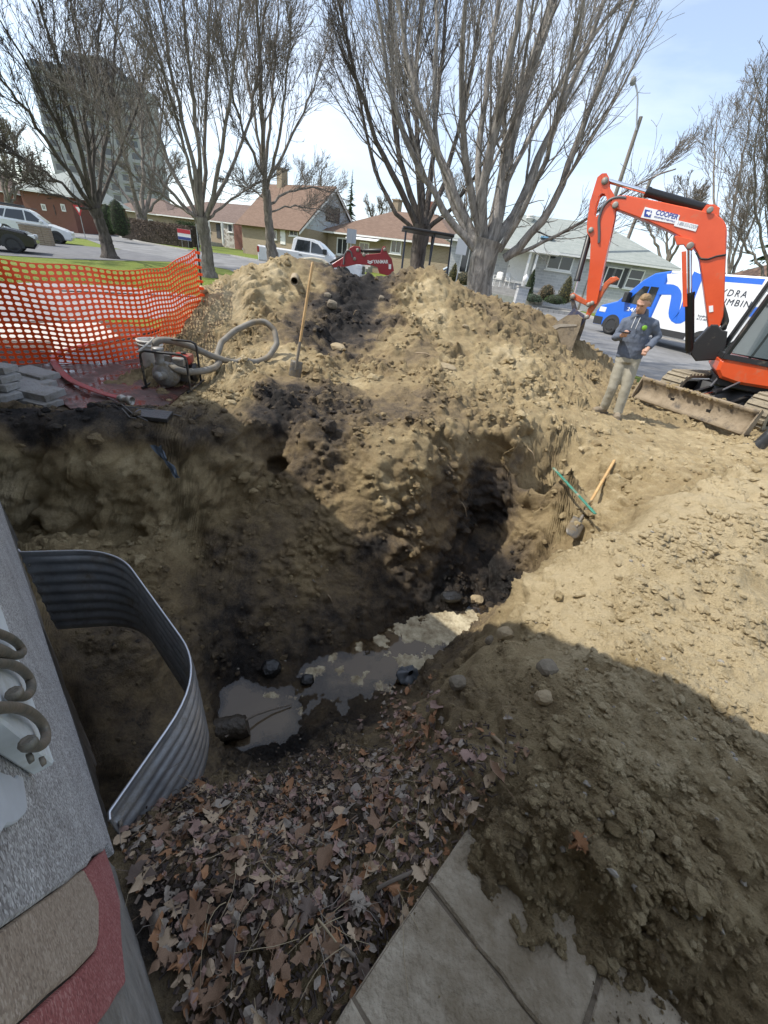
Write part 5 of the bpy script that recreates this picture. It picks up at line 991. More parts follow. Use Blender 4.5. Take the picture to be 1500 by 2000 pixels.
tag(clod_set(420, .016, .045, 66, I2, 'bank_clods', .1, 2.2), 'clods of clay half sunk in the near bank', 'earth', kind='stuff')
_pr = _keep
# pale pebbles in the near bank
rg = np.random.default_rng(63); k = rg.choice(len(_f2), 420, p=_pr); k = k[(_rad[k] < 3.2)]; s = rg.uniform(.004, .013, len(k))
tag(scatter_clods('pebbles', _f2[k] + _nf[k] * .003, s, np.ones(len(k)), I1, 64, mat('pale pebble', (.19, .17, .14), .85, col2=(.33, .30, .25), vscale=3)), 'small pale pebbles in the near bank', 'pebbles', kind='stuff')
# single larger stones
M_STN = mat('buff stone', (.27, .21, .125), .9, col2=(.40, .32, .20), vscale=10, bump=.6, bscale=25); M_STG = mat('grey stone', (.15, .125, .09), .9, col2=(.25, .21, .15), vscale=10, bump=.6, bscale=25)
def rock(u, v, sx, sy, sz, rz, m, label, seed, lift=.3, name='stone'):
    p = soil_hit(u, v); V, Fc = I2; V = V / np.maximum(1, np.abs(V).max(1))[:, None]; q = np.sign(V) * np.abs(V) ** .72; q = q * (1 + .16 * fbm(V * 1.3 + seed * 7, 3)[:, None]); q = q * np.array([sx, sy, sz]); o = link(name, npmesh(name, q, Fc, False), m); o.location = (p[0], p[1], p[2] + sz * lift); o.rotation_euler = (.25, .1, rz); return tag(o, label, 'stone', 'stones in the dug earth')
rock(872, 722, .17, .10, .06, .3, M_STN, 'flat buff stone on the front of the spoil heap', 1); rock(660, 680, .13, .09, .05, -.3, M_STN, 'buff slab below the black soil on the heap', 2); rock(648, 598, .10, .08, .07, .5, M_STG, 'grey stone in the black soil of the heap', 3); rock(745, 585, .06, .05, .05, .1, M_STG, 'small grey stone beside the black soil near the heap crest', 4)
rock(640, 580, .07, .06, .05, .2, M_STG, 'rounded grey stone under the heap crest', 5); rock(908, 640, .07, .04, .03, .6, M_STN, 'thin pale chip on the right flank of the heap', 6); rock(893, 1335, .045, .036, .032, .4, M_STG, 'block of grey stone on the near bank above the pool', 8); rock(1060, 1365, .035, .028, .025, .2, M_STN, 'tan lump on the near bank at the shadow edge', 9); rock(955, 1255, .035, .03, .028, .9, M_STG, 'grey lump on the crest of the near bank', 10)
rock(1065, 1310, .05, .04, .035, .5, M_STG, 'large grey brown lump near the crest of the near bank', 12); rock(985, 1240, .05, .04, .04, .2, M_STN, 'small tan lump at the tip of the near bank', 13); rock(930, 1175, .08, .06, .06, .1, M_STN, 'tan stone at the far end of the pool', 14); rock(880, 1172, .13, .07, .06, .3, mat('black wet clod', (.02, .02, .02), .35, var=.3, bump=.6), 'black wet clod at the far shore of the pool', 15); rock(600, 1330, .06, .05, .05, .3, mat('black wet clod', (.02, .02, .02), .35), 'dark clod standing in the pool', 16); rock(530, 1310, .09, .08, .08, .6, mat('black wet clod', (.02, .02, .02), .35), 'dark boulder of mud on the shore opposite the window well', 17)
# roots sticking out of the heaps
M_ROOT = mat('pale root', (.25, .19, .12), .85, var=.25)
for k, (u0, v0, u1, v1) in enumerate(((812, 690, 850, 700), (690, 620, 698, 606), (735, 665, 748, 640), (1030, 880, 1045, 900), (900, 985, 912, 1010), (960, 1440, 985, 1470), (1150, 830, 1160, 850), (640, 1165, 650, 1178))):
    a = Vector(soil_hit(u0, v0)); b = Vector(gd(u1, v1, math.hypot(a.x, a.y) - .05)); c = (a + b) / 2 + Vector((0, -.02, .04)); tubeobj('root', [a, a.lerp(c, .6), c, b], [.009, .008, .007, .003] if k else [.016, .018, .014, .008], M_ROOT, 'broken root lying on the middle of the heap' if k == 0 else ['', 'short root end left of the heap crest dip', 'thin root on the front of the heap', 'hanging root under the far rim of the pit', 'root end in the recess of the pit', 'thin twig on the near bank', 'root end near the shoes of the man', 'thin root above the pool shore'][k], 'root', 6)

# --- fallen leaves
def leaf_mesh(kind, curl, seed):
    rg = random.Random(seed)
    if kind == 'maple':
        ol = [(0, -.02), (.10, .05), (.30, -.02), (.26, .12), (.50, .20), (.38, .28), (.46, .46), (.27, .40), (.22, .50), (.16, .46), (.20, .70), (.10, .68), (0, 1.0)]
    elif kind == 'oak':
        ol = [(0, 0), (.07, .12), (.05, .2), (.22, .30), (.20, .38), (.08, .42), (.30, .58), (.27, .66), (.09, .66), (.2, .84), (.12, .9), (0, 1.0)]
    else:
        ol = [(0, 0), (.16, .12), (.30, .32), (.33, .52), (.26, .74), (.12, .92), (0, 1.0)]
    rnd_ = lambda x, y: (x * (1 + rg.gauss(0, .16)) + rg.gauss(0, .012), y + rg.gauss(0, .03)); soft = rg.uniform(.15, .75)
    def fat(l): return [(x * (1 - soft) + soft * .40 * math.sin(math.pi * min(1, max(0, y))) ** .8, y) for x, y in l]
    ol = fat(ol); pts = [rnd_(*q) for q in ol] + [rnd_(-x, y) for x, y in ol[-2:0:-1]]; n = len(pts); V = [(0, .45, 0)] + [(x * .55, .45 + (y - .45) * .55, 0) for x, y in pts] + [(x, y, 0) for x, y in pts]
    ph = rg.uniform(0, 6); ph2 = rg.uniform(0, 6)
    V = [(x, y, curl * (1.1 * x * x + .35 * (y - .45) ** 2) + .10 * curl * math.sin(7 * x + ph) + .08 * math.sin(5 * y + 4 * x + ph2)) for x, y, z in V]; V = [(x * (1 - .25 * abs(curl)), y - .45, z) for x, y, z in V]
    fs = [(0, 1 + i, 1 + (i + 1) % n) for i in range(n)] + [(1 + i, 1 + n + i, 1 + n + (i + 1) % n, 1 + (i + 1) % n) for i in range(n)]
    b = len(V); V += [(-.008, -.46, .01), (.008, -.46, .01), (.012, -.95, .06 * curl + .05), (-.0, -.95, .06 * curl + .05)]; fs.append((b, b + 1, b + 2, b + 3))
    me = bpy.data.meshes.new('leaf'); me.from_pydata(V, [], fs); me.polygons.foreach_set('use_smooth', [True] * len(fs)); me.update(); return me
LM = [mat('leaf brown', (.175, .106, .065), .8, col2=(.288, .181, .112), vscale=30), mat('leaf orange brown', (.263, .125, .056), .75, col2=(.375, .194, .094), vscale=30), mat('leaf grey', (.237, .200, .163), .85, col2=(.362, .312, .256), vscale=30), mat('leaf pink brown', (.250, .156, .125), .8, col2=(.362, .244, .200), vscale=30), mat('leaf dark', (.094, .069, .055), .8, col2=(.163, .119, .094), vscale=30), mat('leaf tan', (.375, .275, .175), .8, col2=(.475, .362, .250), vscale=30)]
proto = {}
for ki, kd in enumerate(('maple', 'oak', 'plain')):
    for c in range(5):
        for mi in range(6):
            me = leaf_mesh(kd, (-.9, -.4, .35, .8, 1.3)[c], ki * 50 + c * 7 + mi); me.materials.append(LM[mi]); proto[kd, c, mi] = me
litter_spots = []
rgL = random.Random(77)
def bed_point():
    while True:
        s_, t_ = rgL.uniform(.03, .98), rgL.uniform(-.12, 1.02)
        if rgL.random() < 1.15 - .95 * t_ - .25 * max(0, s_ - .6): break
    return hs(s_, t_)
leaf_root = empty('leaf_litter', hv(.4, .3, .1)); tag(leaf_root, 'dead maple and oak leaves lying on the bed beside the house', 'leaf litter', kind='stuff')
LO = leaf_root.location.copy(); inst = []
def slope_q(x, y):
    d = .03; nx, ny = soil_z(x - d, y) - soil_z(x + d, y), soil_z(x, y - d) - soil_z(x, y + d); n = Vector((nx, ny, 2 * d)); n.normalize(); n = (n + Vector((0, 0, .7))).normalized(); return Vector((0, 0, 1)).rotation_difference(n)
for i in range(290):
    if i < 205: p = bed_point()
    else:
        u, v = rgL.choice(((770, 1385, 1), (800, 1400, 1), (775, 1440, 1), (760, 1500, 1), (745, 1540, 1), (800, 1430, 1)))[:2]; u += rgL.gauss(0, 26); v += rgL.gauss(0, 30); p = soil_hit(u, v)
    if i >= 284: p = soil_hit(*((1120, 1655), (830, 1700), (700, 1650), (860, 1450), (790, 1590), (720, 1500))[i - 284])
    kd = rgL.choices(('maple', 'oak', 'plain'), (6, 1.2, 2.5))[0]; c = rgL.randrange(5); mi = rgL.choices(range(6), (5, 2.6, 2.2, 3.2, 1.6, 2.2))[0]
    o = bpy.data.objects.new('leaf', proto[kd, c, mi]); C.objects.link(o); o.parent = leaf_root; sz = rgL.uniform(.035, .085) * (1 if i < 205 else .9); zz = soil_z(p[0], p[1])
    q = slope_q(p[0], p[1]) @ Vector((1, 0, 0)).rotation_difference(Vector((1, rgL.gauss(0, .25), rgL.gauss(0, .3)))); o.rotation_mode = 'QUATERNION'; o.rotation_quaternion = q @ Matrix.Rotation(rgL.uniform(0, 6.28), 3, 'Z').to_quaternion()
    o.scale = (sz, sz, sz * rgL.uniform(.6, 1.2)); o.location = Vector((p[0], p[1], zz + rgL.uniform(.008, .028))) - LO
def leaf_mass(name, K, smin, smax, seed, region, label, lift=(.002, .018), mats=range(6), parent=None):
    rg = random.Random(seed); V, Fs, MI = [], [], []; bases = {}
    for key, me in proto.items():
        n = 1 + (len(me.vertices) - 5) // 2; co = [v.co.copy() for v in me.vertices]; bases[key] = ([co[0]] + co[n:len(co) - 4], [(0, 1 + i, 1 + (i + 1) % (n - 1)) for i in range(n - 1)])
    keys = [k for k in proto if k[2] in mats]
    for i in range(K):
        p = region(rg); key = rg.choice(keys); co, fs = bases[key]; sz = rg.uniform(smin, smax); q = slope_q(p[0], p[1]) @ Matrix.Rotation(rg.uniform(0, 6.28), 3, 'Z').to_quaternion(); q2 = Vector((0, 0, 1)).rotation_difference(Vector((rg.gauss(0, .35), rg.gauss(0, .35), 1))); b = len(V); z = soil_z(p[0], p[1]) + rg.uniform(*lift)
        V += [tuple((q @ (q2 @ c)) * sz + Vector((p[0], p[1], z))) for c in co]; Fs += [tuple(b + k for k in f) for f in fs]; MI += [key[2]] * len(fs)
    me = bpy.data.meshes.new(name); me.from_pydata(V, [], Fs); me.polygons.foreach_set('material_index', MI); me.update(); o = link(name, me, LM, parent)
    if parent: o.location = -LO
    return o
def bed_r(rg):
    while True:
        s_, t_ = rg.uniform(.0, 1.02), rg.uniform(-.125, 1.05)
        if rg.random() < 1.15 - .9 * t_ - .2 * max(0, s_ - .6): return hs(s_, t_)
tag(leaf_mass('leaf_scraps', 1500, .012, .045, 81, bed_r, '', parent=leaf_root), kind='stuff')
def trail_r(rg):
    u, v = rg.choice(((780, 1380), (790, 1420), (770, 1460), (755, 1510), (740, 1560))); return soil_hit(u + rg.gauss(0, 22), v + rg.gauss(0, 24))
tag(leaf_mass('leaf_scraps', 130, .02, .05, 82, trail_r, '', parent=leaf_root), kind='stuff')
# mulch chips and straw
mb = MB(); rg = random.Random(90)
for i in range(3200):
    p = bed_r(rg) if rg.random() < .86 else soil_hit(rg.gauss(600, 60), rg.gauss(1520, 30)); L_, w_ = rg.uniform(.004, .015), rg.uniform(.0012, .004); q = slope_q(p[0], p[1]) @ Matrix.Rotation(rg.uniform(0, 6.28), 3, 'Z').to_quaternion(); z = soil_z(p[0], p[1]) + rg.uniform(0, .012); mb.cur = rg.choices((0, 1, 2), (5, 3, 1))[0]
    mb.box((-L_, -w_, -.0018), (L_, w_, .0018), rot=(q @ Vector((0, 0, 1)).rotation_difference(Vector((rg.gauss(0, .3), rg.gauss(0, .3), 1)))).to_matrix(), at=(p[0], p[1], z))
o = mb.build('mulch', [mat('mulch dark', (.045, .033, .028), .9, var=.3), mat('mulch brown', (.09, .065, .052), .9, var=.3), mat('mulch pale', (.24, .19, .15), .9, var=.2)], fix=False); tag(o, 'dark shredded bark mulch between the leaves', 'mulch', kind='stuff')
mb = MB()
for i in range(130):
    p = Vector(bed_r(rg)); p.z = soil_z(p.x, p.y) + rg.uniform(.01, .03); a = rg.uniform(0, 6.28); L_ = rg.uniform(.04, .2); bend = rg.gauss(0, .45); pts = []
    for k in range(6): t = k / 5; pts.append(p + Vector((math.cos(a + bend * t), math.sin(a + bend * t), 0)) * L_ * t + Vector((0, 0, .03 * math.sin(math.pi * t) * rg.uniform(.2, 1))))
    pts = [Vector((q.x, q.y, max(q.z, soil_z(q.x, q.y) + .004))) for q in pts]; mb.cur = rg.choices((0, 1), (3, 2))[0]; mb.tube(pts, rg.uniform(.0006, .0013), 4, cap=False)
tag(mb.build('dry_straw', [mat('straw', (.36, .29, .18), .8, var=.2), mat('grey stalk', (.22, .19, .16), .8, var=.2)], fix=False), 'dry stalks and straw strewn over the leaf bed', 'straw', kind='stuff')
for k, (u0, v0, u1, v1, r_, lab) in enumerate(((735, 1740, 805, 1708, .006, 'thick pale twig beside the walk corner'), (620, 1800, 645, 1900, .003, 'straight yellow stalk on the leaf bed'), (650, 1895, 685, 1888, .005, 'short broken stick on the leaf bed'))):
    a, b = Vector(soil_hit(u0, v0)), Vector(soil_hit(u1, v1)); a.z += .02; b.z += .02; tubeobj('twig', [a, a.lerp(b, .4) + Vector((0, 0, .008)), b], r_, M_STICK if k != 1 else mat('straw', (.36, .29, .18), .8), lab, 'twig', 6)
# grass blades on the lawn behind the netting
rg2 = np.random.default_rng(99); K = 16000; a = np.radians(rg2.uniform(-48, -22, K)); r = 8.5 + 9 * rg2.random(K) ** 1.3; x, y = r * np.sin(a), r * np.cos(a); z = far_z(x, y); ds = rg2.uniform(.03, .075, K); th = rg2.uniform(0, 6.28, K)
_uv = None
V = np.stack([np.stack([x - .006 * np.cos(th), y - .006 * np.sin(th), z - .01], 1), np.stack([x + .006 * np.cos(th), y + .006 * np.sin(th), z - .01], 1), np.stack([x + rg2.normal(0, .02, K), y + rg2.normal(0, .02, K), z + ds], 1)], 1)
def in_poly(px, py, poly):
    c = np.zeros(len(px), bool); n = len(poly)
    for i in range(n):
        (x1, y1), (x2, y2) = poly[i], poly[(i + 1) % n]; k = ((y1 > py) != (y2 > py)) & (px < (x2 - x1) * (py - y1) / (y2 - y1 + 1e-12) + x1); c ^= k
    return c
bad = in_poly(x, y, [tuple(p) for p in F2([(-150, 548), (120, 554), (250, 561), (395, 580), (402, 612), (402, 668), (310, 690), (240, 720), (60, 735), (-150, 740)])]) | in_poly(x, y, [tuple(p) for p in F2([(-120, 640), (0, 633), (195, 631), (232, 657), (190, 668), (130, 694), (100, 688), (105, 668), (-120, 662)])]) | in_poly(x, y, [tuple(p) for p in F2([(-160, 480), (-160, 445), (0, 473), (130, 477), (250, 489), (330, 501), (420, 521), (330, 511), (150, 507), (0, 499)])])
V = V[~bad]; o = link('grass', npmesh('grass', V.reshape(-1, 3), np.arange(len(V) * 3).reshape(-1, 3), False), mat('grass blade', (.11, .16, .03), .8, col2=(.26, .23, .09), vscale=3)); tag(o, 'short spring grass on the lawn behind the netting', 'grass', kind='stuff')

# grit spilled over the slabs
rg = np.random.default_rng(71); K_ = 26000; s_ = rg.uniform(-1.2, .03, K_); t_ = rg.uniform(-.4, .80, K_); q = FD[None] * s_[:, None] + FN[None] * t_[:, None]; q3 = np.stack([q[:, 0], q[:, 1], base_z(q[:, 0], q[:, 1])], 1); pn_ = fbm(q3 * 7 + 2, 3)
mp2 = sstep(.20, -.02, np.abs(s_ + .27) - .33 + .07 * pn_) * sstep(.86, .55, t_ + .10 * pn_); kp_ = rg.random(K_) < .012 + .9 * np.clip(1 - mp2, 0, 1) ** 1.2 * (mp2 > .12); s_, q = s_[kp_], q[kp_]
I0 = (np.array([(1, 0, 0), (-1, 0, 0), (0, 1, 0), (0, -1, 0), (0, 0, 1), (0, 0, -1)], float), np.array([(0, 2, 4), (2, 1, 4), (1, 3, 4), (3, 0, 4), (2, 0, 5), (1, 2, 5), (3, 1, 5), (0, 3, 5)]))
sz = .0011 + .0065 * rg.random(len(s_)) ** 5; tag(scatter_clods('slab_grit', np.stack([q[:, 0], q[:, 1], np.full(len(s_), PZ + .001)], 1), sz, rg.uniform(.3, .75, len(s_)), I0, 72), 'gritty earth crumbs spilled on the stone slabs', 'earth', kind='stuff')
# ================================================================ SAFETY NETTING
def interp_poly(pl, u): return float(np.interp(u, [p[0] for p in pl], [p[1] for p in pl]))
def pxof(p):
    c = _M.T @ (np.array(p, float) - np.array([0, 0, CAMH])); return c[0] / c[2] * _F + _CX, c[1] / c[2] * _F + _CY
_bot = [(-330, 700), (-120, 708), (0, 711), (80, 712), (149, 712), (200, 708), (240, 704), (301, 697), (350, 682), (401, 664)]
_top = [(-600, 440), (-120, 492), (0, 505), (147, 520), (240, 529), (307, 528), (330, 519), (347, 508), (379, 488), (400, 480)]
fo = Vector(gz(401, 664, 0)); fence = empty('safety_netting', fo, label='bright orange plastic safety netting strung along the edge of the dig', cat='fence')
_bp = np.array([gz(u, v, .03) for u, v in _bot]); NCOL, NROW = 62, 19; _cl = np.concatenate([[0], np.cumsum(np.linalg.norm(np.diff(_bp[:, :2], axis=0), axis=1))]); tt = np.linspace(0, _cl[-1], NCOL + 1)
_tz = []
for k in range(len(_bp)):
    b = _bp[k]; best = 1.2
    for z in np.linspace(.6, 1.7, 111):
        u, v = pxof((b[0], b[1], z))
        if v <= interp_poly(_top, u): best = z; break
    _tz.append(best)
def net_pt(i, j):
    s = _cl[-1] * i / NCOL; x, y, tz = (float(np.interp(s, _cl, q)) for q in (_bp[:, 0], _bp[:, 1], _tz)); t = j / NROW; d = np.array([x, y]) / math.hypot(x, y); k = math.sin(math.pi * min(1, s / _cl[-1])); bil = .10 * math.sin(math.pi * t) * math.sin(s * 1.9 + .6) + .05 * math.sin(s * 4.1 + t * 4) * k
    return Vector((x + d[0] * bil, y + d[1] * bil, .03 + (tz - .03) * t + .012 * math.sin(s * 7 + t * 3))) - fo
mb = MB(); nin = 10
for i in range(NCOL):
    for j in range(NROW):
        a, b, c, d = (net_pt(i + p, j + q) for p, q in ((0, 0), (1, 0), (1, 1), (0, 1)))
        def bl(x, y): return a.lerp(b, x).lerp(d.lerp(c, x), y)
        outr = [(0, 0), (.3, 0), (.7, 0), (1, 0), (1, .5), (1, 1), (.7, 1), (.3, 1), (0, 1), (0, .5)]; inr = []
        for (x, y) in outr:
            dx, dy = x - .5, y - .5; m_ = (abs(dx * 2) ** 3 + abs(dy * 2) ** 3) ** (1 / 3); inr.append((.5 + dx / m_ * .76, .5 + dy / m_ * .62))
        vs = [bl(*p) for p in outr] + [bl(*p) for p in inr]; mb.add(vs, [(k, (k + 1) % nin, nin + (k + 1) % nin, nin + k) for k in range(nin)])
M_ORANGE = mat('orange plastic', (.95, .095, .012), .5, var=.10, vscale=3)
o = mb.build('mesh_sheet', M_ORANGE, fence, fix=False); md = o.modifiers.new('t', 'SOLIDIFY'); md.thickness = .004
# steel post and strands
tp = net_pt(NCOL, NROW)
mb = MB().tube([Vector((.03, .02, -.2)), tp + Vector((.03, .03, .06))], .016, 6)
mb.build('post', mat('dark steel post', (.03, .025, .022), .6, metal=.4), fence)
for j in range(14): p = net_pt(NCOL, NROW * (j + .5) / 14); MB().box((-.018, -.03, -.02), (.05, .03, .02), at=p + Vector((.02, .0, 0))).build('tie_tab', M_ORANGE, fence)
def strand(pts, r_, m, name, label, cat, seg=6): return tubeobj(name, pts, r_, m, label, cat, seg)
strand([gd(120, 568, 9.6), gd(200, 571, 9.4), gd(300, 576, 9.0), gd(379, 580, 8.75)], .012, mat('black cable', (.02, .02, .022), .5), 'black_cable', 'thin black cable stretched behind the orange netting', 'cable')
# ================================================================ STACKED PAVERS
M_PAV = mat('paver concrete', (.25, .245, .24), .9, col2=(.36, .355, .34), vscale=12, bump=.35, bscale=60, dirt=(.14, .12, .09), dscale=6)
def paver(u, v, z, sx, sy, h, rz, label, tilt=0.0):
    p = gz(u, v, z); o = box((-sx / 2, -sy / 2, 0), (sx / 2, sy / 2, h)).build('loose_paver', M_PAV, bevel=.006); o.location = (p[0], p[1], z); o.rotation_euler = (tilt, .02, rz); return tag(o, label, 'paver', 'loose pavers beside the dig')
for a in ((72, 788, .03, .42, .22, .055, -.12, 'lowest paver of the short pile left of the red hose', 0), (72, 770, .095, .46, .24, .07, -.10, 'large pale paver on the front of the short pile', .08), (66, 752, .10, .38, .2, .06, -.05, 'paver lying behind the large pale one', 0), (72, 735, .14, .42, .22, .06, -.22, 'topmost paver tipped on the short pile', .06),
          (-4, 790, .03, .3, .2, .06, .3, 'lowest paver of the pile at the picture edge', 0), (4, 775, .10, .32, .2, .06, -.3, 'second paver of the pile at the picture edge', .05), (-6, 758, .17, .3, .2, .06, .2, 'third paver of the pile at the picture edge', -.05), (2, 740, .235, .28, .2, .06, -.15, 'fourth paver of the pile at the picture edge', .04), (-3, 724, .30, .26, .18, .06, .1, 'top paver of the pile at the picture edge', 0)): paver(*a)
# dark flagstone and wires by the rim
p = soil_hit(300, 815); o = box((-.15, -.09, 0), (.15, .09, .04)).build('flagstone', mat('dark wet slate', (.03, .028, .026), .4, var=.3, bump=.4), bevel=.008); o.location = (p[0], p[1], p[2] - .01); o.rotation_euler = (.08, .04, .2); tag(o, 'dark wet flagstone near the rim of the pit', 'flagstone')
for k, l in enumerate(([(205, 778), (240, 797), (262, 815), (290, 830)], [(245, 800), (300, 805), (355, 818)], [(240, 805), (255, 822), (268, 828)])):
    strand([soil_hit(u, v) + np.array([0, 0, .025]) for u, v in l], .006, mat('grey wire', (.10, .095, .09), .6), 'old_wire', ('long grey wire running from the red hose to the rim', 'grey wire lying across the dark flagstone', 'short bent wire beside the dark flagstone')[k], 'wire')
# ================================================================ PUMP, PAIL, HOSES
P0 = Vector(gz(345, 752, .04)); pump = empty('water_pump', P0, R(8), label='muddy engine driven water pump in a black tube frame', cat='pump')
M_BLK = mat('black tube', (.018, .018, .018), .45, dirt=(.22, .18, .12), dscale=6, dlim=(.52, .68)); M_ALU = mat('muddy cast alloy', (.30, .30, .29), .5, metal=.5, var=.2, dirt=(.22, .18, .12), dscale=7, dlim=(.45, .65)); M_RUB = mat('black rubber', (.02, .02, .02), .7, dirt=(.22, .18, .12), dscale=6, dlim=(.55, .7))
def hoop(y, x0, x1, h): pts = [Vector((x0, y, 0)), Vector((x0, y, h - .06)), Vector((x0 + .015, y, h - .02)), Vector((x0 + .06, y, h)), Vector((x1 - .06, y, h)), Vector((x1 - .015, y, h - .02)), Vector((x1, y, h - .06)), Vector((x1, y, 0))]; return MB().tube(pts, .0145, 8)
hoop(-.22, -.27, .25, .43).build('frame_hoop', M_BLK, pump); hoop(.24, -.30, .22, .50).build('frame_hoop', M_BLK, pump)
for x, y in ((-.28, .012), (.24, .01)): MB().tube([(x, -.30, .012), (x, -.22, .014), (x, .24, .014), (x, .3, .012)], .0145, 8).build('skid', M_BLK, pump)
MB().tube([(-.285, -.22, .41), (-.29, .24, .48)], .012, 7).build('frame_rail', mat('pale rail', (.4, .38, .33), .6), pump)
MB().lathe([(.02, -.02), (.10, 0), (.145, .03), (.15, .12), (.13, .15), (.07, .165)], (-.05, -.20, .155), (0, 1, 0), 22).build('pump_casing', M_ALU, pump)
MB().lathe([(.05, 0), (.055, .02), (.048, .03), (.048, .12), (.055, .13), (.055, .15)], (-.05, -.19, .16), (-.1, -1, .15), 16).build('intake_port', M_ALU, pump)
MB().lathe([(.06, 0), (.06, .04), (.05, .05), (.05, .16), (.06, .17), (.06, .2)], (-.10, -.12, .26), (0, 0, 1), 16).build('outlet_port', M_ALU, pump)
MB().box((-.14, -.03, .06), (.16, .21, .25)).build('engine_block', mat('engine grey', (.07, .07, .07), .5, dirt=(.22, .18, .12), dscale=7), pump, bevel=.012)
for k in range(7): box((-.145 + .0, -.02 + .03 * k, .26), (-.02, -.005 + .03 * k, .36)).build('cooling_fin', M_ALU, pump)
MB().box((-.01, .0, .262), (.19, .2, .37)).build('fuel_tank', mat('worn red tank', (.30, .03, .02), .45, dirt=(.2, .17, .12), dscale=5, dlim=(.45, .6)), pump, bevel=.025)
MB().lathe([(.03, 0), (.03, .025), (.01, .03)], (.1, .1, .37), (0, 0, 1), 12).build('fuel_cap', M_BLK, pump)
MB().lathe([(.02, 0), (.10, .01), (.115, .04), (.115, .06)], (.17, .09, .16), (1, 0, 0), 18).build('recoil_starter', M_BLK, pump); MB().box((.03, -.12, .27), (.17, -.02, .36)).build('muffler', M_ALU, pump, bevel=.02)
# pail behind the pump
pb = Vector(gz(302, 720, .05)); pail = empty('plastic_pail', pb, label='muddy white plastic pail behind the pump', cat='bucket'); M_PAIL = mat('white pail plastic', (.62, .60, .56), .5, dirt=(.30, .25, .18), dscale=6, dlim=(.5, .68))
MB().lathe([(.005, .012), (.13, .01), (.135, .03), (.15, .30), (.152, .31), (.16, .312), (.16, .33), (.152, .332), (.152, .35), (.16, .352), (.16, .38), (.148, .382), (.145, .36), (.13, .04), (.12, .03), (.005, .03)], seg=28).build('pail_body', M_PAIL, pail)
MB().tube([Vector((.16 * math.cos(a), .16 * math.sin(a) * .35 - .11, .33 - .09 * math.sin(a))) for a in np.linspace(0, math.pi, 14)], .003, 6).build('bail', mat('zinc wire', (.4, .4, .4), .4, metal=.8), pail)
def hose(name, label, px, rad, m, rib=None, n=260, lift=True, seg=12):
    P = resample(np.array([gd(u, v, r) for u, v, r in px]), n)
    for _ in range(6): P[1:-1] = .25 * P[:-2] + .5 * P[1:-1] + .25 * P[2:]
    if lift:
        for k in range(n): g = soil_z(P[k, 0], P[k, 1]) if np.hypot(P[k, 0], P[k, 1]) < soil_R(math.degrees(math.atan2(P[k, 0], P[k, 1]))) * .98 else .02; P[k, 2] = max(P[k, 2], g + rad * .8)
        for _ in range(40): P[1:-1, 2] = .25 * P[:-2, 2] + .5 * P[1:-1, 2] + .25 * P[2:, 2]
    O = Vector(P[0]); rr = [rad * (1 + (rib * (1 if k % 2 else -1) if rib else 0)) for k in range(n)]; o = MB().tube([Vector(p) - O for p in P], rr, seg).build(name, m, None, fix=False); o.location = O; return tag(o, label, 'hose')
M_HOSE = mat('grey suction hose', (.15, .138, .115), .7, col2=(.25, .23, .195), vscale=7, dirt=(.24, .19, .12), dscale=4, dlim=(.5, .7))
rp = math.hypot(P0.x, P0.y)
hose('suction_hose', 'thick grey ribbed suction hose looping from the pump over the earth', [(333, 713, rp - .14), (345, 722, rp - .2), (365, 727, rp - .15), (395, 725, rp + .05), (418, 719, rp + .2), (429, 712, rp + .35), (424, 694, rp + .55), (432, 669, rp + .75), (460, 645, rp + .9), (495, 629, rp + 1.0), (518, 627, rp + 1.0), (536, 645, rp + .95), (541, 672, rp + .8), (525, 698, rp + .65), (490, 712, rp + .5), (453, 708, rp + .42), (415, 696, rp + .35), (370, 675, rp + .3), (335, 665, rp + .28), (308, 663, rp + .25), (303, 668, rp + .25), (303, 690, rp + .25)], .041, M_HOSE, .06, 420)
M_RHOSE = mat('red flat hose', (.27, .03, .032), .5, col2=(.36, .055, .055), vscale=5, dirt=(.24, .18, .14), dscale=4, dlim=(.52, .7))
def flat_hose(px, w, h):
    P = resample(np.array([gz(u, v, z) for u, v, z in px]), 120)
    for k in range(len(P)): P[k, 2] = max(P[k, 2], soil_z(P[k, 0], P[k, 1]) + .045) if np.hypot(P[k, 0], P[k, 1]) < soil_R(math.degrees(math.atan2(P[k, 0], P[k, 1]))) * .97 else P[k, 2]
    for _ in range(4): P[1:-1] = .25 * P[:-2] + .5 * P[1:-1] + .25 * P[2:]
    O = Vector(P[0]); rows = []
    for k in range(120):
        d = P[min(k + 1, 119)] - P[max(k - 1, 0)]; s = np.array([-d[1], d[0], 0]); s /= np.linalg.norm(s); row = []
        for q in range(12): a = q / 12 * 2 * math.pi; row.append(Vector(P[k] + s * w * math.cos(a) + np.array([0, 0, h * math.sin(a) + h])) - O)
        rows.append(row)
    o = MB().grid(rows, closed_u=True).build('discharge_hose', M_RHOSE); o.location = O; tag(o, 'flat red discharge hose lying on the wet bricks', 'hose'); return o
dh = flat_hose([(315, 641, .02), (256, 657, .03), (203, 668, .03), (150, 678, .03), (112, 690, .04), (103, 704, .05), (115, 724, .07), (139, 745, .08), (171, 759, .08), (203, 771, .07), (236, 779, .06)], .042, .011)
a, b = Vector(gz(231, 777, .13)), Vector(gz(256, 783, .12)); d = (b - a).normalized()
nz_ = MB().lathe([(.03, 0), (.038, .02), (.045, .03), (.045, .055), (.036, .06), (.036, .1), (.05, .105), (.05, .15), (.042, .152), (.038, .12), (.01, .1)], a - dh.location, d, 18).build('coupling', mat('muddy steel coupling', (.34, .32, .29), .4, metal=.7, dirt=(.2, .16, .11), dscale=9, dlim=(.5, .7)), dh)
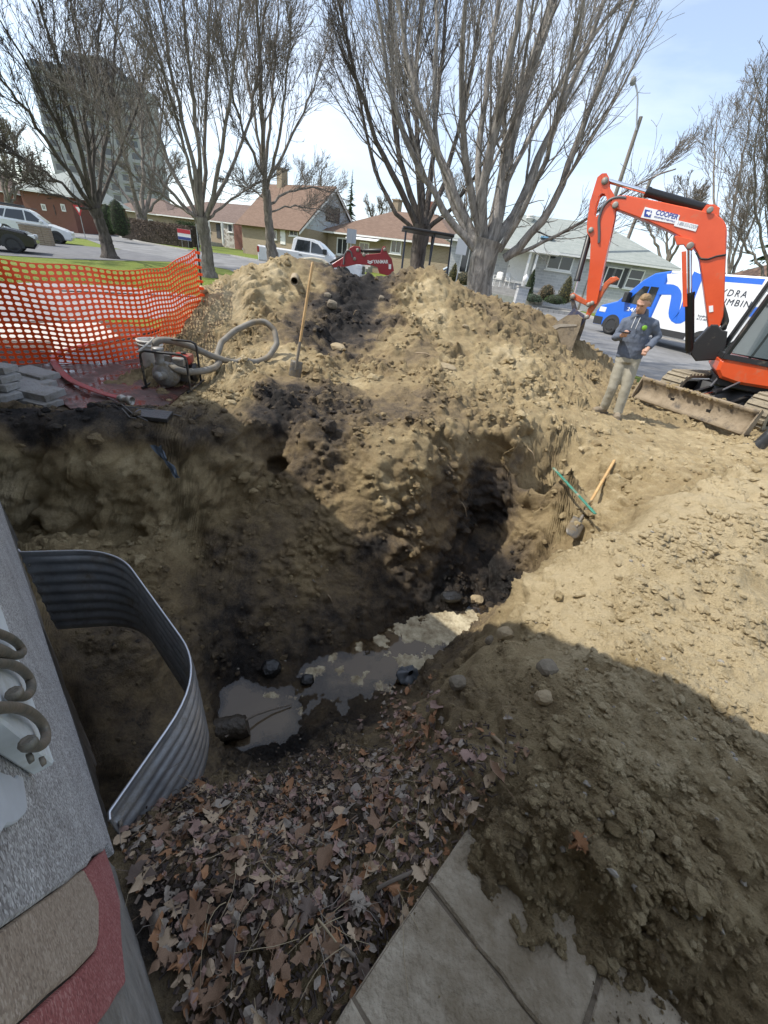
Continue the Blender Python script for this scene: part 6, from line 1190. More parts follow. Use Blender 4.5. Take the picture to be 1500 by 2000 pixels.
# plank bits behind the pump, yellow valve
pp = Vector(gz(385, 710, .06)); o = box((-.3, -.05, 0), (.3, .05, .035)).build('plank', mat('rough plank', (.34, .26, .16), .85, var=.2), bevel=.003); o.location = pp; o.rotation_euler = (0, .05, .5); tag(o, 'short rough plank behind the pump', 'plank')
pp = Vector(gz(327, 641, .05)); e = empty('yellow_valve', pp, label='small yellow valve on the ground behind the netting', cat='valve'); MB().lathe([(.02, 0), (.05, .02), (.05, .08), (.02, .1)], (0, 0, .0), (0, 0, 1), 12).build('valve_body', mat('yellow plastic', (.8, .45, .02), .5), e); MB().box((-.09, -.012, .1), (.09, .012, .125)).build('lever', mat('yellow plastic', (.8, .45, .02), .5), e)
# clay pipe on the heap
a = soil_hit(573, 560); d = Vector((.25, -1.0, -.12)).normalized(); M_CLAY = mat('muddy clay pipe', (.27, .215, .14), .9, col2=(.37, .3, .2), vscale=9, bump=.5)
prof = []
for k in range(23): prof.append((.072 + (.006 if k % 2 else 0), k * .02))
prof += [(.06, .44), (.058, .38), (.055, .05), (.01, .04)]
o = MB().lathe(prof, (0, 0, 0), d, 20).build('clay_pipe', M_CLAY); o.location = Vector(a) + Vector((-.03, .22, .13)); tag(o, 'short ribbed clay pipe lying near the heap crest', 'pipe')
# ================================================================ DIGGERS
def sub(*k): return Vector(k)
M_KOR = mat('digger orange', (.62, .075, .016), .38, col2=(.70, .095, .024), vscale=2, coat=.3, dirt=(.36, .20, .11), dscale=2.6, dlim=(.55, .78))
M_DBLK = mat('digger black', (.018, .018, .019), .42, dirt=(.14, .115, .085), dscale=3, dlim=(.58, .78)); M_CHROME = mat('chrome rod', (.75, .76, .78), .12, metal=1.0); M_PIN = mat('worn pin steel', (.26, .24, .21), .6, metal=.4, var=.25)
M_MUDST = mat('mud caked steel', (.20, .155, .10), .85, col2=(.30, .24, .165), vscale=7, bump=.5, bscale=22, dirt=(.10, .085, .07), dscale=4, dlim=(.52, .66)); M_TRK = mat('muddy rubber track', (.21, .175, .12), .9, col2=(.31, .265, .19), vscale=9, bump=.5, bscale=30, dirt=(.04, .038, .035), dscale=6, dlim=(.55, .68))
M_DGL = mat('cab glass', (.10, .12, .12), .05, spec=.9, trans=.6)
def copy_parts(): pass
class Digger:
    """boom plane helper: photo measurements onto the vertical plane of the boom"""
    def __init__(s, F, D):
        s.F, s.D = np.array(F, float), np.array(D, float) / np.linalg.norm(D); s.n = np.array([s.D[1], -s.D[0]])
        if s.n @ s.F < 0: s.n = -s.n
    def az(s, u, v, off=0.0):
        p = gp(u, v, s.F + s.n * off, s.n); return ((p[:2] - s.F) @ s.D, p[2])
def keyhole(outer, hole): return outer + [outer[0]] + hole + [hole[0]]
# --- orange digger
uv_, sd_ = np.array([-.863, -.505]), np.array([.505, -.863]); UC = np.array([5.25, 7.5]) - uv_ * 1.75; DB = np.array([-.88, .47]); DB /= np.linalg.norm(DB); LB = np.array([-DB[1], DB[0]]); LB = LB if LB @ UC < 0 else -LB
dig = empty('orange_digger', (UC[0], UC[1], .03), label='orange mini digger with raised boom and muddy blade', cat='excavator'); DO = Vector((UC[0], UC[1], 0))
K = Digger(UC + DB * .8, DB); Dv, Nv = Vector((DB[0], DB[1], 0)), Vector((K.n[0], K.n[1], 0)); KO = Vector((K.F[0], K.F[1], 0)) - DO
def z5(x, y): return 1060 + x * .29333, 340 + y * .29333
def z6(x, y): return 1050 + x * .3, 560 + y * .3
def k5(pts, off=0.0): return [K.az(*z5(x, y), off) for x, y in pts]
def k6(pts, off=0.0): return [K.az(*z6(x, y), off) for x, y in pts]
def plate(name, pts, d0, d1, m, parent=dig, bev=0.012): return MB().prism(pts, KO, Dv, UPV, Nv, d0, d1, bev=bev).build(name, m, parent)
def kp(a, z, n=0.0): return KO + Dv * a + UPV * z + Nv * n
boom = plate('boom', k5([(450, 222), (462, 190), (500, 165), (560, 166), (800, 212), (1050, 268), (1130, 285), (1180, 320), (1207, 390), (1206, 560), (1197, 880), (1190, 960), (1165, 1030), (1120, 1050), (1095, 1030), (1078, 900), (1052, 700), (1035, 590), (1018, 535), (985, 490), (930, 448), (850, 404), (700, 335), (500, 258), (462, 245)]), -.15, .15, M_KOR)
# cylinder brackets, ribs and pins
plate('boom_bracket', k5([(870, 440), (880, 430), (985, 455), (1005, 480), (990, 525), (955, 525), (930, 490), (885, 492)]), -.19, -.10, M_KOR, boom, .008); plate('cylinder_lug', k5([(1040, 280), (1080, 225), (1130, 222), (1168, 245), (1165, 300), (1120, 300)]), -.11, .11, M_KOR, boom, .008)
for x, y, r_ in ((478, 218, .055), (1108, 252, .05), (975, 490, .06)): a, z = K.az(*z5(x, y), -.19); MB().lathe([(.01, .0), (r_, 0), (r_, .03), (r_ * .6, .034), (.01, .036)], kp(a, z, -.16), -Nv, 16).build('pin', M_PIN, boom)
def cyl(name, p0, p1, r0, rod_frac, parent, off=0.0, rodr=None, flip=False):
    a, b = kp(*p0, off), kp(*p1, off); m_ = a.lerp(b, 1 - rod_frac); o = MB().tube([a, a.lerp(m_, .05), a.lerp(m_, .06), a.lerp(m_, .94), a.lerp(m_, .95), m_], [r0 * .8, r0 * .8, r0, r0, r0 * 1.12, r0 * 1.12], 16).build(name, M_DBLK, parent); MB().tube([m_, b], rodr or r0 * .5, 12).build('rod', M_CHROME, o); return o
cyl('arm_cylinder', K.az(*z5(1110, 255)), K.az(*z5(420, 55)), .075, .40, dig)
cyl('lift_cylinder', K.az(*z6(985, 440), -.1), K.az(*z5(972, 492), -.1), .075, .42, dig, -.12)
plate('cylinder_guard', k5([(918, 530), (950, 525), (957, 893), (928, 897)], -.2), -.22, -.20, M_KOR, dig, .004)
# hoses along the boom
def dhose(pts5, r_, off, m=M_RUB, nm='hose', par=None):
    P = resample(np.array([list(kp(*K.az(*z5(x, y), off), off)) for x, y in pts5]), 24); MB().tube([Vector(p) for p in P], r_, 8).build(nm, m, par or dig)
M_GHO = mat('grey hydraulic hose', (.10, .10, .105), .45); dhose([(550, 172), (500, 165), (440, 180), (395, 230), (368, 310), (372, 400), (370, 470)], .026, -.14, M_GHO); dhose([(1015, 535), (1040, 575), (1090, 582), (1150, 560), (1215, 550)], .016, -.16); dhose([(1160, 300), (1195, 330), (1212, 380), (1208, 500), (1200, 700)], .02, .0, M_KOR, 'steel_line'); dhose([(560, 168), (760, 205), (960, 245)], .018, -.08, M_KOR, 'steel_line')
dhose([(1190, 880), (1215, 960), (1215, 1010), (1180, 1040)], .035, -.1); dhose([(1195, 890), (1225, 990), (1200, 1050)], .03, .05)
# arm with its lightening hole
_ao = k5([(365, 45), (395, 20), (425, 18), (440, 45), (442, 105), (470, 150), (490, 200), (480, 300), (455, 420), (435, 500), (405, 640), (375, 800), (360, 870), (320, 890), (292, 860), (296, 760), (312, 640), (322, 520), (318, 440), (296, 405), (297, 340), (318, 200), (345, 110)]); _ah = k5([(375, 165), (352, 240), (345, 290), (358, 303), (392, 270), (420, 215), (428, 185), (412, 152), (392, 150)])
for d0, d1 in ((-.13, -.09), (.09, .13)): MB().prism(keyhole(_ao, _ah), KO, Dv, UPV, Nv, d0, d1).build('arm_plate', M_KOR, dig)
plate('arm_spine', k5([(440, 300), (470, 290), (440, 480), (400, 650), (365, 860), (325, 870), (345, 700), (380, 500)]), -.088, .088, M_KOR, dig); plate('arm_front', k5([(320, 430), (345, 430), (340, 700), (318, 860), (300, 850), (312, 640)]), -.088, .088, M_KOR, dig); plate('arm_head', k5([(370, 60), (430, 50), (432, 140), (370, 140)]), -.088, .088, M_KOR, dig)
for x, y, r_ in ((410, 60, .06), (317, 385, .05), (325, 870, .045)): a, z = K.az(*z5(x, y), -.13); MB().lathe([(.01, 0), (r_, 0), (r_, .03), (.01, .035)], kp(a, z, -.13), -Nv, 16).build('pin', M_PIN, dig)
cyl('bucket_cylinder', K.az(*z5(312, 400), -.02), K.az(*z5(200, 810), -.02), .06, .22, dig, -.02)
M_KRUST = mat('scuffed orange link', (.52, .10, .03), .6, var=.25, vscale=9, dirt=(.24, .16, .10), dscale=6, dlim=(.5, .65))
plate('tipping_link', k5([(180, 815), (205, 800), (300, 855), (322, 880), (305, 895), (195, 842)]), -.10, -.05, M_KRUST); plate('push_link', k5([(185, 840), (210, 838), (232, 920), (215, 945), (200, 930)]), -.10, -.04, mat('dark link', (.05, .045, .05), .6, dirt=(.2, .15, .1), dlim=(.5, .65)))
plate('thumb', k5([(282, 960), (300, 905), (340, 860), (375, 800), (410, 735), (450, 700), (490, 695), (508, 712), (480, 728), (440, 748), (405, 800), (370, 868), (322, 935), (300, 975)]), -.09, .09, M_KRUST)
for x, y, r_ in ((198, 826, .05), (305, 880, .05), (290, 962, .05)): a, z = K.az(*z5(x, y), -.1); MB().lathe([(.01, 0), (r_, 0), (r_, .03), (.01, .035)], kp(a, z, -.11), -Nv, 14).build('pin', M_PIN, dig)
# bucket: curved shell between two cheeks
_bk = k6([(205, 195), (270, 190), (300, 215), (285, 280), (240, 400), (222, 455), (180, 425), (125, 360), (102, 310), (110, 262), (150, 230)]); bw_ = .34
bucket = MB().prism(_bk, KO, Dv, UPV, Nv, -bw_, -bw_ + .025).prism(_bk, KO, Dv, UPV, Nv, bw_ - .025, bw_)
_sh = k6([(300, 215), (270, 190), (205, 195), (150, 230), (110, 262), (102, 310), (125, 360), (180, 425), (222, 455)]); rows = []
for a, z in _sh: rows.append([kp(a, z, -bw_ + .01), kp(a, z, bw_ - .01)])
bo = bucket.grid(rows).build('bucket', M_MUDST, dig)
plate('bucket_lip', k6([(100, 300), (112, 262), (160, 248), (268, 252), (268, 262), (160, 268), (118, 290)]), -bw_ - .012, -bw_ - .002, mat('scraped steel', (.42, .37, .30), .5, metal=.4, var=.2), bo, 0); plate('bucket_ear', k6([(190, 200), (240, 150), (300, 190), (320, 215), (280, 270), (240, 215)]), -.12, -.06, mat('blue grey ear', (.05, .055, .10), .5, dirt=(.2, .15, .1), dlim=(.5, .65)), bo, .006)
for k in range(4): a, z = K.az(*z6(222, 455)); MB().prism([(a - .05, z + .03), (a + .05, z + .05), (a + .01, z - .10)], KO, Dv, UPV, Nv, -.30 + k * .17, -.21 + k * .17).build('tooth', M_MUDST, bo)
# stickers on the boom
offs = -.158; M_STK = mat('sticker white', (.78, .78, .78), .4); M_STB = mat('sticker blue', (.03, .06, .30), .4)
MB().prism(k5([(676, 232), (908, 287), (888, 348), (648, 302)], offs), KO, Dv, UPV, Nv, offs - .003, offs + .004).build('sticker', M_STK, boom); MB().prism(k5([(878, 318), (1030, 352), (1012, 396), (868, 358)], offs), KO, Dv, UPV, Nv, offs - .0045, offs + .002).build('sticker', M_STK, boom)
def on_boom(txt, x, y, x2, y2, h5, m, off=offs - .005, **kw):
    a = kp(*K.az(*z5(x, y), off), off); b = kp(*K.az(*z5(x2, y2), off), off); d = (b - a).normalized(); up = Nv.cross(d) if Nv.cross(d).z > 0 else d.cross(Nv); sz = (kp(*K.az(*z5(x, y - h5), off), off) - a).length
    me = text_mesh(txt, 1, **kw); w_ = max(v.co.x for v in me.vertices); hh = max(v.co.y for v in me.vertices); L_ = (b - a).length; z_ = d.cross(up); sx = L_ / w_; sy = sz / hh
    me.transform(Matrix(((d.x * sx, up.x * sy, z_.x, a.x), (d.y * sx, up.y * sy, z_.y, a.y), (d.z * sx, up.z * sy, z_.z, a.z), (0, 0, 0, 1)))); return link('lettering', me, m, boom)
on_boom('COOPER', 742, 280, 888, 316, 30, M_STB, bold=.02); on_boom('EQUIPMENT RENTALS', 735, 300, 872, 335, 9, M_STB); on_boom('1-800-315-COOP', 886, 350, 1014, 380, 22, mat('sticker grey', (.25, .27, .32), .4))
plate('logo_square', k5([(676, 248), (722, 258), (712, 302), (668, 294)], offs - .005), offs - .008, offs - .004, M_STB, boom, 0)
plate('logo_mark', k5([(688, 262), (705, 265), (716, 258), (712, 272), (722, 280), (708, 282), (700, 292), (694, 280), (684, 278)], offs - .009), offs - .0105, offs - .0085, M_STK, boom, 0)
MB().prism(k5([(1100, 890), (1128, 886), (1130, 928), (1102, 932)], offs), KO, Dv, UPV, Nv, offs - .002, offs + .012).build('warning_label', M_STK, boom)
# swing bracket and upper body
plate('swing_bracket', k6([(975, 350), (1010, 370), (1060, 320), (1120, 255), (1160, 255), (1190, 290), (1225, 300), (1215, 380), (1190, 480), (1020, 490), (990, 450)]), -.17, .17, M_DBLK, dig, .02)
plate('boom_link_guard', k6([(1180, 135), (1205, 130), (1232, 240), (1222, 285), (1195, 290), (1172, 220)]), -.1, .1, M_DBLK, dig, .02)
Lv = Vector((LB[0], LB[1], 0)); UO = Vector((0, 0, 0))
def ub(name, m, a0, a1, l0, l1, z0, z1, bev=.0, par=None): return MB().prism([(a0, z0), (a1, z0), (a1, z1), (a0, z1)], UO, Dv, UPV, Lv, l0, l1, bev=bev).build(name, m, par or dig)
MB().prism([(-1.25, .70), (.30, .62), (.58, .66), (.70, .78), (.72, .95), (.62, 1.06), (-.2, 1.02), (-1.25, 1.35)], UO, Dv, UPV, Lv, -.80, .82, bev=.05).build('body', M_KOR, dig)
ub('counterweight', M_KOR, -1.45, -1.1, -.75, .75, .75, 1.5, .08); ub('deck', M_DBLK, -1.2, .60, -.7, .7, .52, .66, .02)
ub('body_label', M_STK, -.55, -.15, .815, .828, .74, .82)
K_t = text_mesh('KX', .16, bold=.004); _x = -Dv; _z = _x.cross(UPV); p = Dv * -.10 + Lv * .828 + UPV * .87
K_t.transform(Matrix(((_x.x, UPV.x, _z.x, p.x), (_x.y, UPV.y, _z.y, p.y), (_x.z, UPV.z, _z.z, p.z), (0, 0, 0, 1)))); link('lettering', K_t, M_STK, dig)
cab = empty('cab', (0, 0, 0)); cab.parent = dig
def post(p0, p1, w_=.045, m=M_DBLK, nm='pillar'): MB().tube([Dv * a + Lv * l + UPV * z for a, l, z in (p0, p1)], w_, 4, smooth=False).build(nm, m, cab)
for l in (.80, -.12): post((.68, l, 1.02), (.50, l, 2.45)); post((-.72, l, 1.05), (-.70, l, 2.45))
post((-.05, .80, 1.02), (-.08, .80, 2.45))
for l in (.80, -.12): post((.52, l, 2.45), (-.72, l, 2.45), .05, nm='roof_rail')
for l in (.80, -.12): post((.70, l, 1.03), (-.74, l, 1.03), .06, nm='sill')
post((.68, .82, 1.03), (.68, -.14, 1.03), .06, nm='sill'); post((.52, .82, 2.45), (.52, -.14, 2.45), .05, nm='roof_rail'); ub('cab_roof', M_DBLK, -.78, .58, -.18, .86, 2.49, 2.56, .03, cab)
def pane(pts): MB().add([Dv * a + Lv * l + UPV * z for a, l, z in pts], [tuple(range(len(pts)))]).build('pane', M_DGL, cab, fix=False)
pane([(.665, .76, 1.08), (.665, -.08, 1.08), (.505, -.08, 2.41), (.505, .76, 2.41)]); pane([(.62, .795, 1.10), (.0, .795, 1.10), (-.03, .795, 2.41), (.49, .795, 2.41)]); pane([(-.10, .795, 1.35), (-.66, .795, 1.35), (-.65, .795, 2.41), (-.12, .795, 2.41)])
ub('door_panel', M_DBLK, -.68, -.06, .77, .80, 1.06, 1.40, .01, cab); ub('seat', mat('seat vinyl', (.03, .03, .032), .6), -.5, .0, .1, .6, 1.1, 1.3, .05, cab); ub('seat_back', mat('seat vinyl', (.03, .03, .032), .6), -.55, -.42, .1, .6, 1.3, 1.95, .05, cab); MB().tube([Dv * .3 + Lv * .6 + UPV * 1.05, Dv * .25 + Lv * .6 + UPV * 1.5], .02, 8).build('control_lever', M_DBLK, cab)
# undercarriage
uV, sV = Vector((uv_[0], uv_[1], 0)), Vector((sd_[0], sd_[1], 0))
def track(side):
    e = empty('track', (0, 0, 0)); e.parent = dig; L_, h_, w_ = 2.35, .58, .40; prof = []; r_ = h_ / 2
    for k in range(17): a = -math.pi / 2 + math.pi * k / 16; prof.append((L_ / 2 - r_ + r_ * math.cos(a), r_ + r_ * math.sin(a)))
    for k in range(17): a = math.pi / 2 + math.pi * k / 16; prof.append((-L_ / 2 + r_ + r_ * math.cos(a), r_ + r_ * math.sin(a)))
    inn = [(x * (1 - .11 / abs(L_ / 2)) if abs(x) > 0 else x, r_ + (z - r_) * (1 - .05 / r_)) for x, z in prof]; n = len(prof); c0, c1 = side * .78 - w_ / 2, side * .78 + w_ / 2; V = []
    for pl in (prof, inn):
        for c in (c0, c1): V += [uV * x + sV * c + UPV * z for x, z in pl]
    fs = []
    for k in range(n): q = (k + 1) % n; fs += [(k, q, n + q, n + k), (2 * n + k, 2 * n + q, 3 * n + q, 3 * n + k), (k, q, 2 * n + q, 2 * n + k), (n + k, n + q, 3 * n + q, 3 * n + k)]
    MB().add(V, fs).build('belt', M_TRK, e)
    # tread lugs
    per = np.concatenate([[0], np.cumsum([math.dist(prof[k], prof[(k + 1) % n]) for k in range(n)])]); N_ = 44; lugm = None
    for k in range(N_):
        s_ = per[-1] * k / N_; i = min(n - 1, int(np.searchsorted(per, s_, 'right') - 1)); f = (s_ - per[i]) / max(1e-6, per[i + 1] - per[i]); p, q = prof[i], prof[(i + 1) % n]; x, z = p[0] + (q[0] - p[0]) * f, p[1] + (q[1] - p[1]) * f; tx, tz = q[0] - p[0], q[1] - p[1]; l_ = math.hypot(tx, tz) or 1; tx, tz = tx / l_, tz / l_
        if lugm is None: lugm = box((-.03, -.19, -.012), (.03, .19, .032)).mesh('lug'); lugm.materials.append(M_TRK)
        o = bpy.data.objects.new('lug', lugm); C.objects.link(o); o.parent = e; X = uV * tx + UPV * tz; Yv = sV if side > 0 else sV; Z = uV * tz - UPV * tx; pos = uV * x + sV * (side * .78) + UPV * z
        Yv = Z.cross(X); o.matrix_local = Matrix(((X.x, Yv.x, Z.x, pos.x), (X.y, Yv.y, Z.y, pos.y), (X.z, Yv.z, Z.z, pos.z), (0, 0, 0, 1)))
    MB().prism([(-.85, .12), (.85, .12), (.85, .44), (-.85, .44)], UO, uV, UPV, sV, side * .78 - .12, side * .78 + .12, bev=.03).build('track_frame', M_DBLK, e)
    for x in (-.88, -.45, 0, .45, .88): MB().lathe([(.01, -.1), (.17 if abs(x) > .8 else .1, -.1), (.17 if abs(x) > .8 else .1, .1), (.01, .1)], uV * x + sV * (side * .78) + UPV * (.29 if abs(x) > .8 else .16), sV, 16).build('roller', M_MUDST, e)
track(1); track(-1)
MB().prism([(-.6, .2), (.6, .2), (.5, .5), (-.5, .5)], UO, uV, UPV, sV, -.62, .62, bev=.03).build('undercarriage', M_DBLK, dig); MB().lathe([(.48, .46), (.5, .5), (.5, .56)], (0, 0, 0), (0, 0, 1), 28).build('slew_ring', M_DBLK, dig)
# dozer blade and its push arms
rows = []
for k in range(9): t = k / 8; rows.append([uV * (1.75 - .10 * math.sin(math.pi * t) + .02) + sV * (c * 1.02) + UPV * (.02 + .40 * t) for c in np.linspace(-1, 1, 25)])
rows = [[p + uV * (.01 * float(pnoise(np.array([[i * .6, j * .5, 2]]))[0])) for j, p in enumerate(r_)] for i, r_ in enumerate(rows)]
o = MB().grid(rows).build('dozer_blade', M_MUDST, dig, fix=False); md = o.modifiers.new('t', 'SOLIDIFY'); md.thickness = .035
for c in (-1.03, 1.03): MB().prism([(1.60, .02), (1.80, .02), (1.80, .12), (1.72, .46), (1.62, .42)], UO, uV, UPV, sV, c - .012, c + .012).build('blade_end', M_MUDST, o)
for c in (-.33, .33): MB().tube([uV * .5 + sV * c + UPV * .42, uV * 1.68 + sV * c + UPV * .18], .05, 4, smooth=False).build('push_arm', M_DBLK, dig)
MB().tube([uV * .5 + UPV * .5, uV * 1.1 + UPV * .42], .055, 12).build('blade_cylinder', M_DBLK, dig); MB().tube([uV * 1.1 + UPV * .42, uV * 1.65 + UPV * .34], .028, 10).build('rod', M_CHROME, dig)
for c in (-.1, .12): MB().tube([uV * .6 + sV * c + UPV * .55, uV * .85 + sV * (c * 1.6) + UPV * .66, uV * 1.1 + sV * c + UPV * .5], .018, 7).build('blade_hose', M_GHO, dig)
# earth heaped behind the blade top
rg = np.random.default_rng(5); q = np.stack([np.array(list(DO + uV * (1.70 + rg.normal(0, .05)) + sV * (rg.normal(-.1, .3)) + UPV * (.42 + abs(rg.normal(0, .02))))) for _ in range(90)]); tag(scatter_clods('blade_dirt', q, rg.uniform(.02, .055, 90), np.full(90, .62), I1, 7), 'clods of earth caught on the top edge of the blade', 'earth', kind='stuff')

# --- red digger behind the heap
RF = gd(740, 600, 14.3); vD = np.array([RF[1], -RF[0]]); vD /= np.linalg.norm(vD); RB = -vD   # boom points to the left
K2 = Digger(RF[:2], RB); zr = float(far_z(RF[0], RF[1])); red = empty('red_digger', (RF[0], RF[1], zr), label='small dark red digger with black canopy behind the spoil heap', cat='excavator'); RO = Vector((RF[0], RF[1], zr)); D2, N2 = Vector((K2.D[0], K2.D[1], 0)), Vector((K2.n[0], K2.n[1], 0))
M_RED = mat('digger red', (.27, .018, .024), .4, coat=.3, var=.1, vscale=2)
def z3(x, y): return 280 + x * .34667, 340 + y * .34667
def z4(x, y): return 640 + x * .32, 360 + y * .32
def r3(pts, off=0.0): return [(lambda q: (q[0], q[1] - zr))(K2.az(*z3(x, y), off)) for x, y in pts]
def r4(x, y, off=0.0): q = K2.az(*z4(x, y), off); return q[0], q[1] - zr
def rplate(nm, pts, d0, d1, m, par=red, bev=.01): return MB().prism(pts, (0, 0, 0), D2, UPV, N2, d0, d1, bev=bev).build(nm, m, par)
rb = rplate('boom', r3([(1110, 528), (1125, 470), (1165, 415), (1185, 405), (1222, 410), (1226, 448), (1250, 455), (1335, 446), (1350, 408), (1364, 408), (1376, 450), (1400, 480), (1412, 545), (1380, 572), (1330, 560), (1318, 525), (1290, 515), (1200, 508), (1150, 520)]), -.10, .10, M_RED); rplate('arm', r3([(1050, 530), (1060, 510), (1130, 465), (1175, 440), (1190, 460), (1150, 500), (1100, 525)]), -.07, .07, M_RED)
def rc(nm, a, b, r_): q0, q1 = r3([a])[0], r3([b])[0]; A_3, B_3 = D2 * q0[0] + UPV * q0[1], D2 * q1[0] + UPV * q1[1]; o = MB().tube([A_3, A_3.lerp(B_3, .7), A_3.lerp(B_3, .71), B_3], [r_, r_, r_ * .55, r_ * .55], 12).build(nm, M_DBLK, red)
rc('arm_cylinder', (1350, 432), (1200, 432), .055); rc('bucket_cylinder', (1180, 440), (1050, 500), .06)
for x, y in ((1360, 425), (1208, 428), (1243, 455), (1190, 478)): q = r3([(x, y)], -.1)[0]; MB().lathe([(.01, 0), (.05, 0), (.05, .03), (.01, .03)], D2 * q[0] + UPV * q[1] - N2 * .10, -N2, 12).build('pin', M_PIN, red)
P = resample(np.array([list(D2 * a + UPV * z - N2 * .13) for a, z in r3([(1130, 510), (1135, 450), (1155, 425), (1175, 440), (1178, 470)])]), 16); MB().tube([Vector(p) for p in P], .022, 7).build('hose', M_GHO, red)
me = text_mesh('YANMAR', 1, bold=.03); a, b = (r3([q_], -.1)[0] for q_ in ((1296, 503), (1380, 503))); A_3, B_3 = (D2 * q[0] + UPV * q[1] - N2 * .106 for q in (a, b)); d = (B_3 - A_3).normalized(); w_ = max(v.co.x for v in me.vertices); s_ = (B_3 - A_3).length / w_; up = d.cross(N2); up = up if up.z > 0 else -up; z_ = d.cross(up)
me.transform(Matrix(((d.x * s_, up.x * s_ * 1.15, z_.x, A_3.x), (d.y * s_, up.y * s_ * 1.15, z_.y, A_3.y), (d.z * s_, up.z * s_ * 1.15, z_.z, A_3.z), (0, 0, 0, 1)))); link('lettering', me, M_STK, rb)
for dy in (0, 9): rplate('logo_mark', r3([(1263, 484 + dy), (1278, 491 + dy), (1292, 484 + dy), (1292, 490 + dy), (1278, 498 + dy), (1263, 490 + dy)], -.1), -.108, -.102, M_STK, rb, 0)
MB().prism(r3([(1382, 508), (1396, 508), (1396, 535), (1382, 535)], -.1), (0, 0, 0), D2, UPV, N2, -.106, -.101).build('warning_label', M_STK, rb)
_bq = r3([(870, 500), (895, 472), (960, 468), (1010, 478), (1040, 500), (1035, 530), (900, 545)]); rplate('bucket', _bq, -.28, .28, mat('pale worn bucket', (.42, .37, .28), .6, var=.15, vscale=6), red, .03)
# canopy, body, seat
for (x0, y0), (x1, y1), off in (((478, 285), (455, 520), -.5), ((655, 292), (605, 560), -.5), ((760, 308), (732, 590), .5), ((640, 300), (622, 560), .5)): q0, q1 = r4(x0, y0, off), r4(x1, y1, off); MB().tube([D2 * q0[0] + UPV * q0[1] + N2 * off, D2 * (q0[0] * .0 + q1[0]) + UPV * .75 + N2 * off], .028, 8).build('canopy_post', mat('navy canopy tube', (.025, .03, .05), .45), red)
q0, q1 = r4(470, 272, -.55), r4(765, 300, -.55); MB().prism([(q0[0] + .05, q0[1]), (q1[0] - .05, q0[1] - .02), (q1[0] - .05, q0[1] + .06), (q0[0] + .05, q0[1] + .07)], (0, 0, 0), D2, UPV, N2, -.6, .6, bev=.02).build('canopy_roof', mat('dark canopy', (.03, .03, .033), .5), red)
xa, xb = sorted((r4(440, 500)[0], r4(760, 500)[0])); MB().prism([(xa, .45), (xb, .45), (xb, .8), (xa, .9)], (0, 0, 0), D2, UPV, N2, -.6, .6, bev=.04).build('body', M_RED, red); MB().prism([(xa + .3, .9), (xa + .75, .9), (xa + .75, 1.0), (xa + .4, 1.0), (xa + .36, 1.45), (xa + .28, 1.45)], (0, 0, 0), D2, UPV, N2, -.22, .22, bev=.03).build('seat', M_DBLK, red)
MB().tube([D2 * (xa + .95) - N2 * .3 + UPV * .85, D2 * (xa + .9) - N2 * .3 + UPV * 1.35], .02, 7).build('control_lever', M_DBLK, red)
for sgn in (-1, 1): MB().prism([(xa - .1, .22), (xa + .1, .0), (xb - .1, .0), (xb + .1, .22), (xb - .05, .42), (xa + .05, .42)], (0, 0, 0), D2, UPV, N2, sgn * .6 - .15, sgn * .6 + .15, bev=.03).build('track', M_TRK, red)
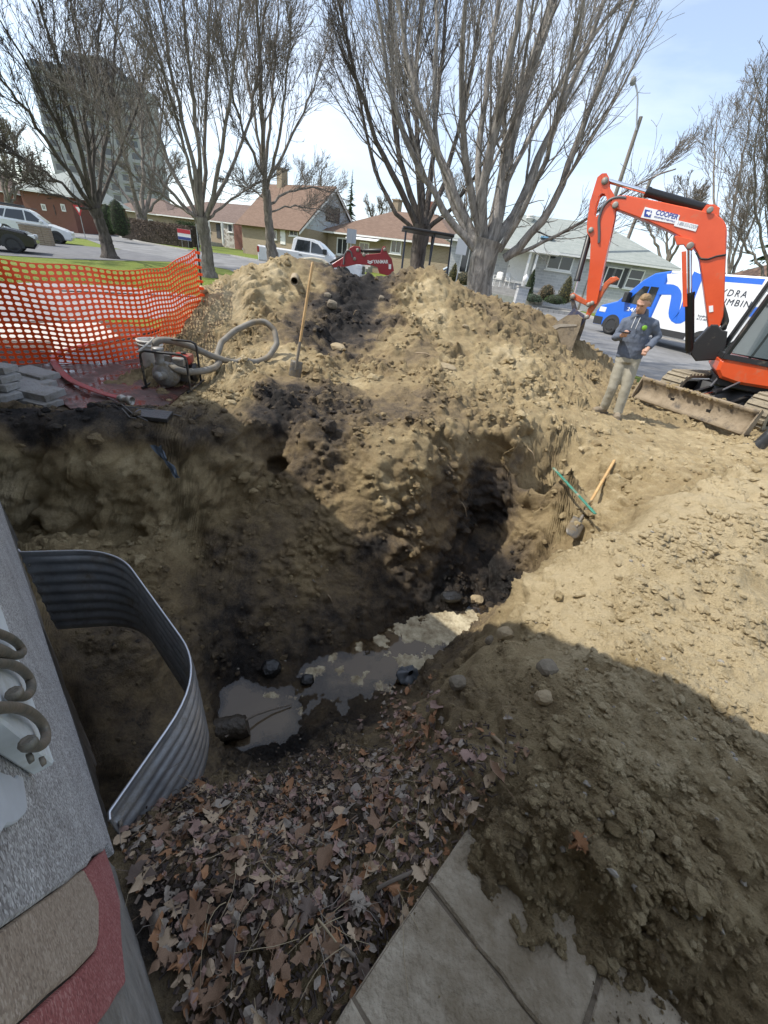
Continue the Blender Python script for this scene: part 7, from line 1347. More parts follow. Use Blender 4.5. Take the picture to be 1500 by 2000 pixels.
# ================================================================ VEHICLES
M_TYRE = mat('tyre rubber', (.022, .022, .023), .75, dirt=(.10, .09, .075), dscale=8, dlim=(.55, .75)); M_RIM = mat('alloy rim', (.50, .50, .51), .35, metal=.7, var=.1); M_DARKPL = mat('dark plastic', (.028, .029, .031), .55); M_CARGL = mat('car glass', (.02, .025, .028), .05, spec=.9); M_LAMP = mat('head lamp', (.70, .72, .74), .12, spec=.8); M_TAIL = mat('tail lamp', (.42, .02, .02), .25)
def vehicle(name, label, cat, at, hd, z, W, body, green, paint, wheels, wr, side_glass, front_glass=None, rear_glass=None, near=1, top_k=.80, lower=None, bev=.07):
    """x forward, y to its left, z up; body and green are side outlines"""
    e = empty(name, (at[0], at[1], z), math.atan2(hd[1], hd[0]), label=label, cat=cat); X, Yv, Z = Vector((1, 0, 0)), Vector((0, 1, 0)), Vector((0, 0, 1))
    b = MB().prism(body, (0, 0, 0), X, Z, Yv, -W / 2, W / 2, bev=bev).build('body', paint, e)
    if green:
        zb, zt = min(p[1] for p in green), max(p[1] for p in green)
        def yy(zv): t = (zv - zb) / (zt - zb); return W / 2 * (.97 + (top_k - .97) * t)
        n = len(green); V = [Vector((x, -yy(zv), zv)) for x, zv in green] + [Vector((x, yy(zv), zv)) for x, zv in green]; g = MB().add(V, [tuple(range(n))[::-1], tuple(range(n, 2 * n))] + [(k, (k + 1) % n, n + (k + 1) % n, n + k) for k in range(n)]).build('cabin', paint, e, bevel=.03)
    else:
        def yy(zv): return W / 2
        g = b
    for poly in side_glass:
        for s in (-1, 1): MB().add([Vector((x, s * (yy(zv) + .012), zv)) for x, zv in poly], [tuple(range(len(poly)))]).build('side_window', M_CARGL, e, fix=False)
    for gl, nm in ((front_glass, 'windscreen'), (rear_glass, 'rear_window')):
        if gl: (x0, z0), (x1, z1), dx = gl; MB().add([Vector((x0 + dx, -yy(z0) * .93, z0)), Vector((x0 + dx, yy(z0) * .93, z0)), Vector((x1 + dx, yy(z1) * .90, z1)), Vector((x1 + dx, -yy(z1) * .90, z1))], [(0, 1, 2, 3)]).build(nm, M_CARGL, e, fix=False)
    for x in wheels:
        for s in (-1, 1):
            o = MB().lathe([(wr * .62, -.11), (wr * .97, -.10), (wr, -.06), (wr, .06), (wr * .97, .10), (wr * .64, .11), (wr * .60, .08)], (x, s * (W / 2 - .10), wr), (0, s, 0), 26).build('wheel', M_TYRE, e)
            rm = MB().lathe([(.03, .085), (.07, .085), (.08, .06), (wr * .50, .05), (wr * .60, .09), (wr * .64, .095)], (x, s * (W / 2 - .10), wr), (0, s, 0), 24).build('rim', M_RIM, o)
            for k in range(8): a = k * math.pi / 4; MB().lathe([(.004, 0), (.035, 0), (.03, .012)], (x + wr * .40 * math.cos(a), s * (W / 2 - .045), wr + wr * .40 * math.sin(a)), (0, s, 0), 8).build('rim_hole', M_DARKPL, o)
            arch = [(x + (wr + .07) * math.cos(a), wr + (wr + .07) * math.sin(a)) for a in np.linspace(-.25, math.pi + .25, 16)]; MB().prism(arch, (0, 0, 0), X, Z, Yv, s * (W / 2 + .003), s * (W / 2 - .16)).build('wheel_arch', M_DARKPL, e)
    return e, yy
def vbox(e, nm, m, a, b, bevel=.012): return box(a, b).build(nm, m, e, bevel=bevel)
# --- blue and white van
Lv_, Wv_ = 5.9, 2.06; hd = np.array([-.495, .869]); hd /= np.linalg.norm(hd); side = np.array([-hd[1], hd[0]]); Wp = gf(1185, 653); xw = Lv_ / 2 - .98; ctr = Wp[:2] - hd * xw - side * (Wv_ / 2 - .02); zv = float(Wp[2]) + .008
M_VB = mat('van blue', (.018, .135, .62), .32, coat=.4); M_VW = mat('van white', (.74, .75, .76), .35, coat=.3, var=.03)
h_ = Lv_ / 2
def vplane(u, v):
    p = gp(u, v, ctr + side * (Wv_ / 2 + .004), side); d = p[:2] - ctr; return (float(d @ hd), p[2] - zv)
xs = vplane(*z5(772, 830))[0]; zr_ = lambda x: 2.38 + (2.50 - 2.38) * min(1, max(0, (h_ - 2.0 - x) / .6))
van, _ = vehicle('plumbers_van', 'tall blue and white high roofed van parked across the road', 'van', ctr, hd, zv, Wv_, [(xs, .33), (h_ - .06, .30), (h_, .45), (h_ - .02, .85), (h_ - .18, 1.06), (h_ - .85, 1.28), (h_ - 1.62, 2.12), (h_ - 2.0, 2.38)] + ([(h_ - 2.6, 2.50)] if xs < h_ - 2.65 else []) + [(xs, zr_(xs))], None, M_VB, (xw, -h_ + 1.15), .355, [[(h_ - 1.28, 1.28), (h_ - 2.02, 1.26), (h_ - 2.02, 1.92), (h_ - 1.78, 1.92)], [(h_ - 2.08, 1.26), (h_ - 2.42, 1.26), (h_ - 2.42, 1.93), (h_ - 2.08, 1.93)]], front_glass=((h_ - .88, 1.30), (h_ - 1.60, 2.08), .012), bev=.05)
MB().prism([(-h_, .35), (xs - .004, .33), (xs - .004, zr_(xs) + .004), (-h_ + .15, 2.52), (-h_, 2.42)], (0, 0, 0), (1, 0, 0), (0, 0, 1), (0, 1, 0), -Wv_ / 2 - .001, Wv_ / 2 + .001, bev=.05).build('cargo_body', M_VW, van)
def vpoly(nm, pts5, m, off=.004, raw=None):
    pts = raw or [vplane(*z5(x, y)) for x, y in pts5]; return MB().prism(pts, (0, 0, 0), (1, 0, 0), (0, 0, 1), (0, 1, 0), Wv_ / 2 + off - .003, Wv_ / 2 + off).build(nm, m, van)
xd = h_ - 2.62
vpoly('roof_band', None, M_VB, .003, raw=[(xs - .06, 2.28), (xs - .06, 2.44), (-h_ + .2, 2.46), (-h_ + .2, 2.30)])
vpoly('sill_guard', None, M_DARKPL, .012, raw=[(-h_ + 1.7, .38), (xw - .52, .38), (xw - .52, .60), (-h_ + 1.7, .60)]); vpoly('bumper', None, M_DARKPL, .012, raw=[(h_ - .52, .32), (h_ - .08, .32), (h_ - .03, .62), (h_ - .48, .62)])
# pipe emblem: wide blue hook on the white side
def ribbon(pts5, w5, m, off):
    P = resample(np.array([[x, y, 0] for x, y in pts5]), 40)[:, :2]; T = np.gradient(P, axis=0); T /= np.linalg.norm(T, axis=1)[:, None]; Nn = np.stack([-T[:, 1], T[:, 0]], 1); rows = []
    for p, n_ in zip(P, Nn): rows.append([Vector((lambda q: (q[0], Wv_ / 2 + off, q[1]))(vplane(*z5(*(p + n_ * s * w5 / 2))))) for s in (-1, 1)])
    return MB().grid(rows).build('pipe_emblem', m, van, fix=False)
ribbon([(760, 768), (880, 768), (895, 800), (880, 880), (868, 940), (885, 968), (920, 962), (945, 920), (985, 800), (1040, 660)], 70, M_VB, .009)
ribbon([(830, 690), (900, 685), (1010, 690)], 50, M_VW, .007)
def vtext(txt, x, y, x2, y2, h5, m, **kw):
    a, b, c = vplane(*z5(x, y)), vplane(*z5(x2, y2)), vplane(*z5(x, y - h5)); me = text_mesh(txt, 1, **kw); w_ = max(v.co.x for v in me.vertices); hh = max(v.co.y for v in me.vertices); A_3 = Vector((a[0], Wv_ / 2 + .013, a[1])); d = Vector((b[0] - a[0], 0, b[1] - a[1])); sx = d.length / w_; d = Vector((-1, 0, 0)); up = Vector((0, 0, 1)); z_ = d.cross(up); sy = abs(c[1] - a[1]) / hh
    me.transform(Matrix(((d.x * sx, 0, 0, A_3.x), (0, 0, z_.y, A_3.y), (0, sy, 0, A_3.z), (0, 0, 0, 1)))); return link('lettering', me, m, van)
M_LET = mat('lettering dark', (.03, .035, .05), .5); vtext('HYDRA', 1135, 800, 1358, 812, 44, M_LET, spacing=1.35); vtext('PLUMBING', 1105, 856, 1440, 872, 42, M_LET, spacing=1.2); vtext('hydra', 1030, 948, 1096, 954, 16, M_LET); vtext('613-40', 1022, 968, 1090, 973, 14, M_LET); vtext('24/7', 556, 908, 640, 908, 26, M_STK, bold=.02)
vbox(van, 'mirror', M_DARKPL, (h_ - 1.42, Wv_ / 2, 1.28), (h_ - 1.22, Wv_ / 2 + .26, 1.66), .04); vbox(van, 'head_lamp', M_LAMP, (h_ - .5, Wv_ / 2 - .05, .80), (h_ - .16, Wv_ / 2 + .016, 1.0), .03); vbox(van, 'door_handle', M_DARKPL, (h_ - 2.38, Wv_ / 2, 1.10), (h_ - 2.2, Wv_ / 2 + .03, 1.15)); vbox(van, 'grille', M_DARKPL, (h_ - .1, -.6, .5), (h_ + .012, .6, .8))
# --- white pickup
ph = gd(515, 505, 27.5); pt = gd(648, 520, 26.5); hd2 = (pt - ph)[:2]; hd2 /= np.linalg.norm(hd2); c2 = ph[:2] + hd2 * 2.9; zp = float(far_z(*c2)) + .01; M_PW = mat('pickup white', (.72, .73, .75), .32, coat=.3, var=.03)
pk, yy = vehicle('white_pickup', 'white pickup truck parked behind the spoil heap', 'pickup', c2, hd2, zp, 1.98, [(-2.9, .55), (2.85, .45), (2.92, .8), (2.85, 1.08), (2.6, 1.16), (1.15, 1.24), (-.55, 1.26), (-.55, 1.28), (-2.9, 1.28)], [(1.25, 1.20), (.45, 1.78), (.2, 1.90), (-.75, 1.92), (-.95, 1.80), (-1.05, 1.20)], M_PW, (1.9, -1.75), .40, [[(.92, 1.28), (.42, 1.70), (.05, 1.78), (.05, 1.28)], [(-.02, 1.28), (-.02, 1.80), (-.72, 1.80), (-.86, 1.28)]], front_glass=((1.20, 1.24), (.46, 1.77), .01), rear_glass=((-1.03, 1.3), (-.96, 1.78), -.01), top_k=.78)
vbox(pk, 'bed_inside', M_DARKPL, (-2.8, -.82, 1.2), (-1.2, .82, 1.284)); vbox(pk, 'tail_lamp', M_TAIL, (-2.92, -1.0, .95), (-2.8, -.85, 1.22)); vbox(pk, 'mirror', M_DARKPL, (.75, -1.22, 1.28), (.95, -.96, 1.52), .03); vbox(pk, 'head_lamp', M_LAMP, (2.6, -1.0, .86), (2.92, -.7, 1.06), .03); vbox(pk, 'grille', M_DARKPL, (2.85, -.6, .62), (2.94, .6, 1.0)); vbox(pk, 'bumper', M_RIM, (2.8, -.95, .42), (2.98, .95, .62), .03); vbox(pk, 'door_handle', M_DARKPL, (-.6, -1.0, 1.08), (-.42, -.985 - .02, 1.12))
# --- cars
def car(label, c, hd, z, paint, L=4.55, H=1.62, W=1.85, name='parked_car', rack=False, cat='car'):
    h = L / 2; zb = .98 * H / 1.62
    e, yy = vehicle(name, label, cat, c, hd, z, W, [(-h, .42), (-h + .12, .28), (h - .15, .26), (h, .45), (h - .03, .72), (h - .35, .88), (h - 1.05, zb + .02), (-h + .1, zb + .06), (-h, .85)], [(h - 1.1, zb - .02), (h - 1.85, H - .10), (h - 2.15, H), (-h + .75, H - .02), (-h + .35, H - .14), (-h + .02, zb)], paint, (h - .88, -h + .82), .34, [[(h - 1.42, zb + .05), (h - 1.95, H - .16), (-.12, H - .10), (-.12, zb + .05)], [(-.2, zb + .05), (-.2, H - .10), (-h + 1.15, H - .14), (-h + .95, zb + .08)], [(-h + .88, zb + .1), (-h + 1.08, H - .15), (-h + .8, H - .18), (-h + .55, zb + .14)]], front_glass=((h - 1.12, zb + .01), (h - 1.86, H - .11), .012), rear_glass=((-h + .05, zb + .05), (-h + .36, H - .16), -.012), top_k=.76)
    for s in (-1, 1): vbox(e, 'head_lamp', M_LAMP, (h - .5, s * (W / 2 - .12) - .1, .66), (h - .02, s * (W / 2 - .12) + .1, .80), .03); vbox(e, 'tail_lamp', M_TAIL, (-h - .01, s * (W / 2 - .12) - .1, .82), (-h + .2, s * (W / 2 - .12) + .1, 1.0), .03); vbox(e, 'mirror', paint, (h - 1.6, s * (W / 2 + .06) - .08, zb + .04), (h - 1.45, s * (W / 2 + .06) + .08, zb + .16), .03); vbox(e, 'sill_guard', M_DARKPL, (-h + 1.2, s * (W / 2 + .003) - .01, .24), (h - 1.3, s * (W / 2 + .003) + .01, .38), .004)
    if rack:
        for s in (-1, 1): MB().tube([(-1.4, s * .55, H + .05), (.4, s * .55, H + .05)], .02, 6).build('roof_rail', M_DARKPL, e)
        vbox(e, 'roof_tray', M_DARKPL, (-1.3, -.45, H + .06), (-.2, .45, H + .16), .03)
    return e
M_CW = mat('car white', (.70, .72, .73), .3, coat=.4); M_CB = mat('car black', (.012, .012, .014), .25, coat=.5); M_CBL = mat('car pale blue', (.42, .5, .58), .3, coat=.4)
a, b = gd(8, 458, 40), gd(130, 470, 39.5); hd3 = (b - a)[:2]; Lc = float(np.linalg.norm(hd3)); hd3 /= Lc; cc = (a + b)[:2] / 2; zc = float(gf(90, 470)[2]); car('white sport utility car with roof tray on the far left drive', cc, hd3, float(far_z(*cc)) + .02, M_CW, max(4.3, min(5.0, Lc)), 1.72, rack=True)
p = gd(-45, 478, 28); car('black car cut off by the left edge of the picture', p[:2] , np.array([.80, .60]), float(far_z(p[0], p[1])) + .01, M_CB, 4.5, 1.55)
p = gd(880, 535, 37); car('pale blue car under the carport beyond the canopy', p[:2], np.array([-.95, .3]), float(far_z(p[0], p[1])) + .01, M_CBL, 4.2, 1.45)

# ================================================================ STREET FURNITURE
M_GALV = mat('galvanised post', (.38, .39, .40), .5, metal=.5, var=.1); M_POLE = mat('weathered wood pole', (.16, .135, .11), .9, col2=(.25, .22, .185), vscale=6, bump=.4)
lp = gf(1128, 606); tp = gd(1252, 228, math.hypot(lp[0], lp[1])); bz = far_z(lp[0], lp[1]); lamp = empty('street_lamp', (lp[0], lp[1], bz), label='tall street lamp on a leaning pole behind the orange boom', cat='street lamp'); LPo = np.array([lp[0], lp[1], bz]); rr_ = math.hypot(lp[0], lp[1])
MB().tube([Vector((0, 0, -.2)), Vector((tp - LPo)) * .5, Vector(tp - LPo)], [.16, .13, .10], 12).build('pole', M_POLE, lamp); P = resample(np.array([gd(u, v, rr_ - .15) - LPo for u, v in ((1243, 255), (1244, 225), (1246, 190), (1243, 168), (1238, 158))]), 14); MB().tube([Vector(q) for q in P], .045, 8).build('bracket', M_GALV, lamp)
q = Vector(gd(1236, 158, rr_ - .15) - LPo); MB().lathe([(.02, -.12), (.10, -.1), (.14, .0), (.16, .12), (.12, .22), (.02, .26)], q + Vector((0, 0, .06)), (.35, 0, -1), 14).build('lamp_head', mat('lamp housing', (.22, .22, .21), .5), lamp)
pp_ = gf(1213, 570); q = gd(1248, 410, 40.0); pz = far_z(q[0], q[1]); wp = empty('utility_pole', (q[0], q[1], pz), label='slender wooden utility pole beyond the grey bungalow', cat='pole'); MB().tube([(0, 0, 0), (.0, 0, 4), (0, 0, 8.2)], [.15, .13, .11], 10).build('pole', M_POLE, wp); MB().tube([(-1, 0, 7.6), (1, 0, 7.6)], .05, 4, smooth=False).build('cross_arm', M_POLE, wp)
def sign_post(name, label, u, v, r, h, lean=(0, 0)):
    b = gd(u, v, r); z = float(far_z(b[0], b[1])); e = empty(name, (b[0], b[1], z), label=label, cat='sign'); MB().tube([(0, 0, 0), (lean[0], lean[1], h)], .03, 6).build('post', M_GALV, e); return e
e = sign_post('blank_sign', 'grey street sign on a post before the tan bungalow', 682, 530, 30, 2.5); box((-.3, -.02, 2.0), (.3, .0, 2.75)).build('plate', mat('sign back grey', (.33, .36, .40), .5), e)
e = sign_post('street_sign', 'thin street sign post left of the mid tree trunk', 392, 519, 27, 2.55); box((-.02, -.28, 2.3), (.02, .12, 2.5)).build('plate', M_GALV, e)
e = sign_post('parking_sign', 'pale sign on a post by the big maple', 890, 553, 27, 2.9); box((-.35, -.03, 2.2), (.25, -.005, 2.95)).build('plate', mat('pale sign', (.5, .51, .52), .5), e)
e = sign_post('yield_sign', 'red and white yield sign at the road bend', 164, 452, 52, 2.0); MB().add([(-.45, -.03, 2.45), (.45, -.03, 2.45), (0, -.03, 1.65)], [(0, 1, 2)]).build('plate', mat('sign red', (.45, .02, .03), .5), e, fix=False); MB().add([(-.24, -.04, 2.33), (.24, -.04, 2.33), (0, -.04, 1.92)], [(0, 1, 2)]).build('inner_triangle', M_WHITE, e, fix=False)
b = gd(362, 476, 48); e = empty('lawn_sign', (b[0], b[1], float(far_z(b[0], b[1]))), label='red white and blue sign staked in the lawn by the hedge', cat='sign')
for x in (-.3, .3): MB().tube([(x, 0, 0), (x, 0, .75)], .015, 5).build('stake', M_GALV, e)
box((-.62, -.02, .7), (.62, 0, 1.55)).build('panel', M_WHITE, e); box((-.61, -.03, 1.22), (.61, -.021, 1.54)).build('red_band', mat('sign red', (.45, .02, .03), .5), e); box((-.61, -.03, .72), (.61, -.021, .95)).build('blue_band', mat('sign navy', (.03, .05, .2), .5), e)
# brick pillar, lamp pillar, white chairs, yard lamp
b = gf(78, 478); e = empty('brick_letterbox', (b[0], b[1], b[2]), .4, label='low tan brick pillar beside the white car', cat='pillar'); sz = 1.15
for k in range(8): 
    for j in range(4): box((-.72 + j * .36 + (.09 if k % 2 else 0) * 0 + .005, -.3, .02 + k * .115), (-.72 + (j + 1) * .36 - .005, .3, .02 + (k + 1) * .115 - .008)).build('brick', M_TANB, e)
box((-.76, -.34, .95), (.76, .34, 1.02)).build('cap', M_KERB, e)
b = gd(1014, 590, 27.5); e = empty('stone_lamp_pillar', (b[0], b[1], float(far_z(b[0], b[1])) + .0), label='short stone pillar with a white lantern by the porch walk', cat='lamp'); box((-.3, -.3, -.1), (.3, .3, 1.05)).build('pillar', M_GREYB, e); box((-.34, -.34, 1.05), (.34, .34, 1.12)).build('cap', M_KERB, e); MB().lathe([(.05, 1.12), (.06, 1.3), (.14, 1.34), (.16, 1.58), (.05, 1.68), (.01, 1.75)], seg=8).build('lantern', M_WHITE, e)
def garden_chair(u, v, label, rz):
    x, z = D.px(u, v, 1.0); P_ = D.A + D.d * x + D.n * 1.0; e = empty('garden_chair', (P_[0], P_[1], D.zb + .42), rz, label=label, cat='chair', group='white plastic chairs on the porch')
    for sx in (-.22, .22):
        for sy in (-.2, .2): MB().tube([(sx * 1.1, sy * 1.15, 0), (sx, sy, .42)], .022, 6).build('leg', M_WHITE, e)
    box((-.26, -.25, .42), (.26, .25, .45)).build('seat', M_WHITE, e, bevel=.01)
    rows = [[Vector((.25 * c * (1 - .15 * t), .24 + .1 * t + .04 * (c * c - 1), .45 + .45 * t - .05 * c * c * t)) for c in np.linspace(-1, 1, 7)] for t in np.linspace(0, 1, 5)]; o = MB().grid(rows).build('backrest', M_WHITE, e, fix=False); o.modifiers.new('t', 'SOLIDIFY').thickness = .02
    for s in (-1, 1): MB().tube([(s * .27, -.22, .42), (s * .28, -.22, .64), (s * .28, .1, .66), (s * .25, .26, .62)], .02, 6).build('armrest', M_WHITE, e)
garden_chair(972, 548, 'white plastic chair left of the porch door', -.4); garden_chair(995, 555, 'white plastic chair beside the porch column', .5)
# garden wall of low blocks by the bungalow
pl = [gd(u, v, r) for u, v, r in ((1000, 590, 27.2), (1050, 600, 27.4), (1120, 612, 28.0))]; e = empty('garden_edging', (pl[0][0], pl[0][1], float(far_z(pl[0][0], pl[0][1]))), label='row of grey concrete blocks edging the bungalow shrubs', cat='edging'); EO = Vector(e.location)
for i in range(2):
    a, b = np.array(pl[i][:2]), np.array(pl[i + 1][:2]); L_ = np.linalg.norm(b - a); n = int(L_ / .32); d = (b - a) / L_
    for k in range(n): c = a + d * (k + .5) * .32; o = box((-.15, -.1, -.05), (.15, .1, .18)).build('block', M_KERB, e); o.location = Vector((c[0], c[1], float(far_z(c[0], c[1])))) - EO; o.rotation_euler = (0, 0, math.atan2(d[1], d[0]))
# ================================================================ PEOPLE
def organic(name, mbs, m, voxel=.012, smooth=6, parent=None, disp=None):
    """tapered limbs and sections melted into one continuous surface"""
    me = mbs.mesh(name); o = bpy.data.objects.new(name, me); C.objects.link(o); r_ = o.modifiers.new('r', 'REMESH'); r_.mode = 'VOXEL'; r_.voxel_size = voxel; s_ = o.modifiers.new('s', 'SMOOTH'); s_.factor = .5; s_.iterations = smooth
    dg = bpy.context.evaluated_depsgraph_get(); me2 = bpy.data.meshes.new_from_object(o.evaluated_get(dg)); bpy.data.objects.remove(o); me2.name = name
    if disp:
        n = len(me2.vertices); co = np.empty(n * 3, np.float32); nr = np.empty(n * 3, np.float32); me2.vertices.foreach_get('co', co); me2.vertex_normals.foreach_get('vector', nr); co = co.reshape(-1, 3); nr = nr.reshape(-1, 3); co = co + nr * disp(co)[:, None]; me2.vertices.foreach_set('co', co.astype(np.float32).ravel())
    me2.polygons.foreach_set('use_smooth', [True] * len(me2.polygons)); me2.materials.clear(); me2.update(); return link(name, me2, m, parent)
def ell_loft(mb, secs, seg=20):
    """secs: (centre, x radius, y radius, x axis, y axis)"""
    rows = [[c + X * (rx * math.cos(a)) + Yv * (ry * math.sin(a)) for a in np.linspace(0, 2 * math.pi, seg, endpoint=False)] for c, rx, ry, X, Yv in secs]; mb.grid(rows, closed_u=True); n = len(rows)
    mb.add(rows[0], [tuple(range(seg))[::-1]]); mb.add(rows[-1], [tuple(range(seg))]); return mb
M_SKIN = mat('skin', (.46, .26, .18), .55, col2=(.52, .31, .22), vscale=12); M_HOOD = mat('slate blue fleece', (.095, .112, .148), .95, col2=(.125, .147, .19), vscale=30, bump=.3, bscale=200); M_PANT = mat('khaki canvas', (.27, .25, .19), .9, col2=(.34, .315, .25), vscale=8, bump=.25, bscale=120, dirt=(.25, .19, .12), dscale=2.2, dlim=(.62, .8)); M_BOOT = mat('tan work boots', (.22, .18, .13), .8, var=.2, vscale=14, dirt=(.30, .24, .16), dscale=8, dlim=(.45, .65)); M_HAIR = mat('fair hair', (.20, .125, .06), .7, col2=(.30, .20, .10), vscale=40); M_JEAN = mat('wet denim', (.035, .055, .095), .8, col2=(.07, .09, .14), vscale=12); M_RBOOT = mat('black rubber boot', (.03, .032, .035), .35, dirt=(.14, .13, .11), dscale=7, dlim=(.5, .7))
def figure(name, label, base, ex, ey, J, hood, pant, boot, phone=True, hair=M_HAIR, vox=.009):
    """J: joints in (to the picture right, towards the viewer, up) metres from base"""
    e = empty(name, base, label=label, cat='person'); ex, ey, ez = Vector(ex), Vector(ey), Vector((0, 0, 1))
    def P(q): return ex * q[0] + ey * q[1] + ez * q[2]
    Jp = {k: P(v) for k, v in J.items()}
    hip, chest, neck, head = (Jp[k] for k in ('pelvis', 'chest', 'neck', 'head'))
    # skin: head, neck, hands as one body with the covered limbs inside the clothes
    b = MB(); up = (head - neck).normalized(); fz = (Vector(J_face(J, ex, ey))).normalized(); fx = fz.cross(up).normalized(); fz = up.cross(fx)
    H_ = .235; hc = head
    secs = []
    for t, rx, ry, fo in ((-.50, .030, .030, .035), (-.44, .045, .050, .030), (-.34, .058, .072, .018), (-.22, .066, .084, .010), (-.08, .072, .092, .002), (.06, .075, .098, -.004), (.20, .075, .100, -.008), (.33, .066, .090, -.010), (.43, .048, .068, -.010), (.49, .024, .034, -.010)): secs.append((hc + up * (t * H_) + fz * fo, rx, ry, fx, fz))
    ell_loft(b, secs); 
    b.tube([hc + fz * .088 + up * .012, hc + fz * .102 - up * .018, hc + fz * .108 - up * .036, hc + fz * .086 - up * .044], [.008, .011, .014, .008], 8)           # nose
    b.tube([hc + fz * .080 + up * .028 - fx * .05, hc + fz * .098 + up * .030, hc + fz * .080 + up * .028 + fx * .05], [.010, .011, .010], 8)                    # brow
    b.tube([hc + fz * .084 - up * .066 - fx * .026, hc + fz * .094 - up * .064, hc + fz * .084 - up * .066 + fx * .026], [.006, .008, .006], 8)                  # lips
    b.tube([hc + fz * .062 - up * .10, hc + fz * .078 - up * .098], [.022, .018], 8)                                                                               # chin
    for s in (-1, 1): b.tube([hc + fx * s * .074 + up * .03 - fz * .01, hc + fx * s * .086 + up * .012 - fz * .016, hc + fx * s * .078 - up * .03 - fz * .004], [.010, .014, .009], 8)   # ears
    b.tube([hc - up * .06 - fz * .02, neck + up * .0, chest.lerp(neck, .6)], [.056, .056, .07], 14)
    for s in ('r', 'l'): b.tube([Jp['shoulder_' + s], Jp['elbow_' + s], Jp['wrist_' + s]], [.05, .042, .028], 10)
    b.tube([chest.lerp(neck, .6), chest, hip], [.08, .12, .12], 14)
    for s in ('r', 'l'): b.tube([Jp['hip_' + s], Jp['knee_' + s], Jp['ankle_' + s]], [.07, .05, .038], 10); b.tube([hip, Jp['hip_' + s]], [.1, .07], 10)
    for s in ('r', 'l'):                                                                                                                                           # hands
        w_ = Jp['wrist_' + s]; d = (w_ - Jp['elbow_' + s]).normalized(); grip = Vector(P(J['palm_' + s])).normalized(); sd = d.cross(grip).normalized()
        k = w_ + d * .05; b.tube([w_, w_ + d * .03, w_ + d * .085], [.027, .034, .032], 10)
        for i, (o_, L_) in enumerate(((-.030, .060), (-.010, .070), (.011, .066), (.030, .052))):
            f0 = w_ + d * .085 + sd * o_; f1 = f0 + d * L_ * .45 + grip * .012; f2 = f1 + d * L_ * .15 + grip * L_ * .45; f3 = f2 - d * L_ * .15 + grip * L_ * .25; b.tube([f0, f1, f2, f3], [.0095, .0092, .0085, .007], 8)
        b.tube([w_ + d * .03 - sd * .026, w_ + d * .055 - sd * .048 + grip * .015, w_ + d * .085 - sd * .045 + grip * .03], [.013, .011, .008], 8)
    organic('body', b, M_SKIN, vox, 3, e)
    eye = mat('eye', (.02, .018, .016), .2)
    for s in (-1, 1): MB().lathe([(.001, .003), (.006, .002), (.008, 0)], hc + fz * .0905 + fx * s * .031 + up * .012, fz, 10).build('eye', eye, e); MB().tube([hc + fz * .095 + fx * s * .016 + up * .034, hc + fz * .094 + fx * s * .046 + up * .036], .0026, 6).build('eyebrow', hair, e)
    hb_ = MB(); secs = []
    for t, rx, ry, fo in ((-.14, .066, .050, -.056), (.02, .077, .066, -.044), (.16, .079, .080, -.034), (.28, .076, .092, -.022), (.40, .066, .088, -.010), (.50, .048, .066, .002), (.56, .022, .034, .010)): secs.append((hc + up * (t * H_) + fz * fo, rx, ry, fx, fz))
    ell_loft(hb_, secs); hr = organic('hair', hb_, hair, .009, 2, e, lambda co: .006 * fbm(co * np.array([38, 38, 60]), 2))
    # hoodie
    h = MB(); cz = (chest - hip); sx = (Jp['shoulder_l'] - Jp['shoulder_r']).normalized(); sy = sx.cross(ez).normalized()
    ell_loft(h, [(hip + ez * -.06, .185, .135, sx, sy), (hip + ez * .0, .192, .142, sx, sy), (hip.lerp(chest, .35), .190, .142, sx, sy), (hip.lerp(chest, .75), .198, .140, sx, sy), (chest + ez * .06, .205, .132, sx, sy), (chest + ez * .13, .185, .115, sx, sy), (neck - ez * .02, .105, .095, sx, sy), (neck + ez * .015, .082, .085, sx, sy)])
    for s in ('r', 'l'): S_, E_, W_ = Jp['shoulder_' + s], Jp['elbow_' + s], Jp['wrist_' + s]; h.tube([chest.lerp(S_, .55) + ez * .04, S_, S_.lerp(E_, .45), E_, E_.lerp(W_, .45), W_.lerp(E_, .12), W_.lerp(E_, .02)], [.09, .082, .072, .066, .062, .052, .043], 14)
    nb = neck - ez * .005
    h.tube([nb + fz * .085 - fx * .05 - ez * .02, nb - fx * .095 + ez * .01, nb - fz * .085 - fx * .05 + ez * .025, nb - fz * .11 + ez * .02, nb - fz * .085 + fx * .05 + ez * .025, nb + fx * .095 + ez * .01, nb + fz * .085 + fx * .05 - ez * .02], [.028, .034, .040, .046, .040, .034, .028], 10)   # hood folded round the neck
    h.tube([nb - fz * .12 + ez * .0, nb - fz * .135 - ez * .10], [.06, .03], 10)
    ho = organic('hoodie', h, hood, .013, 4, e, lambda co: .010 * fbm(co * np.array([7, 7, 10]), 3) - .004)
    # trousers
    t_ = MB(); ell_loft(t_, [(hip + ez * .03, .165, .125, sx, sy), (hip - ez * .06, .178, .135, sx, sy), (hip - ez * .12, .175, .13, sx, sy)])
    for s in ('r', 'l'): A_3, K_3, N_3 = Jp['hip_' + s], Jp['knee_' + s], Jp['ankle_' + s]; t_.tube([A_3 + ez * .03, A_3.lerp(K_3, .35), K_3, K_3.lerp(N_3, .4), N_3.lerp(K_3, .08), N_3 + ez * -.01], [.098, .095, .078, .076, .074, .076], 16)
    organic('trousers', t_, pant, .013, 3, e, lambda co: .006 * fbm(co * np.array([6, 6, 9]) + 5, 2) - .003)
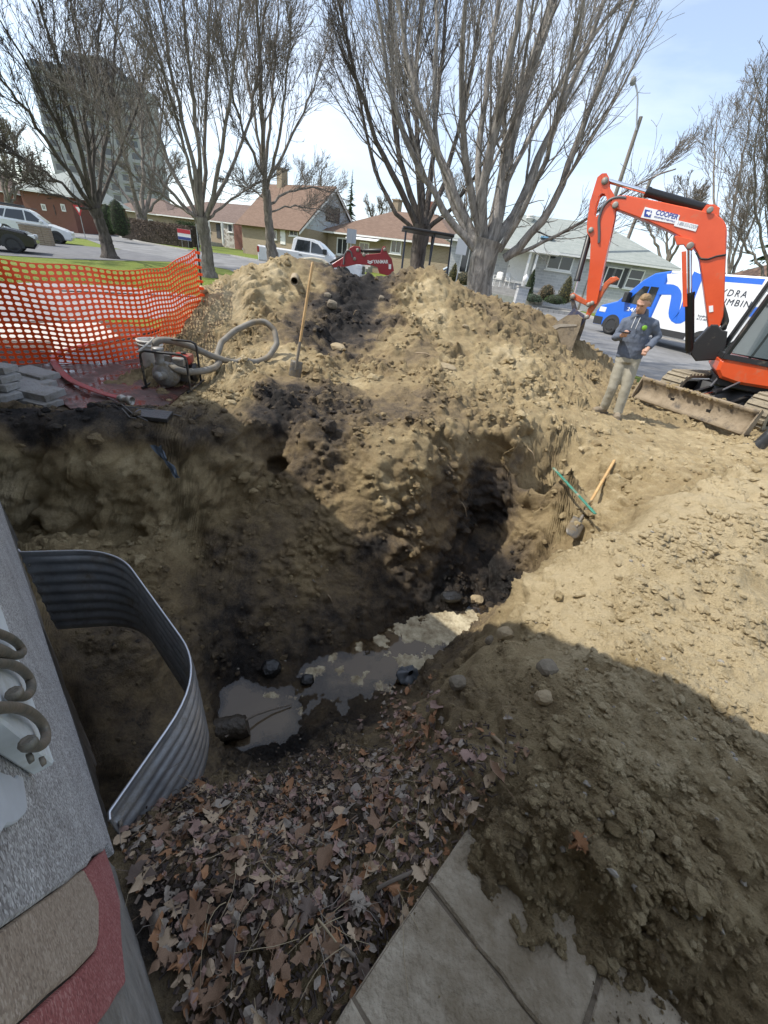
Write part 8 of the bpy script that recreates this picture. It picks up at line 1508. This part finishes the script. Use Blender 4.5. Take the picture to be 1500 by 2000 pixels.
    for s in ('r', 'l'):
        N_3 = Jp['ankle_' + s]; toe = Vector(P(J['toe_' + s])); dr = toe - N_3; dr.z = 0; dr.normalize(); gz_ = N_3.z - .085; c = Vector((N_3.x, N_3.y, gz_)); bt = MB(); bt.tube([N_3 + ez * .05, N_3 - ez * .02, c + ez * .05], [.055, .056, .055], 14); bt.tube([c - dr * .055 + ez * .05, c + dr * .05 + ez * .055, c + dr * .13 + ez * .045, c + dr * .185 + ez * .04], [.046, .052, .05, .036], 14)
        bo = organic('boot', bt, boot, .010, 2, e); so = MB(); sdv = dr.cross(ez); ol = [(-.10, .032), (-.07, .045), (.05, .048), (.13, .054), (.19, .045), (.225, .02)]; pts = [(x, y) for x, y in ol] + [(x, -y) for x, y in ol[::-1]]; so.prism(pts, c, dr, sdv, ez, -.002, .028, bev=.004); so.build('sole', mat('boot sole', (.12, .10, .08), .9), bo)
    return e, P, Jp, sx, sy
def J_face(J, ex, ey): q = J['face']; return Vector(ex) * q[0] + Vector(ey) * q[1] + Vector((0, 0, 1)) * q[2]
mb0 = gz(1192, 814, 0.0); r_m = np.hypot(mb0[0], mb0[1]); eyv = np.array([-mb0[0], -mb0[1]]) / r_m; exv = np.array([-eyv[1], eyv[0]]); exv = exv if exv[0] > 0 else -exv
mz = max(soil_z(*gz(u, v, 0)[:2]) for u, v in ((1178, 812), (1208, 818)))
def mp_(u, v, b):
    p = gp(u, v, mb0[:2] + eyv * b, eyv); return (float((p[:2] - mb0[:2]) @ exv), b, float(p[2] - mz))
JM = dict(head=mp_(1256, 593, .12), neck=mp_(1249, 615, .04), chest=mp_(1244, 640, .0), pelvis=mp_(1230, 692, -.02), shoulder_r=mp_(1222, 629, .0), shoulder_l=mp_(1277, 634, .0), elbow_r=mp_(1202, 661, .05), wrist_r=mp_(1214, 655, .27), elbow_l=mp_(1284, 658, -.05), wrist_l=mp_(1266, 680, .10), hip_r=mp_(1217, 702, -.02), hip_l=mp_(1238, 703, -.02), knee_r=mp_(1196, 757, .06), knee_l=mp_(1222, 758, .05), ankle_r=mp_(1178, 800, -.04), ankle_l=mp_(1206, 807, .05), face=(-.25, .8, -.62), palm_r=(.5, -.2, .6), palm_l=(.1, -.8, -.3))
JM['ankle_r'] = (JM['ankle_r'][0], JM['ankle_r'][1], .085); JM['ankle_l'] = (JM['ankle_l'][0], JM['ankle_l'][1], .085); JM['toe_r'] = (JM['ankle_r'][0] - .14, JM['ankle_r'][1] + .12, 0); JM['toe_l'] = (JM['ankle_l'][0] + .03, JM['ankle_l'][1] + .2, 0)
man, Pm, Jm, sxm, sym = figure('person', 'man in slate blue hooded sweatshirt and khaki trousers looking at a phone', (mb0[0], mb0[1], mz), (exv[0], exv[1], 0), (eyv[0], eyv[1], 0), JM, M_HOOD, M_PANT, M_BOOT)
hc_ = Jm['chest'] + Vector((exv[0], exv[1], 0)) * .10 + Vector((eyv[0], eyv[1], 0)) * .152 + Vector((0, 0, .02))
MB().lathe([(.001, .012), (.030, .010), (.036, 0)], hc_ - Vector((eyv[0], eyv[1], 0)) * .012, (eyv[0], eyv[1], .05), 20).build('badge', mat('green badge', (.16, .36, .03), .8, var=.3, vscale=60), man)
for s in (-1, 1): a = Jm['neck'] + Vector((eyv[0], eyv[1], 0)) * .115 + Vector((exv[0], exv[1], 0)) * (s * .03) - Vector((0, 0, .03)); MB().tube([a, a - Vector((0, 0, .07)) + Vector((eyv[0], eyv[1], 0)) * .03, a - Vector((0, 0, .15)) + Vector((eyv[0], eyv[1], 0)) * .035], .0035, 6).build('drawstring', M_WHITE, man)
ph_ = Jm['wrist_r'] + (Jm['wrist_r'] - Jm['elbow_r']).normalized() * .10 + Vector((0, 0, .035)); e = empty('phone', Vector(man.location) + ph_, label='dark phone held in the hand of the man', cat='phone'); e.rotation_euler = (R(25), 0, math.atan2(exv[1], exv[0])); box((-.075, -.038, -.005), (.075, .038, .005)).build('case', mat('phone black', (.012, .012, .014), .25), e, bevel=.003); box((-.07, -.034, .0052), (.07, .034, .006)).build('screen', mat('phone screen', (.02, .022, .03), .08), e)
# second person, only one booted leg inside the picture
q = gz(1474, 880, .04); b2 = np.array([q[0] + .42, q[1] - .05]); r2 = np.linalg.norm(b2); ey2 = -b2 / r2; ex2 = np.array([-ey2[1], ey2[0]]); ex2 = ex2 if ex2[0] > 0 else -ex2; z2 = .03
dq = np.array([q[0], q[1]]) - b2; ax_, by_ = float(dq @ ex2), float(dq @ ey2)
J2 = dict(head=(.10, .05, 1.66), neck=(.08, .02, 1.48), chest=(.06, 0, 1.28), pelvis=(.0, 0, .96), shoulder_r=(-.12, 0, 1.42), shoulder_l=(.26, 0, 1.42), elbow_r=(-.16, -.05, 1.14), wrist_r=(-.12, .12, .92), elbow_l=(.34, -.05, 1.14), wrist_l=(.36, .12, .92), hip_r=(-.10, 0, .92), hip_l=(.10, 0, .92), knee_r=(ax_ * .45 - .06, by_ * .5 + .06, .50), knee_l=(.14, .05, .5), ankle_r=(ax_, by_, .085), ankle_l=(.18, -.05, .085), toe_r=(ax_ - .16, by_ + .1, 0), toe_l=(.2, .12, 0), face=(-.6, .7, -.2), palm_r=(.3, .2, -.2), palm_l=(-.3, .2, -.2))
p2, P2, Jp2, _, _ = figure('person', 'person in wet jeans and black rubber boot at the right picture edge', (b2[0], b2[1], z2), (ex2[0], ex2[1], 0), (ey2[0], ey2[1], 0), J2, mat('dark work jacket', (.05, .06, .08), .9), M_JEAN, M_RBOOT, vox=.014)
# boot shaft over the jeans of the visible leg
A_3, K_3 = Jp2['ankle_r'], Jp2['knee_r']; MB().tube([A_3 - Vector((0, 0, .03)), A_3.lerp(K_3, .3), A_3.lerp(K_3, .62), A_3.lerp(K_3, .70)], [.085, .088, .095, .098], 16).build('boot_shaft', M_RBOOT, p2)
